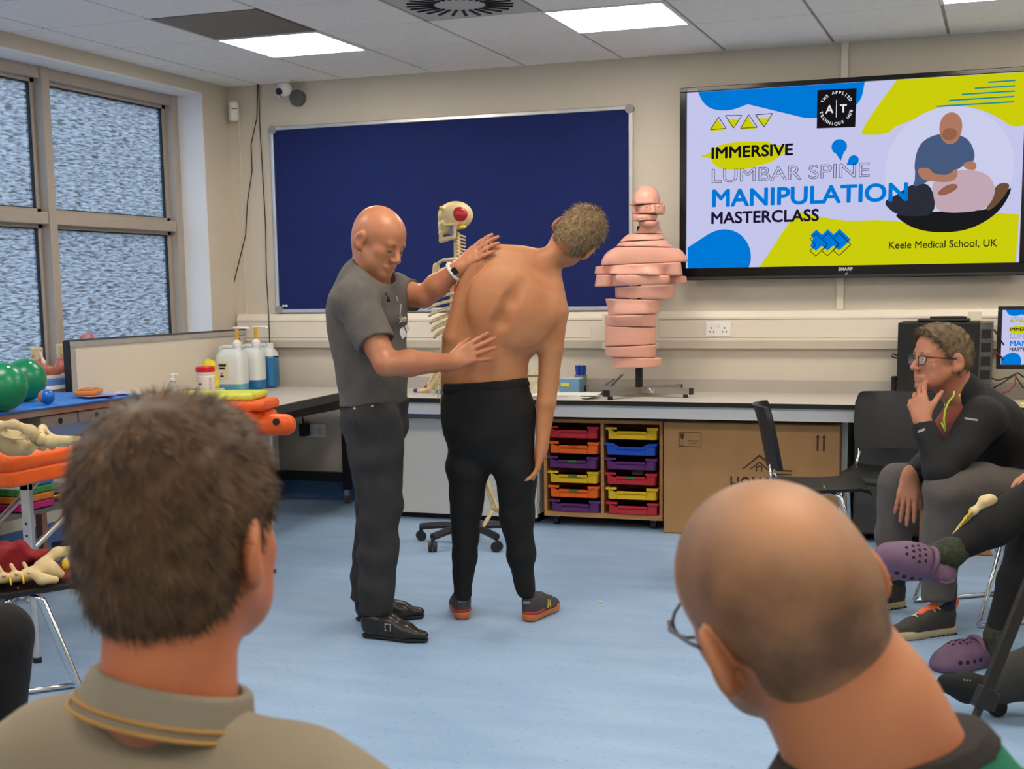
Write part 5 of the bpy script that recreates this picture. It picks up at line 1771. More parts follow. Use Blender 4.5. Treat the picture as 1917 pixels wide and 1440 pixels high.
for k in range(10):
    z = hz - 0.205 - 0.031 * k
    wd = 0.075 + 0.065 * math.sin(math.pi * (k + 1) / 13)
    dp = 0.070 + 0.050 * math.sin(math.pi * (k + 1) / 12)
    for q in (-1, 1):
        pts = []
        for i in range(9):
            t = math.pi * i / 8 * 0.97
            pts.append(tuple(B3(q * (0.02 + wd * math.sin(t)), 0.02 - dp * math.cos(t), z - 0.055 * i / 8 - 0.006 * k * i / 8) - V3((2.11, -1.22, 0))))
        MB().tube(pts, 0.0058, 6).build('rib', M_bone, sk, 180)
bone('breastbone', [B3(0, 0.095, hz - 0.23), B3(0, 0.125, hz - 0.40)], [0.018, 0.014])
for q in (-1, 1):
    bone('collarbone', [B3(q * 0.01, 0.085, hz - 0.215), B3(q * 0.09, 0.06, hz - 0.20), B3(q * 0.165, 0.0, hz - 0.20)], [0.008, 0.007, 0.010])
    s = SDF().ell(B3(q * 0.115, -0.085, hz - 0.285), (0.045, 0.010, 0.065), SKM @ np.array(rz(q * 0.5)), 0.01)
    s.cone(B3(q * 0.07, -0.09, hz - 0.24), B3(q * 0.165, -0.01, hz - 0.205), 0.010, 0.013, 0.01)
    sdf_obj('shoulder_blade', s, M_bone, sk, 0.005)
    bone('upper_arm_bone', [B3(q * 0.175, 0.0, hz - 0.225), B3(q * 0.188, 0.0, hz - 0.27), B3(q * 0.19, 0.01, hz - 0.50)], [0.024, 0.013, 0.014])
    bone('red_muscle_mark', [B3(q * 0.196, 0.012, hz - 0.26), B3(q * 0.20, 0.015, hz - 0.36)], [0.008, 0.006], m_=mat('muscle_red', (176, 50, 44), 0.4))
    e = B3(q * 0.19, 0.01, hz - 0.515)
    wv = B3(q * 0.195, 0.075, hz - 0.745)
    off_ = SKM @ V3((q * 0.012, 0.01, 0))
    bone('forearm_bone', [e, wv], [0.012, 0.008])
    bone('forearm_bone', [e + off_ * 1.5, wv + off_ * 1.6], [0.009, 0.011])
    bone('elbow_mark', [e + off_ * 2, e + off_ * 2.2], [0.014, 0.014], m_=mat('nerve_yellow', (222, 186, 40), 0.4))
    HMk = frame(SKM @ V3((0, 0.25, -1)), SKM @ V3((q, 0, 0)))
    for i in range(5):
        x0 = (-0.024 + 0.012 * i)
        bs = wv + HMk @ V3((x0 * 0.6, 0.012, 0))
        mid = wv + HMk @ V3((x0 * 1.3, 0.075, 0))
        tp_ = wv + HMk @ V3((x0 * 1.8, 0.15 - 0.012 * abs(i - 2), -0.02))
        bone('finger_bone', [bs, mid, tp_], [0.007, 0.006, 0.004], h=0.004)
    # hip, leg
s = SDF()
pz = hz - 0.78
for q in (-1, 1):
    s.ell(B3(q * 0.085, -0.03, pz + 0.03), (0.055, 0.014, 0.075), SKM @ np.array(rz(-q * 0.7)) @ np.array(rx(0.3)), 0.02)
    s.chain([B3(q * 0.085, 0.0, pz - 0.03), B3(q * 0.05, 0.05, pz - 0.06), B3(0, 0.06, pz - 0.065)], [0.026, 0.014, 0.012], 0.015)
    s.chain([B3(q * 0.085, -0.005, pz - 0.04), B3(q * 0.06, 0.01, pz - 0.11), B3(q * 0.02, 0.05, pz - 0.075)], [0.02, 0.014, 0.010], 0.015)
s.chain([B3(0, -0.06, pz + 0.05), B3(0, -0.075, pz - 0.03), B3(0, -0.05, pz - 0.09)], [0.045, 0.03, 0.010], 0.02)
sdf_obj('pelvis', s, M_bone, sk, 0.005)
for q, kn, an, to in ((-1, V3((2.210,-1.337,0.523)), V3((2.299,-1.326,0.221)), V3((2.261,-1.393,0.134))), (1, V3((2.100,-1.250,0.510)), V3((2.105,-1.248,0.215)), V3((2.089,-1.317,0.130)))):
    hp_ = B3(q * 0.095, 0, pz - 0.035)
    bone('thigh_bone', [hp_, hp_ + SKM @ V3((q * 0.035, 0, -0.02)), kn], [0.022, 0.02, 0.024])
    bone('shin_bone', [kn + V3((0, 0, -0.03)), an], [0.022, 0.014])
    bone('calf_bone', [kn + SKM @ V3((q * 0.025, -0.01, -0.05)), an + SKM @ V3((q * 0.022, -0.01, 0))], [0.008, 0.009])
    bone('red_muscle_mark', [kn * 0.75 + an * 0.25 + SKM @ V3((-0.014, 0.014, 0)), kn * 0.3 + an * 0.7 + SKM @ V3((-0.01, 0.01, 0))], [0.007, 0.005], m_=mat('muscle_red', (176, 50, 44), 0.4))
    bone('heel_bone', [an, an + SKM @ V3((0, -0.035, -0.02))], [0.02, 0.018])
    for i in range(5):
        d = SKM @ V3(((i - 2) * 0.011, 0, 0))
        bone('toe_bone', [an + (to - an) * 0.25 + d * 0.6, an + (to - an) * 0.7 + d, to + d * 1.3], [0.009, 0.0065, 0.005], h=0.004)

# ------------------------------------------------------------------ sliced torso on its stand
TO = V3((2.835, -0.40, 0))
tm = empty('sliced_torso_model', 'flesh pink torso model cut into twisted slices on a black post', 'anatomical model', (2.835, -0.40, 0.735))
M_pink = mat('mannequin_pink', (216, 158, 138), 0.42, var=0.05, vscale=5)
TM = frame((0.16, -0.98, 0.0), (0, 0, 1))
tw_ = lambda x, y, z: TM @ V3((x, y, 0)) + V3((0, 0, z))


def bust(arms=True):
    s = SDF()
    head_prims(s, tw_(0, 0.01, 1.792), TM, 0.98)
    s.cone(tw_(0, -0.02, 1.74), tw_(0, -0.025, 1.57), 0.055, 0.062, 0.03)
    s.cone(tw_(-0.05, -0.02, 1.555), tw_(0.05, -0.02, 1.555), 0.035, 0.035, 0.04)
    s.cone(tw_(-0.165, -0.01, 1.495), tw_(0.165, -0.01, 1.495), 0.066, None, 0.04)
    e = TM[:, 1]
    s.cone(tw_(0, 0, 1.50), tw_(0, 0, 1.34), 0.165, 0.158, 0.04, e, 0.64)
    s.cone(tw_(0, 0, 1.34), tw_(0, 0, 1.16), 0.152, 0.132, 0.04, e, 0.70)
    s.cone(tw_(0, 0, 1.16), tw_(0, 0, 1.04), 0.130, 0.132, 0.04, e, 0.72)
    s.cone(tw_(0, 0, 1.04), tw_(0, 0, 0.86), 0.134, 0.142, 0.04, e, 0.72)
    for q in (-1, 1):
        if arms:
            s.cone(tw_(q * 0.190, -0.01, 1.48), tw_(q * 0.222, -0.01, 1.30), 0.052, 0.047, 0.012)
        s.ell(tw_(q * 0.075, 0.085, 1.395), (0.075, 0.035, 0.05), TM, 0.04)
        s.ell(tw_(q * 0.04, 0.085, 1.20), (0.05, 0.03, 0.05), TM, 0.04)
    return s


cuts = [30, 172, 243, 293, 386, 438, 484, 608, 690, 768, 868, 985, 1075, 1218, 1308, 1388]
cen = [400, 420, 396, 420, 376, 377, 385, 334, 362, 385, 302, 278, 280, 280, 328]
rot_ = [0.0, 0.28, -0.12, 0.1, -0.1, 0.0, 0.05, -0.15, 0.18, 0.12, -0.12, -0.05, 0.1, 0.0, 0.15]
zz = lambda v: 1.904 - (v - 30) * 0.00074
base, base2 = bust(), bust(False)
for i in range(15):
    s = SDF()
    s.ops = list((base if i < 9 else base2).ops)
    tilt = lambda c: 0.03 * (1 if c % 2 else -1)
    za, zb_ = zz(cuts[i]) - 0.002, zz(cuts[i + 1]) + 0.002
    if i:
        s.cut((0, 0, za), tw_(tilt(i), 0, 1), 0.002)
    s.cut((0, 0, zb_), -tw_(tilt(i + 1), 0, 1), 0.002)
    lo = np.array([-0.4, -0.3, zb_ - 0.03])
    hi = np.array([0.4, 0.3, za + 0.03])
    V, Q = s.mesh(0.0036 if i < 4 else 0.0055, clip=(lo, hi), smooth=1)
    a = rot_[i]
    Rz = np.array(rz(a))
    V = V @ Rz.T + TM[:, 0] * 0 + V3((0.94, 0.34, 0)) * (cen[i] - 345) * 0.00074
    V[:, 2] -= 0.735
    np_mesh('torso_slice', V, Q, M_pink, tm)
MB().b2(-0.017, 0.017, -0.017, 0.017, 0.03, 0.17).build('post', M_blackmt, tm)
for p in ((0.02, 0.0), (0.035, 0.03)):
    pass
MB().b2(-0.01, 0.01, -0.01, 0.01, 0.15, 0.95).build('core_rod', M_blackmt, tm)
for (a, L_) in ((2.95, 0.33), (-0.15, 0.31), (-1.95, 0.30), (0.95, 0.30)):
    d = Vector((math.cos(a), math.sin(a), 0))
    ft = MB().box(d * L_ * 0.5 + Vector((0, 0, 0.036)), (L_, 0.038, 0.034), rz(a)).build('stand_foot', mat('stand_steel', (160, 156, 148), 0.35, 0.8), tm)
    MB().box(d * (L_ + 0.004) + Vector((0, 0, 0.036)), (0.012, 0.04, 0.036), rz(a)).build('end_cap', M_blackpl, ft)
    MB().cyl(tuple(d * (L_ - 0.03)), tuple(d * (L_ - 0.03) + Vector((0, 0, 0.02))), 0.014).build('glide', M_blackpl, ft)
MB().tube([(0.03, -0.02, 0.04), (0.07, -0.03, 0.045), (0.09, -0.03, 0.02), (0.095, -0.03, 0.045)], 0.004).build('clamp_lever', M_chrome, tm, 180)

# ------------------------------------------------------------------ clutter on the bench
bz = WT
bp0 = (2.378,-0.198,0.735)
cp = empty('pen_cup', 'clear cup of blue marker pens on the bench', 'pen cup', (bp0[0] + 0.02, bp0[1] + 0.10, bz))
MB().lathe([(0.030, 0), (0.034, 0.003), (0.038, 0.10), (0.036, 0.10), (0.032, 0.006), (0.001, 0.005)], n=18).build('cup', mat('cup_clear', (176, 184, 196), 0.1, trans=0.7), cp, 50)
for k in range(6):
    a = k * 1.05
    pn = MB().cyl((0.012 * math.cos(a), 0.012 * math.sin(a), 0.006), (0.022 * math.cos(a), 0.022 * math.sin(a), 0.10), 0.008, n=10).build('marker_pen', M_whitepl, cp)
    MB().cyl((0.021 * math.cos(a), 0.021 * math.sin(a), 0.095), (0.027 * math.cos(a), 0.027 * math.sin(a), 0.155), 0.009, n=10).build('pen_cap', mat('pen_blue', (40, 70, 170), 0.4), pn)
bb = empty('tissue_box', 'blue cardboard box with yellow label on the bench', 'box', (2.42, -0.35, bz))
MB().b2(-0.06, 0.06, -0.05, 0.05, 0, 0.095, 0.002, 1).build('carton', mat('box_blue', (110, 152, 182), 0.6), bb)
MB().b2(-0.05, 0.0, -0.052, -0.05, 0.05, 0.07).build('yellow_label', mat('label_yellow', (222, 206, 60), 0.6), bb)
MB().b2(-0.055, 0.055, -0.045, 0.045, 0.0955, 0.097).build('top_slot', mat('box_pale', (190, 206, 214), 0.6), bb)
pp = empty('paper_stack', 'loose stack of white papers on the bench edge', 'papers', (2.45, -0.60, bz))
for k in range(5):
    MB().box((0.012 * k * (-1) ** k, 0.006 * k, 0.003 + 0.005 * k), (0.30, 0.20, 0.0035), rz(0.08 * (k - 2))).build('sheet', M_whitepl, pp)
br = empty('metal_bracket', 'grey folded sheet metal brackets lying on the bench', 'bracket', (2.62, -0.27, bz))
M_zinc = mat('zinc_sheet', (150, 146, 138), 0.4, 0.7, var=0.15, vscale=10)
MB().box((0.02, 0, 0.055), (0.17, 0.06, 0.006), ry(-0.75)).build('flange', M_zinc, br)
MB().box((-0.03, 0.0, 0.045), (0.14, 0.06, 0.006), ry(-0.6)).build('flange', M_zinc, br)
MB().box((0.13, 0.05, 0.02), (0.20, 0.08, 0.03), rz(0.1)).build('channel', M_zinc, br)
MB().box((0.13, 0.05, 0.037), (0.19, 0.05, 0.006), rz(0.1)).build('channel_lid', mat('zinc_dark', (110, 106, 100), 0.4, 0.6), br)
bk = empty('leaflet_rack', 'blue and white leaflet box on the bench between the two standing men', 'leaflet box', (1.66, -0.42, bz))
MB().b2(-0.05, 0.12, -0.04, 0.04, 0, 0.03, 0.002, 1).build('tray', mat('rack_blue', (78, 120, 158), 0.5), bk)
MB().b2(-0.048, 0.118, -0.036, 0.034, 0.03, 0.115).build('leaflets', M_whitepl, bk)
MB().b2(0.122, 0.165, -0.035, 0.035, 0, 0.14).build('navy_divider', mat('rack_navy', (42, 40, 110), 0.5), bk)
for k in range(3):
    MB().b2(-0.03 + 0.045 * k, -0.004 + 0.045 * k, -0.038, -0.036, 0.055, 0.095).build('leaflet_print', mat('leaflet_dark', (120, 116, 108), 0.6, var=1, vscale=60, col2=(220, 216, 206)), bk)
lf = empty('booklet', 'white upright booklet on the bench beside the bent man', 'booklet', (1.90, -0.45, bz), 0.2)
MB().b2(-0.05, 0.05, -0.008, 0.008, 0, 0.14).build('cover', M_whitepl, lf)
MB().b2(-0.012, 0.004, -0.0095, -0.008, 0.05, 0.12).build('print_bar', mat('print_bluegrey', (110, 130, 170), 0.6), lf)
lf2 = empty('booklet', 'cream printed leaflets between the bent man\'s waist and arm', 'booklet', (2.22, -0.40, bz), 0.1)
MB().b2(-0.07, 0.07, -0.006, 0.006, 0, 0.15).build('cover', mat('leaflet_cream', (222, 212, 180), 0.6, var=1, vscale=30, col2=(180, 172, 140)), lf2)
MB().b2(-0.06, 0.02, -0.007, -0.006, 0.105, 0.115).build('heading_bar', mat('leaflet_brown', (120, 90, 60), 0.6), lf2)
fm = V3((1.555,-0.339,0.735))
ff = empty('foot_bone_model', 'small bone foot model with red and blue pins on the bench', 'anatomical model', tuple(fm))
s = SDF()
s.chain([fm + (0.06, 0.03, 0.02), fm + (0.05, 0.0, 0.05), fm + (0.0, -0.02, 0.055), fm + (-0.03, -0.02, 0.025)], [0.016, 0.014, 0.013, 0.014], 0.01)
s.chain([fm + (-0.03, -0.02, 0.022), fm + (-0.07, -0.03, 0.013), fm + (-0.10, -0.035, 0.010)], [0.014, 0.010, 0.007], 0.01)
s.chain([fm + (0.0, -0.02, 0.03), fm + (-0.05, 0.0, 0.015), fm + (-0.09, 0.01, 0.010)], [0.012, 0.009, 0.006], 0.01)
sdf_obj('bones', s, M_bone, ff, 0.004)
MB().sph((-0.055, 0.0, 0.034), 0.014, 12).build('red_pin', mat('pin_red', (170, 40, 50), 0.4), ff, 180)
MB().sph((-0.115, -0.035, 0.014), 0.013, 12).build('blue_pin', mat('pin_blue', (70, 60, 140), 0.4), ff, 180)


# ------------------------------------------------------------------ people
CR = V3((0.9407, 0.3393, 0.0))      # across the room, seen from the audience
CD = V3((-0.3410, 0.9400, 0.0))     # away from the audience
UP = V3((0, 0, 1))


def skin_material(name, col, col2, rough=0.5):
    return mat(name, col, rough, var=1, vscale=9, col2=col2, bump=0.06, bscale=160, spec=0.4, sss=0.12)


def shoe(parent, heel, d, L=0.29, up_m=None, sole_m=None, h1=0.028, collar=0.105, wd=1.0, band=None, slim=False, tongue=None):
    """a shoe: heel = floor point under the heel, d = toe direction"""
    d = unit((d[0], d[1], 0))
    Mx = np.stack([np.cross(d, UP), d, UP], 1)
    W = lambda x, y, z: V3(heel) + Mx @ V3((x * wd, y * L / 0.29, z))
    s = SDF()
    if slim:
        out = [(0.035, 0.030), (0.10, 0.027), (0.17, 0.036), (0.21, 0.037), (0.262, 0.024)]
    else:
        out = [(0.038, 0.036), (0.11, 0.034), (0.18, 0.044), (0.22, 0.045), (0.252, 0.036)]
    for (y0, r0), (y1, r1) in zip(out[:-1], out[1:]):
        s.cone(W(0, y0, 0.02), W(0, y1, 0.02), r0 * wd, r1 * wd, 0.01)
    s.cut(V3(heel) + V3((0, 0, 0.001)), (0, 0, -1), 0.002)
    s.cut(V3(heel) + V3((0, 0, h1)), (0, 0, 1), 0.002)
    u = SDF()
    f = 0.92
    u.cone(W(0, 0.042, 0.05), W(0, 0.048, collar), 0.034 * wd, 0.034 * wd, 0.015)
    u.cone(W(0, 0.045, collar - 0.02), W(0, 0.125, 0.070), 0.036 * wd, 0.034 * wd, 0.02)
    u.cone(W(0, 0.125, 0.060), W(0, 0.195, 0.042), 0.036 * wd, 0.034 * wd, 0.02)
    u.cone(W(0, 0.05, 0.035), W(0, 0.19, 0.030), out[0][1] * f * wd, out[3][1] * f * wd, 0.02)
    u.cone(W(0, 0.19, 0.032), W(0, out[-1][0], 0.028), out[3][1] * f * wd, out[-1][1] * f * wd, 0.02, UP, 0.85)
    u.cut(V3(heel) + V3((0, 0, h1 - 0.004)), (0, 0, -1), 0.002)
    u.cut(W(0, 0.03, collar + 0.004), Mx @ V3((0, -0.25, 1)), 0.004)
    o = sdf_obj('shoe', u, up_m, parent, 0.0045)
    sdf_obj('sole', s, sole_m, o, 0.0045, smooth=1)
    if band:
        b = SDF()
        b.ops = list(u.ops)
        b.ops = b.ops[:-2]
        b.cut(V3(heel) + V3((0, 0, h1 - 0.001)), (0, 0, -1), 0.001)
        b.cut(V3(heel) + V3((0, 0, h1 + 0.012)), (0, 0, 1), 0.001)
        b.cut(W(0, 0.10, 0), Mx @ V3((0, 1, 0)), 0.001)
        sdf_obj('heel_band', b, band, o, 0.0045, off=0.003, smooth=1)
    return o, W


def laces(o, W, n, m_, y0=0.10, y1=0.175, z0=0.105, z1=0.078):
    for k in range(n):
        t = k / (n - 1)
        y, z = y0 + (y1 - y0) * t, z0 + (z1 - z0) * t
        buildw(MB().tube([tuple(W(-0.026, y - 0.008, z - 0.012)), tuple(W(0, y, z + 0.004)), tuple(W(0.026, y + 0.008, z - 0.012))], 0.0032, 6), 'lace', m_, o, 180)


def hair_cap(o, M, sc, cuts, off=0.010, h=0.005, wobble=0.003, extra=None):
    """closed volume of short hair around a head; cuts = (point, normal) in head space"""
    M = np.asarray(M)
    W = lambda x, y, z: V3(o) + M @ (V3((x, y, z)) * sc)
    s = SDF()
    s.ell(W(0, -0.012, 0.030), V3((0.077, 0.097, 0.088)) * sc, M, 0.02)
    s.ell(W(0, -0.040, -0.005), V3((0.066, 0.062, 0.070)) * sc, M, 0.03)
    s.ell(W(0, 0.034, 0.030), V3((0.064, 0.058, 0.062)) * sc, M, 0.03)
    if extra:
        extra(s, W, M)
    for p, n in cuts:
        s.cut(W(*p), M @ V3(n), 0.006)
    return s.mesh(h, off, wrinkle(wobble, 170, 150, 160) if wobble else None, smooth=1)


def drape(o, W, d):
    pass


def print_on(target, name, body, size, o, ux, uy, rd, m_, parent, bold=0.0, polys=None):
    """lettering laid on the surface of a garment"""
    from mathutils.bvhtree import BVHTree
    me = target.data
    Wm = world_of(target)
    bv = BVHTree.FromPolygons([Wm @ v.co for v in me.vertices], [tuple(p.vertices) for p in me.polygons])
    if body:
        t = text_mesh(name, body, size, m_, Matrix.Identity(4), None, bold)
    else:
        bm = bmesh.new()
        for pl in polys:
            bm.faces.new([bm.verts.new((p[0], p[1], 0)) for p in pl])
        bmesh.ops.subdivide_edges(bm, edges=bm.edges[:], cuts=2, use_grid_fill=True)
        m2 = bpy.data.meshes.new(name)
        bm.to_mesh(m2)
        bm.free()
        m2.materials.append(m_)
        t = link(bpy.data.objects.new(name, m2))
    inv = world_of(parent).inverted()
    for v in t.data.vertices:
        p = Vector(V3(o) + V3(ux) * v.co.x + V3(uy) * v.co.y)
        h = bv.ray_cast(p, Vector(rd), 1.0)
        q = h[0] - Vector(rd) * 0.0025 if h[0] is not None else p + Vector(rd) * 0.06
        v.co = inv @ q
    t.parent = parent
    return t


M_hairbr = mat('hair_brown', (72, 54, 38), 0.6, var=1, vscale=60, col2=(112, 88, 62), spec=0.3)
M_jeans = mat('charcoal_denim', (44, 43, 44), 0.85, var=0.3, vscale=16, bump=0.55, bscale=28, stretch=(1, 1, 0.6))
M_blkcloth = mat('black_jersey', (11, 10, 10), 0.85, var=0.3, vscale=10, bump=0.5, bscale=22)
M_skinP = skin_material('skin_patient', (186, 130, 88), (174, 112, 74))
M_skinT = skin_material('skin_trainer', (182, 124, 90), (170, 106, 76), 0.38)
M_skinG = skin_material('skin_glasses_man', (184, 128, 98), (174, 110, 84))

# ---- the bare-backed man bending sideways
pt = empty('person', 'bare-backed man in black trousers bending sideways at the centre', 'person', (2.797,-2.670,0.000))
s = SDF()
e, q = CD, 0.62
T = [(908,760,5.42,80), (910,705,5.41,74), (915,655,5.40,74), (929,603,5.40,82), (947,562,5.40,90), (964,528,5.40,86), (982,503,5.40,60)]
TP = [(2.821,-2.796,0.887), (2.830,-2.804,1.006), (2.851,-2.807,1.112), (2.887,-2.794,1.221), (2.926,-2.780,1.307), (2.952,-2.770,1.369), (2.992,-2.755,1.410)]
TR = [0.1710, 0.1557, 0.1469, 0.1640, 0.1767, 0.1405, 0.0809]
s.chain(TP, TR, 0.03, e, q)
s.cone((2.850,-2.818,1.478), (3.053,-2.744,1.451), 0.0532, 0.0426, 0.035)
s.cone((3.088,-2.721,1.267), (3.088,-2.731,1.400), 0.0575, 0.0362, 0.03)
s.cone((3.050,-2.735,1.434), (3.137,-2.714,1.512), 0.0554, 0.0490, 0.025)
# shoulder blades, spine groove, waist crease
s.ell((2.899,-2.872,1.318), (0.080, 0.026, 0.090), frame(CD, CR * 0.35 + UP), 0.09)
s.ell((3.045,-2.819,1.248), (0.075, 0.026, 0.085), frame(CD, CR * 0.35 + UP), 0.09)
s.chain([(2.860,-2.894,1.022), (2.880,-2.890,1.116), (2.919,-2.888,1.224), (2.967,-2.887,1.312), (3.021,-2.851,1.403)], [0.010, 0.011, 0.011, 0.010, 0.008], 0.0)
s.ops = s.ops[:-4]
GR = [(2.872,-2.926,1.008), (2.892,-2.920,1.118), (2.935,-2.918,1.225), (2.978,-2.913,1.308), (3.017,-2.897,1.376)]
for a, b in zip(GR[:-1], GR[1:]):
    s.cone(a, b, 0.027, 0.027, 0.024, sub=True)
s.cone((3.014,-2.811,1.085), (2.975,-2.900,1.113), 0.007, 0.005, 0.022, sub=True)
s.cone((2.974,-2.810,1.144), (3.017,-2.778,1.155), 0.035, 0.035, 0.06)
# arms
SLh, EL, WL_ = V3((2.814,-2.852,1.446)), V3((2.720,-2.876,1.163)), V3((2.676,-2.838,0.906))
s.chain([SLh, SLh * 0.5 + EL * 0.5, EL], [0.0532, 0.0468, 0.0405], 0.005)
s.chain([EL, EL * 0.65 + WL_ * 0.35, WL_], [0.0405, 0.0405, 0.0277], 0.012)
SRh, ER, WR_ = V3((3.089,-2.731,1.250)), V3((3.070,-2.738,0.980)), V3((3.051,-2.777,0.723))
s.chain([SRh, SRh * 0.5 + ER * 0.5, ER], [0.0596, 0.0490, 0.0405], 0.014)
s.chain([ER, ER * 0.68 + WR_ * 0.32, WR_], [0.0405, 0.0383, 0.0245], 0.012)
hd = unit(V3((3.030,-2.784,0.622)) - WR_)
hand_prims(s, WR_, frame(hd, CR), -1, (0.22, 0.25, 0.28, 0.32), thumb=(0.35, 0.1, 0.2), k=0.003)
hd = unit(V3((2.646,-2.828,0.775)) - WL_)
hand_prims(s, WL_, frame(hd, -CR), 1, (0.22, 0.25, 0.28, 0.32), thumb=(0.35, 0.1, 0.2), k=0.003)
# head tilted over
PHo = V3((3.182,-2.718,1.549))
PHM = frame(CD * 0.97 + CR * 0.1 - UP * 0.2, CR * 0.72 + UP * 0.70)
head_prims(s, PHo, PHM, 1.0)
# legs inside the trousers
LH = [(2.763,-2.817,0.824), (2.750,-2.822,0.629), (2.737,-2.816,0.453), (2.720,-2.801,0.272), (2.707,-2.795,0.118)]
RH = [(2.908,-2.776,0.823), (2.939,-2.775,0.629), (2.939,-2.764,0.453), (2.948,-2.750,0.275), (2.965,-2.744,0.132)]
for ch_ in (LH, RH):
    s.chain(ch_, [0.075, 0.068, 0.05, 0.042, 0.034], 0.02)
pbody = sdf_obj('body', s, M_skinP, pt, 0.005)
# moles
for u_, v_ in ((0, 0),):
    pass
tr = SDF()
tr.chain([(2.827,-2.805,0.969), (2.832,-2.792,0.866), (2.835,-2.791,0.801)], [0.1643, 0.1859, 0.1838], 0.03, e, 0.72)
for ch_, rr in ((LH, (42, 40, 30, 24, 19)), (RH, (42, 41, 33.5, 27, 19.5))):
    tr.chain(ch_, [v * 5.42 / 2536.0 for v in rr], 0.02)
tr.cut((2.826,-2.805,0.989), CR * -0.06 + UP, 0.003)
tro = sdf_obj('trousers', tr, M_blkcloth, pt, 0.006, wob=wrinkle(0.006, 24, 22, 44))
wb_ = SDF()
wb_.ops = list(tr.ops)[:2]
wb_.cut((2.826,-2.805,0.991), CR * -0.06 + UP, 0.002)
wb_.cut((2.825,-2.805,0.957), CR * 0.06 - UP, 0.002)
sdf_obj('waistband', wb_, mat('black_waistband', (12, 12, 12), 0.9, bump=0.2, bscale=150), tro, 0.006, off=0.004)
# hair
def pext(s_, W, M):
    s_.ell(W(0, -0.02, 0.06), (0.07, 0.085, 0.065), M, 0.03)
hv, hq = hair_cap(PHo, PHM, 1.0, [((0, 0.062, 0.06), (0, 1, 0.1)), ((0, -0.06, -0.058), (0, -0.25, -1)), ((0, 0.02, -0.01), (0, 0.8, -0.6))], 0.004, 0.005, 0.002, pext)
M_hairP = mat('hair_greyish', (112, 90, 62), 0.6, var=1, vscale=70, col2=(168, 142, 106), spec=0.3)
hpo = np_mesh('hair', to_local(hv, pt), hq, M_hairP, pt)
crown = PHo + PHM @ V3((0, -0.03, 0.11))
strands('hair_strands', hv, hq, 6500, 0.024, lambda P, n: (P - crown), 0.6, 0.0018, M_hairP, hpo, 3)
# trainers
M_gum = mat('gum_sole', (182, 104, 56), 0.5, var=0.06, vscale=20)
M_shoeg = mat('grey_suede', (66, 62, 62), 0.8, var=0.25, vscale=30)
M_redb = mat('red_foam', (170, 40, 40), 0.5)
for heel, toe in (((2.711,-2.810,0.000), (2.528,-2.419,0.000)), ((2.976,-2.768,0.000), (3.004,-2.519,0.000))):
    so_, Wk = shoe(pt, heel, V3(toe) - V3(heel), 0.285, M_shoeg, M_gum, 0.032, 0.098, 0.98, M_redb)
    laces(so_, Wk, 4, M_shoeg)
    buildw(MB().box(tuple(Wk(0, 0.002, 0.083)), (0.03, 0.004, 0.012), Matrix(np.stack([unit(Wk(1, 0, 0) - Wk(0, 0, 0)), unit(Wk(0, 1, 0) - Wk(0, 0, 0)), UP], 1).tolist())), 'heel_tab', mat('tab_blue', (110, 130, 146), 0.5), so_)
    yl = mat('yellow_letter', (206, 170, 40), 0.5)
    for xs_ in (1,):
        mb = MB()
        for a, b in (((0.040, 0.120, 0.040), (0.037, 0.130, 0.072)), ((0.040, 0.148, 0.038), (0.036, 0.156, 0.066)), ((0.037, 0.130, 0.072), (0.040, 0.148, 0.038))):
            mb.cyl(tuple(Wk(xs_ * a[0], a[1], a[2])), tuple(Wk(xs_ * b[0], b[1], b[2])), 0.0042, n=6)
        buildw(mb, 'side_letter', yl, so_)


# ---- the trainer in the grey T-shirt
tn = empty('person', 'bald man in grey T-shirt and dark jeans with hands on the bare back', 'person', (2.477,-3.090,0.000))
FT = unit((0.985, -0.13, 0))
s = SDF()
TN = [(2.440,-3.030,0.870), (2.440,-3.030,1.017), (2.430,-3.034,1.143), (2.425,-3.036,1.267), (2.432,-3.033,1.360)]
TNr = [0.160, 0.158, 0.168, 0.178, 0.125]
s.chain(TN, [r - 0.02 for r in TNr], 0.03, FT, 0.70)
# neck and head
FH = unit(FT * 0.93 + np.cross(FT, UP) * 0.14 - UP * 0.42)
HTo = V3((2.501,-3.072,1.544))
HTM = frame(FH, UP + FT * 0.3)
head_prims(s, HTo, HTM, 1.07)
s.cone((2.443,-3.061,1.371), HTo + HTM @ V3((0, -0.030, -0.05)), 0.066, 0.060, 0.035)
s.cone((2.476,-3.049,1.360), HTo + HTM @ V3((0, 0.0, -0.06)), 0.050, 0.046, 0.03)
# right arm, nearest, low hand
S1, E1, W1 = V3((2.462,-3.214,1.311)), V3((2.619,-3.285,1.083)), V3((2.787,-3.053,1.077))
s.chain([S1, S1 * 0.5 + E1 * 0.5, E1], [0.0644, 0.0563, 0.0458], 0.02)
s.chain([E1, E1 * 0.66 + W1 * 0.34, W1], [0.0458, 0.0503, 0.0308], 0.015)
h1 = hand_prims(s, W1, frame(unit(V3((2.920,-2.947,1.150)) - W1), -CD + UP * 0.15), -1, (0.06, 0.08, 0.10, 0.12), (0.10, 0.02, -0.10, -0.32), (0.45, 0.3, 0.5), 1.04, k=0.003)
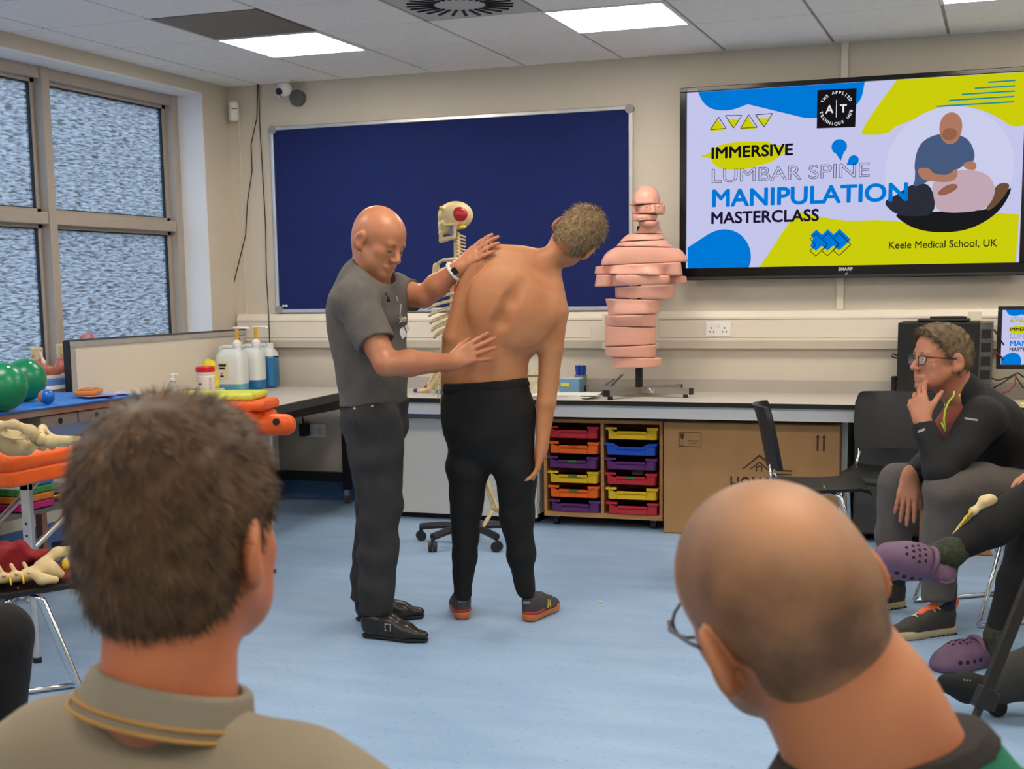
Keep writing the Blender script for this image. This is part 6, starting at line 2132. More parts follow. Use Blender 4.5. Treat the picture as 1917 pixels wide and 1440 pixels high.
# left arm, far, upper hand
S2, E2, W2 = V3((2.458,-2.864,1.342)), V3((2.598,-2.877,1.326)), V3((2.752,-2.885,1.432))
s.chain([S2, S2 * 0.5 + E2 * 0.5, E2], [0.0580, 0.0511, 0.0447], 0.02)
s.chain([E2, E2 * 0.62 + W2 * 0.38, W2], [0.0447, 0.0468, 0.0317], 0.015)
h2 = hand_prims(s, W2, frame(unit(V3((2.853,-2.870,1.514)) - W2), -CD * 0.75 + UP * 0.7 - CR * 0.25), -1, (0.10, 0.12, 0.14, 0.16), (0.05, 0.01, -0.03, -0.08), (0.5, 0.3, 0.5), 1.04, k=0.003)
NL = [(2.478,-3.112,0.836), (2.493,-3.128,0.703), (2.511,-3.143,0.538), (2.496,-3.148,0.327), (2.485,-3.152,0.134)]
FL = [(2.404,-2.948,0.818), (2.393,-2.930,0.675), (2.382,-2.913,0.497), (2.351,-2.914,0.273), (2.319,-2.915,0.081)]
for ch_ in (NL, FL):
    s.chain(ch_, [0.085, 0.075, 0.055, 0.05, 0.045], 0.02)
sdf_obj('body', s, M_skinT, tn, 0.005)
# T-shirt
M_tee = mat('grey_marl', (92, 87, 82), 0.9, var=0.12, vscale=20, bump=0.45, bscale=20)
t = SDF()
t.chain(TN[:], [0.160, 0.160, 0.172, 0.186, 0.138], 0.03, FT, 0.74)
t.cone((2.462,-3.214,1.321), (2.458,-2.864,1.348), 0.0853, 0.0778, 0.04)
t.cone((2.428,-3.067,1.381), (2.470,-3.051,1.368), 0.078, 0.074, 0.03)
sl = S1 * 0.30 + E1 * 0.70
t.chain([V3((2.462,-3.214,1.311)), sl], [0.0853, 0.0724], 0.02)
dcut = unit(E1 - S1)
sl2 = S2 * 0.25 + E2 * 0.75
t.chain([S2, sl2], [0.0735, 0.0644], 0.02)
t2 = t.mesh(0.0055, 0.0, wrinkle(0.0055, 34, 30, 46, 0.6), smooth=1)
# cut sleeves, neck and hem with a second pass
tt = SDF()
tt.ops = list(t.ops)


def tee_cut(X, Y, Z):
    w = wrinkle(0.0055, 34, 30, 46, 0.6)(X, Y, Z)
    return w


def carve(sd, planes):
    """remove balls of space beyond planes, limited to a radius, so that only nearby cloth is cut"""
    for p, n, r in planes:
        n = unit(n)
        sd.ell(V3(p) + n * r, (r, r, r), None, 0.003, True)
    return sd


carve(tt, [(S1 + dcut * np.linalg.norm(E1 - S1) * 0.60, dcut, 0.11), (S2 + unit(E2 - S2) * np.linalg.norm(E2 - S2) * 0.52, unit(E2 - S2), 0.09)])
tt.ell((2.489,-3.066,1.447), (0.088, 0.088, 0.094), None, 0.004, True)
tt.cut((2.441,-3.030,0.910), (0.02, 0, -1), 0.003)
tee = sdf_obj('t_shirt', tt, M_tee, tn, 0.0055, wob=wrinkle(0.0055, 34, 30, 46, 0.6), smooth=1)
M_pr = mat('tee_print', (196, 190, 180), 0.8, var=0.3, vscale=40)
rdir = CD
oo = V3((2.707,-3.391,1.226))
ux2, uy2 = unit(CR * 0.80 + UP * 0.55) * 0.8, unit(UP * 0.85 - CR * 0.35)
print_on(tee, 'shirt_print', 'THE', 0.024, oo, ux2, uy2, rdir, M_pr, tee, 0.0012)
print_on(tee, 'shirt_print', None, 0, oo + uy2 * -0.055, ux2, uy2, rdir, M_pr, tee, polys=[[(0, 0), (0.028, 0), (0.028, 0.035), (0, 0.035)], [(0.034, 0.012), (0.05, 0.012), (0.05, 0.034), (0.034, 0.034)]])
print_on(tee, 'shirt_print', None, 0, oo + uy2 * 0.03, ux2, uy2, rdir, M_pr, tee, polys=[[(0.0, 0.0), (0.004, 0.0), (0.03, 0.035), (0.026, 0.037)], [(0.02, 0.05), (0.024, 0.05), (0.026, 0.07), (0.022, 0.07)]])
buildw(MB().tube([(2.594,-3.219,1.341), (2.607,-3.225,1.328), (2.608,-3.225,1.308)], 0.0055, 8), 'lapel_microphone', M_blackpl, tn, 180)
# jeans
j = SDF()
j.chain([(2.442,-3.030,0.933), (2.440,-3.030,0.848)], [0.155, 0.158], 0.03, FT, 0.78)
for ch_, rr in ((NL, (0.112, 0.105, 0.083, 0.074, 0.068)), (FL, (0.108, 0.098, 0.080, 0.072, 0.066))):
    j.chain(ch_, rr, 0.02)
j.cut((2.442,-3.030,0.922), (0, 0, 1), 0.003)
j.cut((2.476,-3.156,0.092), (0, 0, -1), 0.004)
jn = sdf_obj('jeans', j, M_jeans, tn, 0.006, wob=wrinkle(0.0095, 26, 30, 48, 1.3))
for v_ in (0.0,):
    buildw(MB().tube([(2.467,-3.265,0.902), (2.483,-3.270,0.842), (2.482,-3.270,0.797)], 0.002, 6), 'pocket_seam', mat('seam_dark', (28, 28, 29), 0.9), jn, 180)
for p_ in ((2.484,-3.286,0.914), (2.542,-3.254,0.922)):
    buildw(MB().sph(p_, 0.0045, 10), 'rivet', M_alu, jn, 180)
# shoes
M_leather = mat('black_leather_shoe', (32, 28, 26), 0.3, var=0.2, vscale=20)
M_lsole = mat('black_sole', (16, 15, 15), 0.5)
for heel, toe, near in (((2.423,-3.167,0.000), (2.694,-3.178,0.000), 1), ((2.282,-2.949,0.000), (2.547,-2.812,0.000), 0)):
    so_, Wk = shoe(tn, heel, V3(toe) - V3(heel), 0.30, M_leather, M_lsole, 0.016, 0.085, 1.0, None, True)
    buildw(MB().tube([tuple(Wk(0.036, 0.135, 0.040)), tuple(Wk(0.030, 0.13, 0.075)), tuple(Wk(0, 0.128, 0.100)), tuple(Wk(-0.030, 0.13, 0.075)), tuple(Wk(-0.036, 0.135, 0.040))], 0.006, 8), 'strap', M_leather, so_, 180)
    bk_ = MB()
    c0 = [tuple(Wk(0.041, 0.125 + a, 0.045 + b)) for a, b in ((0, 0), (0.022, 0), (0.022, 0.026), (0, 0.026))]
    bk_.tube(c0, 0.0022, 6, True)
    buildw(bk_, 'buckle', M_alu, so_)
# watch on the far wrist
ad = unit(W2 - E2)
wc = W2 - ad * 0.022
pr_ = frame(ad, -CD)
ring = [tuple(wc + pr_ @ V3((0.037 * math.cos(a), 0, 0.034 * math.sin(a)))) for a in [2 * math.pi * k / 24 for k in range(24)]]
wt_ = buildw(MB().tube(ring, 0.0085, 8, True), 'watch_strap', mat('watch_white', (206, 204, 198), 0.4), tn, 180)
buildw(MB().box(tuple(wc - CD * 0.036), (0.032, 0.010, 0.030), Matrix(np.stack([ad, CD, np.cross(ad, CD)], 1).tolist()), 0.003), 'watch_face', M_blackpl, wt_)
M_brow = mat('eyebrow_hair', (120, 84, 58), 0.8)
# brows, eyes
for q_ in (-1, 1):
    pts = [tuple(HTo + HTM @ (V3((q_ * x, y, z)) * 1.07)) for x, y, z in ((0.014, 0.0955, 0.014), (0.030, 0.0935, 0.019), (0.046, 0.083, 0.014))]
    buildw(MB().tube(pts, 0.003, 6), 'eyebrow', M_brow, tn, 180)
    pts = [tuple(HTo + HTM @ (V3((q_ * x, y, z)) * 1.07)) for x, y, z in ((0.019, 0.0885, -0.008), (0.031, 0.0918, -0.011), (0.043, 0.0865, -0.008))]
    buildw(MB().tube(pts, 0.0018, 6), 'eyelid_line', mat('lash_dark', (70, 44, 34), 0.8), tn, 180)


# ---- the seated man with glasses, chin in hand
gm = empty('person', 'seated man with glasses and black zip top resting chin in hand', 'person', (4.533,-2.426,0.000))
FG = unit(-CR * 0.965 - CD * 0.20)
FGH = unit(-CR * 0.955 - CD * 0.24 + UP * 0.04)
LG = np.cross(UP, FG)
s = SDF()
GT = [(4.840,-2.159,0.557), (4.785,-2.179,0.675), (4.732,-2.220,0.785), (4.685,-2.258,0.855)]
s.chain(GT, [0.13, 0.13, 0.145, 0.11], 0.03, frame(unit(V3(GT[3]) - V3(GT[0])), FG)[:, 2], 0.68)
GHo = V3((4.545,-2.352,1.062))
GHM = frame(FGH, UP - FGH * 0.0)
head_prims(s, GHo, GHM, 1.08)
s.cone((4.665,-2.276,0.869), GHo + GHM @ V3((0, -0.030, -0.05)), 0.062, 0.058, 0.035)
s.cone((4.638,-2.286,0.852), GHo + GHM @ V3((0, 0.01, -0.065)), 0.048, 0.044, 0.03)
# near (left) arm, hand on the chin
S1, E1, W1 = V3((4.708,-2.431,0.836)), V3((4.565,-2.589,0.654)), V3((4.490,-2.531,0.835))
s.chain([S1, E1], [0.055, 0.045], 0.02)
s.chain([E1, E1 * 0.6 + W1 * 0.4, W1], [0.044, 0.043, 0.030], 0.015)
hy = unit(V3((4.452,-2.470,0.954)) - W1)
GM1 = frame(hy, -CD * 0.82 - CR * 0.55)
hand_prims(s, W1, GM1, 1, (0.30, 0.50, 0.62, 0.70), (0.05, 0.0, -0.03, -0.08), (0.75, 0.1, 0.35), 1.02, k=0.003)
# far (right) arm hanging over the knee
S2, E2, W2 = V3((4.664,-2.096,0.792)), V3((4.511,-2.151,0.653)), V3((4.435,-2.306,0.589))
s.chain([S2, E2], [0.055, 0.045], 0.02)
s.chain([E2, W2], [0.045, 0.030], 0.015)
hy = unit(V3((4.427,-2.362,0.474)) - W2)
hand_prims(s, W2, frame(hy, -CD * 0.9 - CR * 0.3 + UP * 0.1), -1, (0.10, 0.12, 0.16, 0.22), (0.06, 0.0, -0.05, -0.12), (0.35, 0.05, 0.3), 1.02, k=0.003)
NLg = [(4.830,-2.301,0.534), (4.703,-2.454,0.579), (4.586,-2.581,0.581), (4.572,-2.533,0.384), (4.565,-2.482,0.148)]
FLg = [(4.831,-2.014,0.536), (4.604,-2.064,0.557), (4.376,-2.125,0.535), (4.363,-2.098,0.317), (4.375,-2.062,0.083)]
for ch_ in (NLg, FLg):
    s.chain(ch_, [0.075, 0.07, 0.055, 0.05, 0.038], 0.02)
sdf_obj('body', s, M_skinG, gm, 0.0045)
# zip top
M_top2 = mat('black_fleece', (22, 22, 23), 0.8, var=0.2, vscale=14, bump=0.5, bscale=24)
t = SDF()
t.chain(GT, [0.150, 0.150, 0.165, 0.120], 0.03, frame(unit(V3(GT[3]) - V3(GT[0])), FG)[:, 2], 0.72)
t.cone(S1, S2, 0.078, 0.070, 0.04)
t.chain([S1, E1], [0.080, 0.062], 0.02)
t.chain([E1, E1 * 0.12 + W1 * 0.88], [0.060, 0.046], 0.02)
t.chain([S2, E2], [0.074, 0.058], 0.02)
t.chain([E2, E2 * 0.2 + W2 * 0.8], [0.056, 0.045], 0.02)
t.cone((4.665,-2.276,0.869), (4.626,-2.306,0.941), 0.072, 0.067, 0.02)
t.cut((4.626,-2.306,0.931), unit(V3((4.626,-2.306,0.941)) - V3((4.665,-2.276,0.869))) , 0.003) if False else None
for p_, n_, r_ in ((W1 - unit(W1 - E1) * 0.020, unit(W1 - E1), 0.07), (W2 - unit(W2 - E2) * 0.006, unit(W2 - E2), 0.07)):
    t.ell(V3(p_) + V3(n_) * r_, r_, None, 0.003, True)
t.ell(GHo + V3((0, 0, -0.005)), (0.10, 0.10, 0.118), None, 0.004, True)
t.ell((4.570,-2.380,0.855), (0.040, 0.045, 0.075), None, 0.01, True)
top = sdf_obj('zip_top', t, M_top2, gm, 0.0055, wob=wrinkle(0.0055, 36, 34, 40, 0.4), smooth=1)
u = SDF().chain([(4.605,-2.319,0.792), (4.622,-2.302,0.864)], [0.085, 0.062], 0.02)
sdf_obj('undershirt', u, mat('rust_shirt', (128, 68, 50), 0.85), gm, 0.006)
M_lime = mat('lime_zip', (168, 200, 60), 0.5)
zp = [(4.599,-2.459,0.944), (4.596,-2.461,0.924), (4.580,-2.477,0.905), (4.568,-2.492,0.874), (4.565,-2.493,0.839), (4.572,-2.501,0.797)]
buildw(MB().tube(zp, 0.004, 6), 'zip', M_lime, top, 180)
buildw(MB().tube([(4.556,-2.496,0.829), (4.571,-2.502,0.793)], 0.0035, 6), 'zip', M_lime, top, 180)
buildw(MB().tube([(4.619,-2.484,0.934), (4.618,-2.485,0.922)], 0.0035, 6), 'zip_garage', M_lime, top, 180)
M_refl = mat('reflective_print', (170, 168, 160), 0.5)
rd = CD
print_on(top, 'reflective_strip', None, 0, (4.669,-2.892,0.874), CR, UP - CR * 0.25, CD, M_refl, top, polys=[[(0, 0), (0.045, -0.008), (0.045, -0.001), (0, 0.007)]])
print_on(top, 'reflective_strip', None, 0, (4.513,-2.948,0.827), CR, UP + CR * 0.3, CD, M_refl, top, polys=[[(0, 0), (0.022, 0.008), (0.022, 0.018), (0, 0.010)]])
# trousers
M_walk = mat('grey_walking_cloth', (92, 86, 82), 0.9, var=0.12, vscale=10, bump=0.5, bscale=22)
j = SDF()
j.chain([(4.839,-2.160,0.567), (4.861,-2.152,0.513)], [0.155, 0.150], 0.03)
for ch_, rr in ((NLg, (0.100, 0.092, 0.083, 0.074, 0.062)), (FLg, (0.098, 0.090, 0.078, 0.070, 0.060))):
    j.chain(ch_, rr, 0.02)
j.cut((4.571,-2.480,0.139), (0, 0, -1), 0.003)
sdf_obj('trousers', j, M_walk, gm, 0.006, wob=wrinkle(0.005, 30, 34, 38, 2.0))
# socks and walking shoes
M_navy = mat('navy_sock', (34, 42, 56), 0.9)
M_wshoe = mat('dark_olive_mesh', (58, 54, 48), 0.7, var=0.2, vscale=40)
M_wsole = mat('cream_sole', (196, 178, 136), 0.6, var=0.06, vscale=20)
M_otab = mat('orange_tab', (232, 108, 56), 0.6)
M_lace = mat('cream_lace', (226, 206, 172), 0.8)
for heel, toe, ank in (((4.627,-2.433,0.000), (4.416,-2.606,0.000), NLg[4]), ((4.409,-2.031,0.000), (4.207,-2.249,0.000), FLg[4])):
    so_, Wk = shoe(gm, heel, V3(toe) - V3(heel), 0.30, M_wshoe, M_wsole, 0.034, 0.100, 1.05)
    laces(so_, Wk, 5, M_lace, 0.095, 0.180, 0.118, 0.084)
    buildw(MB().tube([tuple(Wk(0.004, 0.09, 0.122)), tuple(Wk(0.02, 0.085, 0.150)), tuple(Wk(0.03, 0.09, 0.165)), tuple(Wk(0.01, 0.095, 0.15)), tuple(Wk(0.0, 0.095, 0.12))], 0.003, 6), 'lace_bow', M_lace, so_, 180)
    sdf_obj('tongue', SDF().cone(Wk(0, 0.085, 0.115), Wk(0, 0.15, 0.090), 0.018, 0.016, 0.01), M_otab, so_, 0.004)
    sdf_obj('pull_tab', SDF().cone(Wk(0, 0.008, 0.10), Wk(0, -0.002, 0.125), 0.012, 0.012, 0.005), M_otab, so_, 0.004)
    sk_ = SDF().cone(Wk(0, 0.05, 0.09), Wk(0, 0.045, 0.19), 0.040, 0.043, 0.02)
    sdf_obj('sock', sk_, M_navy, gm, 0.006)
    tread = MB()
    for k in range(14):
        tread.box(tuple(Wk(0, 0.02 + 0.018 * k, 0.004)), (0.07, 0.009, 0.006), rz(math.atan2((V3(toe) - V3(heel))[1], (V3(toe) - V3(heel))[0]) - math.pi / 2))
    buildw(tread, 'tread', M_blackpl, so_)
# hair
def gext(s_, W, M):
    s_.ell(W(0, 0.03, 0.075), (0.066, 0.075, 0.045), M, 0.03)
hv, hq = hair_cap(GHo, GHM, 1.08, [((0, 0.100, 0.05), (0, 1, -0.25)), ((0, -0.05, -0.062), (0, -0.1, -1)), ((0, 0.050, 0.045), (0, 0.75, -0.62)), ((0, 0.012, 0.0), (0, 0.95, -0.3))][:3], 0.006, 0.005, 0.003, gext)
M_hairG = mat('hair_ash_brown', (84, 68, 50), 0.6, var=1, vscale=60, col2=(128, 108, 82), spec=0.3)
hgo = np_mesh('hair', to_local(hv, gm), hq, M_hairG, gm)
cr_ = GHo + GHM @ V3((0, -0.05, 0.11))
strands('hair_strands', hv, hq, 6500, 0.024, lambda P, n: (P - cr_) * V3((1, 1, 1)) + GHM @ V3((0, 0.03, 0)), 0.2, 0.0019, M_hairG, hgo, 5, jit=0.2)
# glasses, eyes, brows, ring
M_specs = mat('specs_frame', (28, 34, 46), 0.35)
GW = lambda x, y, z: tuple(GHo + GHM @ (V3((x, y, z)) * 1.08))
gl = None
for q_ in (-1, 1):
    loop = [GW(q_ * (0.034 + 0.025 * cx_), 0.108 - 0.010 * abs(cx_), -0.006 + 0.017 * cz_) for cx_, cz_ in ((-0.95, 0.75), (0, 0.95), (0.95, 0.85), (1.0, 0), (0.8, -0.9), (0, -1.0), (-0.8, -0.9), (-1.0, 0))]
    mb = MB().tube(loop, 0.0021, 6, True)
    if gl is None:
        gl = buildw(mb, 'glasses', M_specs, gm, 180)
    else:
        buildw(mb, 'rim', M_specs, gl, 180)
    buildw(MB().tube([GW(q_ * 0.060, 0.098, 0.006), GW(q_ * 0.078, 0.060, 0.004), GW(q_ * 0.086, -0.005, 0.002), GW(q_ * 0.084, -0.025, -0.010)], 0.0026, 6), 'temple', M_specs, gl, 180)
    lens = MB()
    lens.bm.faces.new([lens.bm.verts.new(p_) for p_ in loop])
    buildw(lens, 'lens', mat('lens_glass', (235, 240, 245), 0.05, alpha=0.12), gl)
    buildw(MB().sph(GW(q_ * 0.031, 0.0815, -0.004), 0.0118, 14), 'eye', mat('eye_white', (214, 204, 196), 0.3), gm, 180)
    buildw(MB().sph(GW(q_ * 0.030, 0.0900, -0.004), 0.0052, 10), 'iris', mat('iris_dark', (50, 44, 40), 0.2), gm, 180)
    buildw(MB().tube([GW(q_ * 0.014, 0.0965, 0.016), GW(q_ * 0.030, 0.0945, 0.021), GW(q_ * 0.047, 0.083, 0.016)], 0.0028, 6), 'eyebrow', M_brow, gm, 180)
buildw(MB().tube([GW(-0.011, 0.111, 0.0), GW(0, 0.115, 0.003), GW(0.011, 0.111, 0.0)], 0.002, 6), 'bridge', M_specs, gl, 180)
fd_ = V3((0, math.cos(0.62), -math.sin(0.62)))
rp = W1 + GM1 @ ((V3((FX[2], FY[2] - 0.006, 0.001)) + fd_ * 0.022) * 1.02)
ring = [tuple(rp + frame(GM1 @ fd_, GM1[:, 0]) @ V3((0.0105 * math.cos(a), 0, 0.0105 * math.sin(a)))) for a in [2 * math.pi * k / 16 for k in range(16)]]
buildw(MB().tube(ring, 0.002, 6, True), 'ring', mat('gold_ring', (220, 180, 110), 0.2, 1.0), gm, 180)


# ---- foreground: brown-haired man from behind
fa = empty('person', 'brown-haired man in an olive grey polo seen from behind, front left', 'person', (3.979,-6.748,0.312))
M_skinA = skin_material('skin_front_man', (186, 116, 78), (172, 98, 66))
s = SDF()
FA = unit(CD * 0.94 + CR * 0.34)
AHo = V3((4.015,-6.735,1.121))
AHM = frame(FA, UP)
head_prims(s, AHo, AHM, 1.02)
NB = AHo + AHM @ V3((0, -0.035, -0.155))
s.cone(AHo + AHM @ V3((0, -0.022, -0.04)), NB, 0.062, 0.066, 0.03)
ZS = AHo[2] - 0.205
BM = AHM
B = lambda x, y, z: V3((AHo[0], AHo[1], 0)) + BM @ V3((x, y, 0)) + V3((0, 0, z))
s.chain([B(0, -0.035, ZS - 0.08), B(0, -0.03, ZS - 0.2), B(0, -0.03, 0.52)], [0.11, 0.14, 0.14], 0.03, BM[:, 1], 0.65)
sdf_obj('body', s, M_skinA, fa, 0.0045, smooth=3)
M_polo = mat('olive_polo', (140, 128, 107), 0.9, var=0.10, vscale=8, bump=0.10, bscale=420)
t = SDF()
t.chain([B(0, -0.04, ZS - 0.06), B(0, -0.04, ZS - 0.16), B(0, -0.03, ZS - 0.32), B(0, -0.02, 0.50)], [0.10, 0.182, 0.172, 0.165], 0.05, BM[:, 1], 0.62)
t.chain([B(-0.055, -0.035, ZS - 0.008), B(-0.135, -0.035, ZS - 0.03), B(-0.185, -0.03, ZS - 0.07)], [0.050, 0.058, 0.066], 0.04)
t.chain([B(0.055, -0.035, ZS - 0.008), B(0.135, -0.035, ZS - 0.03), B(0.185, -0.03, ZS - 0.07)], [0.050, 0.058, 0.066], 0.04)
for q_ in (-1, 1):
    t.chain([B(q_ * 0.185, -0.03, ZS - 0.07), B(q_ * 0.215, 0.0, ZS - 0.30)], [0.066, 0.052], 0.03)
t.cut(B(0, 0, 0.46), (0, 0, -1), 0.004)
t.ell(AHo + AHM @ V3((0, 0.010, -0.088)), (0.081, 0.100, 0.048), AHM, 0.006, True)
polo = sdf_obj('polo_shirt', t, M_polo, fa, 0.005, wob=wrinkle(0.0045, 22, 24, 50, 0.9), smooth=2)
# rib collar: a tilted ring round the neck
M_col = mat('polo_collar', (128, 120, 104), 0.9, bump=0.15, bscale=300)
M_tip = mat('collar_tipping', (168, 126, 66), 0.9)


cax = unit(UP + BM[:, 0] * 0.16 + BM[:, 1] * 0.22)
c_ = SDF()
c_.cone(NB - cax * 0.030, NB + cax * 0.050, 0.092, 0.070, 0.004)
c_.cone(NB - cax * 0.06, NB + cax * 0.10, 0.072, 0.062, 0.003, sub=True)
c_.cut(NB + cax * 0.018, cax, 0.003)
c_.cut(NB - cax * 0.024, -cax, 0.003)
col = sdf_obj('collar', c_, M_col, polo, 0.0035)
for hh_, rr_ in ((-0.0215, 0.0915), (-0.012, 0.0885)):
    cf = frame(cax, BM[:, 1])
    ring = [tuple(NB + cax * hh_ + cf @ V3((rr_ * math.cos(a), 0, rr_ * math.sin(a)))) for a in [2 * math.pi * k / 48 for k in range(48)]]
    buildw(MB().tube(ring, 0.0022, 6, True), 'tipping_stripe', M_tip, col, 180)
# seated lower half, out of the picture
M_dkt = mat('dark_trousers', (44, 44, 48), 0.9, var=0.1)
j = SDF()
j.chain([B(0, -0.03, 0.54), B(0, -0.02, 0.50)], [0.165, 0.165], 0.03)
for q_ in (-1, 1):
    j.chain([B(q_ * 0.09, 0.02, 0.50), B(q_ * 0.12, 0.42, 0.50), B(q_ * 0.13, 0.44, 0.06)], [0.085, 0.07, 0.05], 0.03)
sdf_obj('trousers', j, M_dkt, fa, 0.012)
for q_ in (-1, 1):
    shoe(fa, B(q_ * 0.13, 0.40, 0.0), FA, 0.28, M_leather, M_lsole, 0.02, 0.09)
def aext(s_, W, M):
    s_.ell(W(0, -0.01, 0.060), (0.074, 0.092, 0.066), M, 0.03)
    s_.ell(W(0, -0.045, -0.045), (0.058, 0.050, 0.045), M, 0.03)
hv, hq = hair_cap(AHo, AHM, 1.02, [((0, 0.075, 0.05), (0, 1, 0.0)), ((0, -0.06, -0.083), (0, -0.10, -1)), ((0, 0.018, 0.01), (0, 0.93, -0.35))], 0.008, 0.004, 0.002, aext)
M_hairA = mat('hair_front_brown', (60, 42, 26), 0.55, var=1, vscale=45, col2=(98, 72, 46), spec=0.35)
hao = np_mesh('hair', to_local(hv, fa), hq, M_hairA, fa)
cra = AHo + AHM @ V3((0.02, -0.045, 0.115))
def comb_a(P, n):
    v = P - cra
    sw = np.cross(n, v) * 0.35
    return v + sw + AHM @ V3((0.01, 0.02, -0.03))
strands('hair_strands', hv, hq, 26000, 0.022, comb_a, 0.22, 0.0011, M_hairA, hao, 11, jit=0.22)

# ---- foreground: shaven-headed man from behind, head tipped over
fb = empty('person', 'shaven-headed man in a green T-shirt seen from behind, front right', 'person', (4.651,-6.483,0.285))
M_skinB = skin_material('skin_shaved_man', (184, 124, 84), (174, 108, 74))
s = SDF()
FB = unit(CD * 0.93 - CR * 0.34 - UP * 0.10)
UB = unit(UP * 0.90 - CR * 0.42)
BHo = V3((4.564,-6.504,1.035))
BHM = frame(FB, UB)
head_prims(s, BHo, BHM, 1.11)
NBb = V3((4.640,-6.508,0.920))
s.cone(BHo + BHM @ V3((0, -0.022, -0.03)), NBb, 0.066, 0.068, 0.03)
s.cone(BHo + BHM @ V3((0, -0.045, -0.05)), NBb + UP * -0.02 - CD * 0.02, 0.045, 0.062, 0.03)
TB = frame(unit(CD * 0.97 - CR * 0.22), UP)
SBo = NBb + CR * 0.055 - UP * 0.122
Bb = lambda x, y, z: V3((SBo[0], SBo[1], 0)) + TB @ V3((x, y, 0)) + V3((0, 0, z))
ZB = SBo[2]
s.chain([Bb(0, 0, ZB - 0.05), Bb(0, 0.0, ZB - 0.2), Bb(0, 0.0, 0.5)], [0.10, 0.13, 0.13], 0.03, TB[:, 1], 0.65)
s.cone(NBb, Bb(0, 0, ZB), 0.066, 0.070, 0.04)
s.cone(NBb + UP * 0.02 + CR * 0.01, Bb(0.032, -0.005, ZB + 0.055), 0.060, 0.044, 0.05)
sdf_obj('body', s, M_skinB, fb, 0.0045, smooth=3)
M_gtee = mat('green_tee', (22, 108, 78), 0.9, var=0.10, vscale=8, bump=0.08, bscale=420)
t = SDF()
t.chain([Bb(0, 0, ZB + 0.0), Bb(0, 0.0, ZB - 0.14), Bb(0, 0, ZB - 0.3), Bb(0, 0, 0.48)], [0.135, 0.180, 0.17, 0.165], 0.05, TB[:, 1], 0.62)
for q_ in (-1, 1):
    t.chain([Bb(q_ * 0.06, 0, ZB + 0.022), Bb(q_ * 0.14, 0, ZB - 0.02), Bb(q_ * 0.19, 0.005, ZB - 0.06)], [0.050, 0.056, 0.064], 0.04)
    t.chain([Bb(q_ * 0.19, 0.005, ZB - 0.06), Bb(q_ * 0.22, 0.03, ZB - 0.28)], [0.066, 0.055], 0.03)
t.cut(Bb(0, 0, 0.46), (0, 0, -1), 0.004)
ne = V3((4.673,-6.507,0.900)) + TB @ V3((0, 0.05, 0))
neM = np.array(Matrix.Rotation(-0.14, 3, Vector(CD)))
ct_ = NBb + CR * 0.022
t.cone(ct_ - UP * 0.13, ct_ - UP * 0.02, 0.125, 0.082, 0.05)
t.cut(ne - neM[:, 2] * 0.005, neM[:, 2], 0.004)
gt = sdf_obj('green_t_shirt', t, M_gtee, fb, 0.005, wob=wrinkle(0.003, 22, 24, 40, 0.2), smooth=2)
rb_ = SDF()
rb_.ops = list(t.ops)[:-1]
rb_.cut(ne, neM[:, 2], 0.004)
rb2 = SDF()
rb2.ops = list(rb_.ops)


def near_neck(X, Y, Z):
    d_ = [(X - ne[0]) * neM[0, i] + (Y - ne[1]) * neM[1, i] + (Z - ne[2]) * neM[2, i] for i in range(3)]
    return np.maximum(-0.024 - d_[2], np.sqrt(d_[0] ** 2 + d_[1] ** 2) - 0.15)


Vc, Qc = rb2.mesh(0.004, 0.0025, wrinkle(0.003, 22, 24, 40, 0.2), clip=(V3(ne) - 0.16, V3(ne) + 0.16), smooth=2, keep=near_neck)
np_mesh('neck_rib', to_local(Vc, fb), Qc, mat('black_rib', (40, 35, 32), 0.9, bump=0.2, bscale=300), fb)
j = SDF()
j.chain([Bb(0, 0, 0.54), Bb(0, 0.02, 0.50)], [0.165, 0.165], 0.03)
for q_ in (-1, 1):
    j.chain([Bb(q_ * 0.09, 0.03, 0.50), Bb(q_ * 0.12, 0.43, 0.50), Bb(q_ * 0.13, 0.45, 0.06)], [0.085, 0.07, 0.05], 0.03)
sdf_obj('trousers', j, M_dkt, fb, 0.012)
for q_ in (-1, 1):
    shoe(fb, Bb(q_ * 0.13, 0.41, 0.0), TB[:, 1], 0.28, M_leather, M_lsole, 0.02, 0.09)


def stubble_material():
    m = bpy.data.materials.new('shaved_stubble')
    m.use_nodes = True
    nt = m.node_tree
    b = nt.nodes['Principled BSDF']
    at_ = nt.nodes.new('ShaderNodeAttribute')
    at_.attribute_name = 'hair_cover'
    tc = nt.nodes.new('ShaderNodeTexCoord')
    n = nt.nodes.new('ShaderNodeTexNoise')
    n.inputs['Scale'].default_value = 20
    n.inputs['Detail'].default_value = 5
    nt.links.new(tc.outputs['Object'], n.inputs['Vector'])
    ad = nt.nodes.new('ShaderNodeMath')
    ad.operation = 'MULTIPLY_ADD'
    ml = nt.nodes.new('ShaderNodeMath')
    ml.operation = 'MULTIPLY'
    nt.links.new(n.outputs['Fac'], ad.inputs[0])
    ad.inputs[1].default_value = 1.0
    ad.inputs[2].default_value = 0.5
    nt.links.new(ad.outputs[0], ml.inputs[0])
    nt.links.new(at_.outputs['Fac'], ml.inputs[1])
    cr = nt.nodes.new('ShaderNodeValToRGB')
    cr.color_ramp.elements[0].position = 0.05
    cr.color_ramp.elements[0].color = (*lin((190, 136, 94)), 1)
    cr.color_ramp.elements[1].position = 0.80
    cr.color_ramp.elements[1].color = (*lin((92, 63, 38)), 1)
    nt.links.new(ml.outputs[0], cr.inputs['Fac'])
    nt.links.new(cr.outputs['Color'], b.inputs['Base Color'])
    b.inputs['Roughness'].default_value = 0.55
    return m


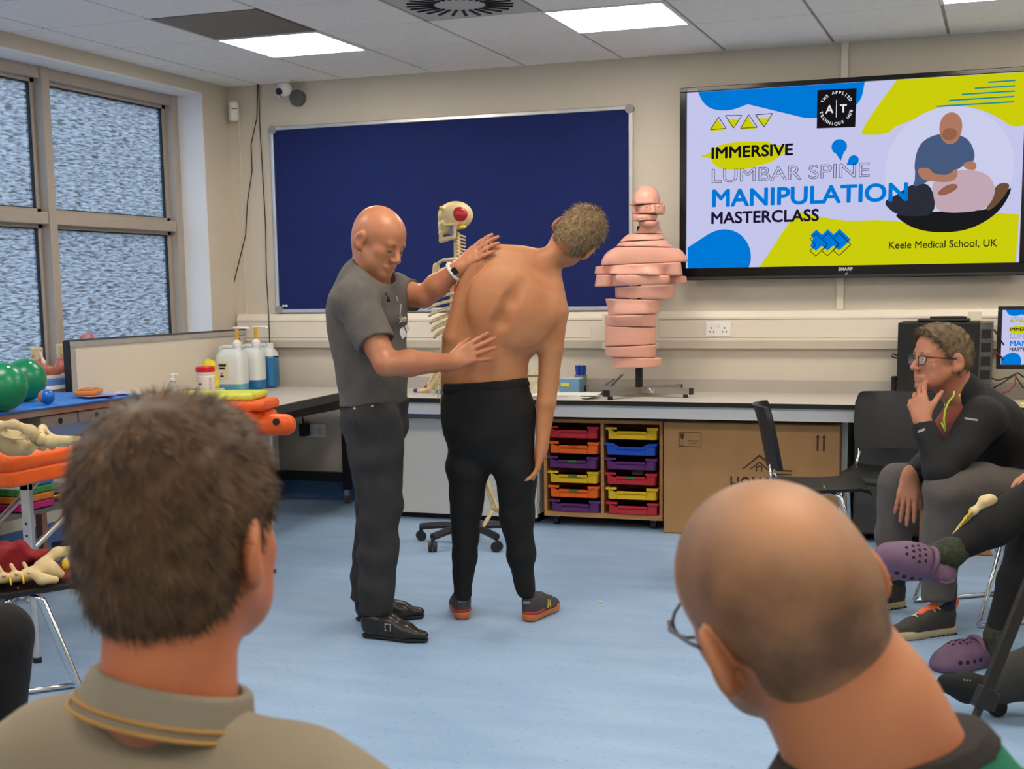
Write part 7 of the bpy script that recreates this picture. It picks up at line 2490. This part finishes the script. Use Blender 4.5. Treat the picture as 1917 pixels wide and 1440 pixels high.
hv, hq = hair_cap(BHo, BHM, 1.11, [((0, 0.070, 0.05), (0, 1, 0.0)), ((0, -0.06, -0.088), (0, -0.12, -1)), ((0, 0.018, 0.01), (0, 0.93, -0.35))], 0.0022, 0.004, 0.0, lambda s_, W, M: s_.ell(W(0, -0.042, -0.055), (0.062, 0.056, 0.050), M, 0.03))
ho = np_mesh('stubble', to_local(hv, fb), hq, stubble_material(), fb)
lc = ((hv - BHo) @ BHM) / 1.11
den = 0.62 - 0.62 * np.exp(-(((lc[:, 0]) / 0.048) ** 2 + ((lc[:, 1] + 0.065) / 0.06) ** 2 + ((lc[:, 2] - 0.085) / 0.05) ** 2)) + 0.25 * np.clip((0.02 - lc[:, 2]) / 0.08, 0, 1)
den = den * np.clip((lc[:, 2] + 0.098 + 0.12 * lc[:, 1]) / 0.05, 0.0, 1)
at2 = ho.data.attributes.new('hair_cover', 'FLOAT', 'POINT')
at2.data.foreach_set('value', den.astype(np.float32))
BW = lambda x, y, z: tuple(BHo + BHM @ (V3((x, y, z)) * 1.11))
gl = buildw(MB().tube([BW(-0.086, -0.018, 0.0), BW(-0.088, 0.02, 0.005), BW(-0.080, 0.075, 0.006), BW(-0.066, 0.102, 0.004)], 0.0022, 6), 'glasses', mat('specs_dark', (44, 40, 40), 0.3), fb, 180)
buildw(MB().tube([BW(0.086, -0.018, 0.0), BW(0.088, 0.02, 0.005), BW(0.080, 0.075, 0.006), BW(0.066, 0.102, 0.004)], 0.0022, 6), 'temple', mat('specs_dark', (44, 40, 40), 0.3), gl, 180)
for q_ in (-1, 1):
    loop = [BW(q_ * (0.036 + 0.026 * math.cos(a)), 0.110, -0.008 + 0.020 * math.sin(a)) for a in [2 * math.pi * k / 16 for k in range(16)]]
    buildw(MB().tube(loop, 0.0018, 6, True), 'rim', mat('specs_dark', (44, 40, 40), 0.3), gl, 180)


# ---- person with purple clogs, legs crossed, sitting just outside the picture
cp_ = empty('person', 'person in black leggings and purple clogs with crossed legs at right edge', 'person', (4.756,-2.874,0.000))
M_skinC = skin_material('skin_clog_person', (204, 150, 118), (192, 130, 100))
K1, A1 = V3((4.918,-2.886,0.625)), V3((4.618,-3.038,0.429))
K2, A2 = V3((4.896,-2.788,0.494)), V3((4.781,-2.894,0.118))
HP = V3((5.294,-2.612,0.483))
HPn = HP + CD * 0.10
s = SDF()
s.chain([HP, K1, A1], [0.07, 0.05, 0.036], 0.02)
s.chain([HPn, K2, A2], [0.07, 0.05, 0.036], 0.02)
SHc = HP + UP * 0.45 + CD * 0.05
s.chain([HP * 0.5 + HPn * 0.5, SHc], [0.12, 0.12], 0.03, -CR, 0.7)
CHo = SHc + UP * 0.26 - CR * 0.03
CHM = frame(-CR * 0.95 + CD * 0.2, UP)
head_prims(s, CHo, CHM, 0.98)
s.cone(CHo + CHM @ V3((0, -0.02, -0.04)), SHc, 0.055, 0.06, 0.03)
for q_ in (-1, 1):
    sh_ = SHc + CD * q_ * 0.17 - UP * 0.03
    el_ = sh_ - UP * 0.27 - CR * 0.03
    wr_ = el_ - CR * 0.24 + UP * 0.02 - CD * q_ * 0.06
    s.chain([sh_, el_, wr_], [0.045, 0.037, 0.026], 0.02)
    hand_prims(s, wr_, frame(-CR, UP), q_, (0.3, 0.3, 0.3, 0.35))
fa1 = unit(V3((4.399,-3.139,0.438)) - A1)
s.cone(A1, A1 + fa1 * 0.18 - UP * 0.02, 0.035, 0.03, 0.02)
s.cone(A2, A2 - UP * 0.05, 0.035, 0.03, 0.02)
sdf_obj('body', s, M_skinC, cp_, 0.006)
M_legg = mat('black_leggings', (17, 17, 17), 0.85, var=0.2, vscale=12, bump=0.1, bscale=260)
j = SDF()
j.chain([HP, K1, K1 * 0.45 + A1 * 0.55, A1 + (K1 - A1) * 0.06], [0.105, 0.078, 0.068, 0.046], 0.02)
j.chain([HPn, K2, K2 * 0.5 + A2 * 0.5, A2 + (K2 - A2) * 0.06], [0.105, 0.075, 0.064, 0.045], 0.02)
j.cone(HP, HPn, 0.13, 0.13, 0.03)
sdf_obj('leggings', j, M_legg, cp_, 0.006, wob=wrinkle(0.003, 34, 30, 40))
t = SDF().chain([HP * 0.5 + HPn * 0.5 + UP * 0.03, SHc], [0.145, 0.15], 0.03, -CR, 0.72)
for q_ in (-1, 1):
    sh_ = SHc + CD * q_ * 0.17 - UP * 0.03
    t.chain([SHc, sh_, sh_ - UP * 0.2 - CR * 0.02], [0.06, 0.06, 0.055], 0.02)
sdf_obj('jumper', t, mat('navy_jumper', (40, 44, 60), 0.9), cp_, 0.009)
hv, hq = hair_cap(CHo, CHM, 0.98, [((0, 0.07, 0.05), (0, 1, 0.0)), ((0, -0.06, -0.085), (0, -0.1, -1)), ((0, 0.018, 0.01), (0, 0.93, -0.35))], 0.012, 0.006, 0.003)
np_mesh('hair', to_local(hv, cp_), hq, M_hairbr, cp_)
M_wool = mat('green_wool_sock', (58, 62, 46), 0.95, var=0.5, vscale=90, bump=0.5, bscale=160)
sdf_obj('sock', SDF().chain([A1 + (K1 - A1) * 0.12, A1, A1 + fa1 * 0.05 - UP * 0.012], [0.047, 0.050, 0.047], 0.02), M_wool, cp_, 0.005, wob=wrinkle(0.002, 120, 120, 140))
sdf_obj('sock', SDF().chain([A2 + (K2 - A2) * 0.10, A2, A2 - UP * 0.05], [0.042, 0.042, 0.045], 0.02), M_wool, cp_, 0.005, wob=wrinkle(0.002, 120, 120, 140))
M_clog = mat('purple_clog_foam', (100, 74, 98), 0.55, var=0.06, vscale=10)
M_hole = mat('clog_hole', (24, 18, 30), 0.9)


def clog(heel, d, upv, label, charm):
    """foam clog: heel sole point, toe direction d, up vector"""
    Mx = frame(d, upv)
    W = lambda x, y, z: V3(heel) + Mx @ V3((x, y, z))
    s = SDF()
    s.chain([W(0, 0.03, 0.018), W(0, 0.12, 0.016), W(0, 0.19, 0.016), W(0, 0.235, 0.018)], [0.046, 0.044, 0.056, 0.050], 0.02, Mx[:, 2], 0.5)
    s.chain([W(0, 0.13, 0.050), W(0, 0.18, 0.042), W(0, 0.232, 0.034)], [0.055, 0.058, 0.050], 0.03, Mx[:, 2], 0.9)
    s.cone(W(-0.045, 0.07, 0.045), W(-0.047, 0.14, 0.06), 0.012, 0.014, 0.02)
    s.cone(W(0.045, 0.07, 0.045), W(0.047, 0.14, 0.06), 0.012, 0.014, 0.02)
    s.cut(W(0, 0, 0.0), -Mx[:, 2], 0.003)
    o = sdf_obj('clog', s, M_clog, cp_, 0.0045)
    loop = [tuple(W(0.047 * math.cos(a), 0.105 + 0.030 * math.cos(a * 0) * 0 - 0.030 * 0, 0.055 + 0.050 * math.sin(a))) for a in [math.pi * k / 12 for k in range(13)]]
    buildw(MB().tube(loop, 0.010, 8), 'collar_rim', M_clog, o, 180)
    from mathutils.bvhtree import BVHTree
    V, Q = s.mesh(0.006, smooth=0)
    bv = BVHTree.FromPolygons([tuple(v) for v in V], [tuple(int(i) for i in q) for q in Q])

    def hole(p, d_, r, nm):
        h = bv.ray_cast(Vector(p), Vector(d_), 0.4)
        if h[0] is not None:
            n_ = Vector(h[1])
            buildw(MB().sph(tuple(h[0]), r, 10, (1, 1, 0.35), n_.to_track_quat('Z', 'Y').to_matrix()), nm, M_hole, o, 180)
    for k, (x, y) in enumerate(((-0.022, 0.145), (0.0, 0.145), (0.022, 0.145), (-0.030, 0.168), (-0.010, 0.168), (0.012, 0.168), (0.032, 0.168), (-0.020, 0.19), (0.002, 0.19), (0.024, 0.19), (-0.010, 0.212), (0.014, 0.212))):
        hole(W(x, y, 0.2), -Mx[:, 2], 0.0058, 'vent_hole')
    for y in (0.135, 0.165, 0.195, 0.222):
        for q_ in (-1, 1):
            hole(W(q_ * 0.15, y, 0.040), -Mx[:, 0] * q_, 0.008, 'side_hole')
    rim = [tuple(W(x, y, 0.024)) for x, y in ((0, -0.014), (0.032, 0.0), (0.047, 0.03), (0.045, 0.09), (0.052, 0.14), (0.058, 0.19), (0.048, 0.245), (0.025, 0.275), (0, 0.283), (-0.025, 0.275), (-0.048, 0.245), (-0.058, 0.19), (-0.052, 0.14), (-0.045, 0.09), (-0.047, 0.03), (-0.032, 0.0))]
    buildw(MB().tube(rim, 0.0055, 8, True), 'sole_rim', M_clog, o, 180)
    if charm:
        buildw(MB().sph(tuple(W(*charm)), 0.012, 12, (1, 1, 0.7)), 'clog_charm', mat('charm_white', (226, 220, 196), 0.4), o, 180)
    return o


clog(V3((4.618,-3.059,0.354)), unit(V3((4.385,-3.186,0.456)) - V3((4.617,-3.059,0.384))), UP * 0.62 - CD * 0.78, '', (0.05, 0.05, 0.02))
clog(V3((4.788,-2.828,0.000)), unit(V3((4.646,-2.958,0.000)) - V3((4.788,-2.828,0.000))), UP, '', (-0.02, 0.155, 0.088))

# small spine section on that person's lap
LS = [V3((4.737,-2.973,0.606)), V3((4.690,-2.990,0.570)), V3((4.653,-2.983,0.516)), V3((4.629,-2.991,0.485))]
LS = [p + UP * 0.0 for p in LS]
sb_ = empty('spine_section', 'cream and yellow spine section lying along the black leggings', 'anatomical model', tuple(LS[0]))
s = SDF().chain(LS, [0.018, 0.014, 0.010, 0.008], 0.012)
s.ell(LS[0] + (0.0, 0.0, 0.004), (0.03, 0.02, 0.018), None, 0.015)
sdf_obj('bone_piece', s, M_bone, sb_, 0.004, wob=wrinkle(0.003, 140, 130, 150))
for k in range(4):
    p_ = LS[1] * (1 - k / 4) + LS[2] * k / 4
    buildw(MB().tube([tuple(p_), tuple(p_ - CR * 0.012 - CD * 0.012 + UP * 0.004), tuple(p_ - CR * 0.024 - CD * 0.018 - UP * 0.014)], 0.004, 6), 'nerve_root', mat('nerve_yellow', (222, 186, 40), 0.4), sb_, 180)

# ---- person with a black sock sitting low at the right edge
ps = empty('person', 'person in dark trousers and a black dotted sock behind the tripod', 'person', (4.842,-3.481,0.000))
AK, TO_ = V3((4.770,-3.493,0.082)), V3((4.638,-3.584,0.124))
KN = V3((5.001,-3.494,0.240))
H2 = V3((5.379,-3.113,0.037))
s = SDF().chain([H2, KN, AK], [0.07, 0.05, 0.036], 0.02)
s.chain([AK, AK * 0.4 + TO_ * 0.6, TO_], [0.038, 0.036, 0.022], 0.02)
KN2 = V3((5.012,-3.139,-0.053))
AK2 = V3((4.836,-3.278,-0.046))
s.chain([H2 + CD * 0.2, KN2, AK2], [0.07, 0.05, 0.036], 0.02)
S2_ = H2 + UP * 0.50 + CR * 0.05
s.chain([H2 + UP * 0.03, S2_], [0.12, 0.12], 0.03, -CR, 0.7)
SHo = S2_ + UP * 0.26
SHM = frame(-CR * 0.9 + CD * 0.4, UP)
head_prims(s, SHo, SHM, 1.0)
s.cone(SHo + SHM @ V3((0, -0.02, -0.04)), S2_, 0.055, 0.06, 0.03)
sdf_obj('body', s, M_skinC, ps, 0.007)
j = SDF()
j.chain([H2, KN, KN * 0.4 + AK * 0.6, AK + (KN - AK) * 0.05], [0.11, 0.085, 0.075, 0.055], 0.02)
j.chain([H2 + CD * 0.2, KN2, AK2], [0.105, 0.075, 0.055], 0.02)
j.cut((0, 0, 0.004), (0, 0, -1), 0.003)
sdf_obj('trousers', j, mat('dark_olive_trousers', (50, 50, 44), 0.9, var=0.15, vscale=9), ps, 0.007, wob=wrinkle(0.005, 30, 34, 40))
t = SDF().chain([H2 + UP * 0.05, S2_], [0.15, 0.155], 0.03, -CR, 0.72)
sdf_obj('jumper', t, mat('dark_jumper', (34, 34, 36), 0.9), ps, 0.01)
hv, hq = hair_cap(SHo, SHM, 1.0, [((0, 0.07, 0.05), (0, 1, 0.0)), ((0, -0.06, -0.085), (0, -0.1, -1)), ((0, 0.018, 0.01), (0, 0.93, -0.35))], 0.012, 0.006, 0.003)
np_mesh('hair', to_local(hv, ps), hq, M_hairbr, ps)
M_bsock = mat('black_sock', (20, 20, 22), 0.9, var=0.2, vscale=40, bump=0.2, bscale=200)
sk2 = SDF().chain([AK + (KN - AK) * 0.03, AK, AK * 0.45 + TO_ * 0.55, TO_], [0.045, 0.047, 0.046, 0.030], 0.02)
sk2.cone(AK, AK + CD * 0.0 - UP * 0.05 + CR * 0.02, 0.04, 0.03, 0.02)
sko = sdf_obj('sock', sk2, M_bsock, ps, 0.005)
rs = random.Random(4)
for k in range(16):
    f_ = rs.uniform(0.1, 0.75)
    p_ = AK * (1 - f_) + TO_ * f_ + UP * rs.uniform(0.01, 0.036) - CD * 0.036
    buildw(MB().sph(tuple(p_), 0.0028, 6), 'sock_dot', mat('dot_grey', (150, 146, 136), 0.7), sko, 180)
sdf_obj('sock', SDF().chain([AK2, AK2 - CR * 0.10 - UP * 0.01], [0.045, 0.035], 0.02).cut((0, 0, 0.003), (0, 0, -1), 0.002), M_bsock, ps, 0.006)

# ---- knee of somebody at the left edge
pk_ = empty('person', 'person of whom only a black-trousered knee shows at the left edge', 'person', (2.591,-5.614,0.182))
KL = V3((2.733,-5.530,0.622))
HL = V3((2.371,-5.906,0.698))
AL = V3(KL) - UP * (KL[2] - 0.07) - CR * 0.06
KL2, HL2, AL2 = KL - CD * 0.28 - CR * 0.05, HL - CD * 0.22, AL - CD * 0.28 - CR * 0.03
s = SDF().chain([HL, KL, AL], [0.07, 0.045, 0.035], 0.02)
s.chain([HL2, KL2, AL2], [0.07, 0.045, 0.035], 0.02)
SP_ = HL * 0.5 + HL2 * 0.5 + UP * 0.48 - CR * 0.05
s.chain([HL * 0.5 + HL2 * 0.5, SP_], [0.12, 0.12], 0.03, CR, 0.7)
KHo = SP_ + UP * 0.26
KHM = frame(CR * 0.9 + CD * 0.3, UP)
head_prims(s, KHo, KHM, 1.0)
s.cone(KHo + KHM @ V3((0, -0.02, -0.04)), SP_, 0.055, 0.06, 0.03)
sdf_obj('body', s, M_skinC, pk_, 0.007)
j = SDF().chain([HL, KL, AL], [0.10, 0.066, 0.055], 0.02)
j.chain([HL2, KL2, AL2], [0.10, 0.068, 0.055], 0.02)
j.cone(HL, HL2, 0.12, 0.12, 0.03)
sdf_obj('trousers', j, M_blkcloth, pk_, 0.007, wob=wrinkle(0.003, 30, 30, 34))
sdf_obj('jumper', SDF().chain([HL * 0.5 + HL2 * 0.5 + UP * 0.05, SP_], [0.15, 0.155], 0.03, CR, 0.72), mat('dark_jumper', (34, 34, 36), 0.9), pk_, 0.01)
hv, hq = hair_cap(KHo, KHM, 1.0, [((0, 0.07, 0.05), (0, 1, 0.0)), ((0, -0.06, -0.085), (0, -0.1, -1)), ((0, 0.018, 0.01), (0, 0.93, -0.35))], 0.012, 0.006, 0.003)
np_mesh('hair', to_local(hv, pk_), hq, M_hairbr, pk_)
for a_ in (AL, AL2):
    shoe(pk_, (a_[0] - CR[0] * 0.04, a_[1] - CR[1] * 0.04, 0), CR, 0.28, M_leather, M_lsole, 0.02, 0.09)

# ---- tripod at the right edge
M_tri = mat('tripod_black', (40, 38, 36), 0.45, 0.3, var=0.1, vscale=12)
LEGT, LEGB = V3((4.886,-4.302,0.720)), V3((4.712,-4.451,0.225))
ldir = unit(LEGB - LEGT)
FOOT = LEGB + ldir * (LEGB[2] / -ldir[2])
APEX = LEGT - ldir * ((1.12 - LEGT[2]) / -ldir[2])
tpd = empty('tripod', 'black tripod with square-section legs at the right picture edge', 'tripod', (APEX[0] + 0.06, APEX[1], 0))


def tleg(foot, ang):
    d = unit(foot - APEX)
    L = np.linalg.norm(foot - APEX)
    Rm = Matrix(frame(d, -CD if abs(d @ CD) < 0.9 else CR).tolist())
    mid = APEX + d * (LEGT - APEX).dot(d) if False else None
    jn = L * 0.70
    o = buildw(MB().box(tuple(APEX + d * jn * 0.5), (0.030, jn, 0.022), Rm, 0.003), 'leg', M_tri, tpd)
    buildw(MB().cyl(tuple(APEX + d * (jn - 0.03)), tuple(foot - d * 0.01), 0.011, n=14), 'lower_tube', M_tri, o, 40)
    buildw(MB().box(tuple(APEX + d * (jn + 0.0)), (0.040, 0.055, 0.034), Rm, 0.004), 'leg_clamp', M_blackpl, o)
    buildw(MB().box(tuple(APEX + d * (jn + 0.0) + V3(Rm.col[0]) * -0.028), (0.016, 0.045, 0.024), Rm, 0.004), 'clamp_lever', M_tri, o)
    buildw(MB().cyl(tuple(foot - d * 0.03), tuple(foot), 0.014, 0.012, 12), 'rubber_foot', M_blackpl, o)


# clamp sits about where the photo's leg narrows
ctr = V3((APEX[0] + 0.06, APEX[1], 0))
rel_ = V3((FOOT[0], FOOT[1], 0)) - ctr
for k in range(3):
    Rk = np.array(rz(2 * math.pi * k / 3))
    tleg(ctr + Rk @ rel_, k)
buildw(MB().cyl(tuple(ctr + V3((0, 0, 0.75))), tuple(ctr + V3((0, 0, 1.30))), 0.014, n=14), 'centre_column', M_tri, tpd, 40)
buildw(MB().cyl(tuple(ctr + V3((0, 0, 1.06))), tuple(ctr + V3((0, 0, 1.15))), 0.038, n=20), 'crown', M_tri, tpd, 40)
buildw(MB().box(tuple(ctr + V3((0, 0, 1.33))), (0.06, 0.06, 0.05), None, 0.008), 'head', M_blackpl, tpd)
buildw(MB().box(tuple(ctr + V3((0, 0, 1.40))), (0.10, 0.05, 0.08), None, 0.01), 'camera_body', M_blackpl, tpd)

# crumbs of chalk on the floor
for lab, p_ in (('tiny yellow scrap on the floor right of the bent man', (3.166,-2.345,0.004)), ('tiny yellow scrap on the floor beside the black leather shoes', (2.460,-2.708,0.004)), ('tiny yellow scrap on the floor near the skeleton stand', (2.287,-1.559,0.004))):
    tag(MB().box(p_, (0.016, 0.008, 0.006), rz(0.5), 0.002, 1).build('floor_scrap', mat('scrap_yellow', (232, 206, 140), 0.8)), lab, 'scrap', 'scraps on the floor')


chair('black chair under the person in purple clogs beyond the picture edge', (HP[0] + 0.06 * CR[0] + 0.05 * CD[0], HP[1] + 0.06 * CR[1] + 0.05 * CD[1], 0), math.radians(110))
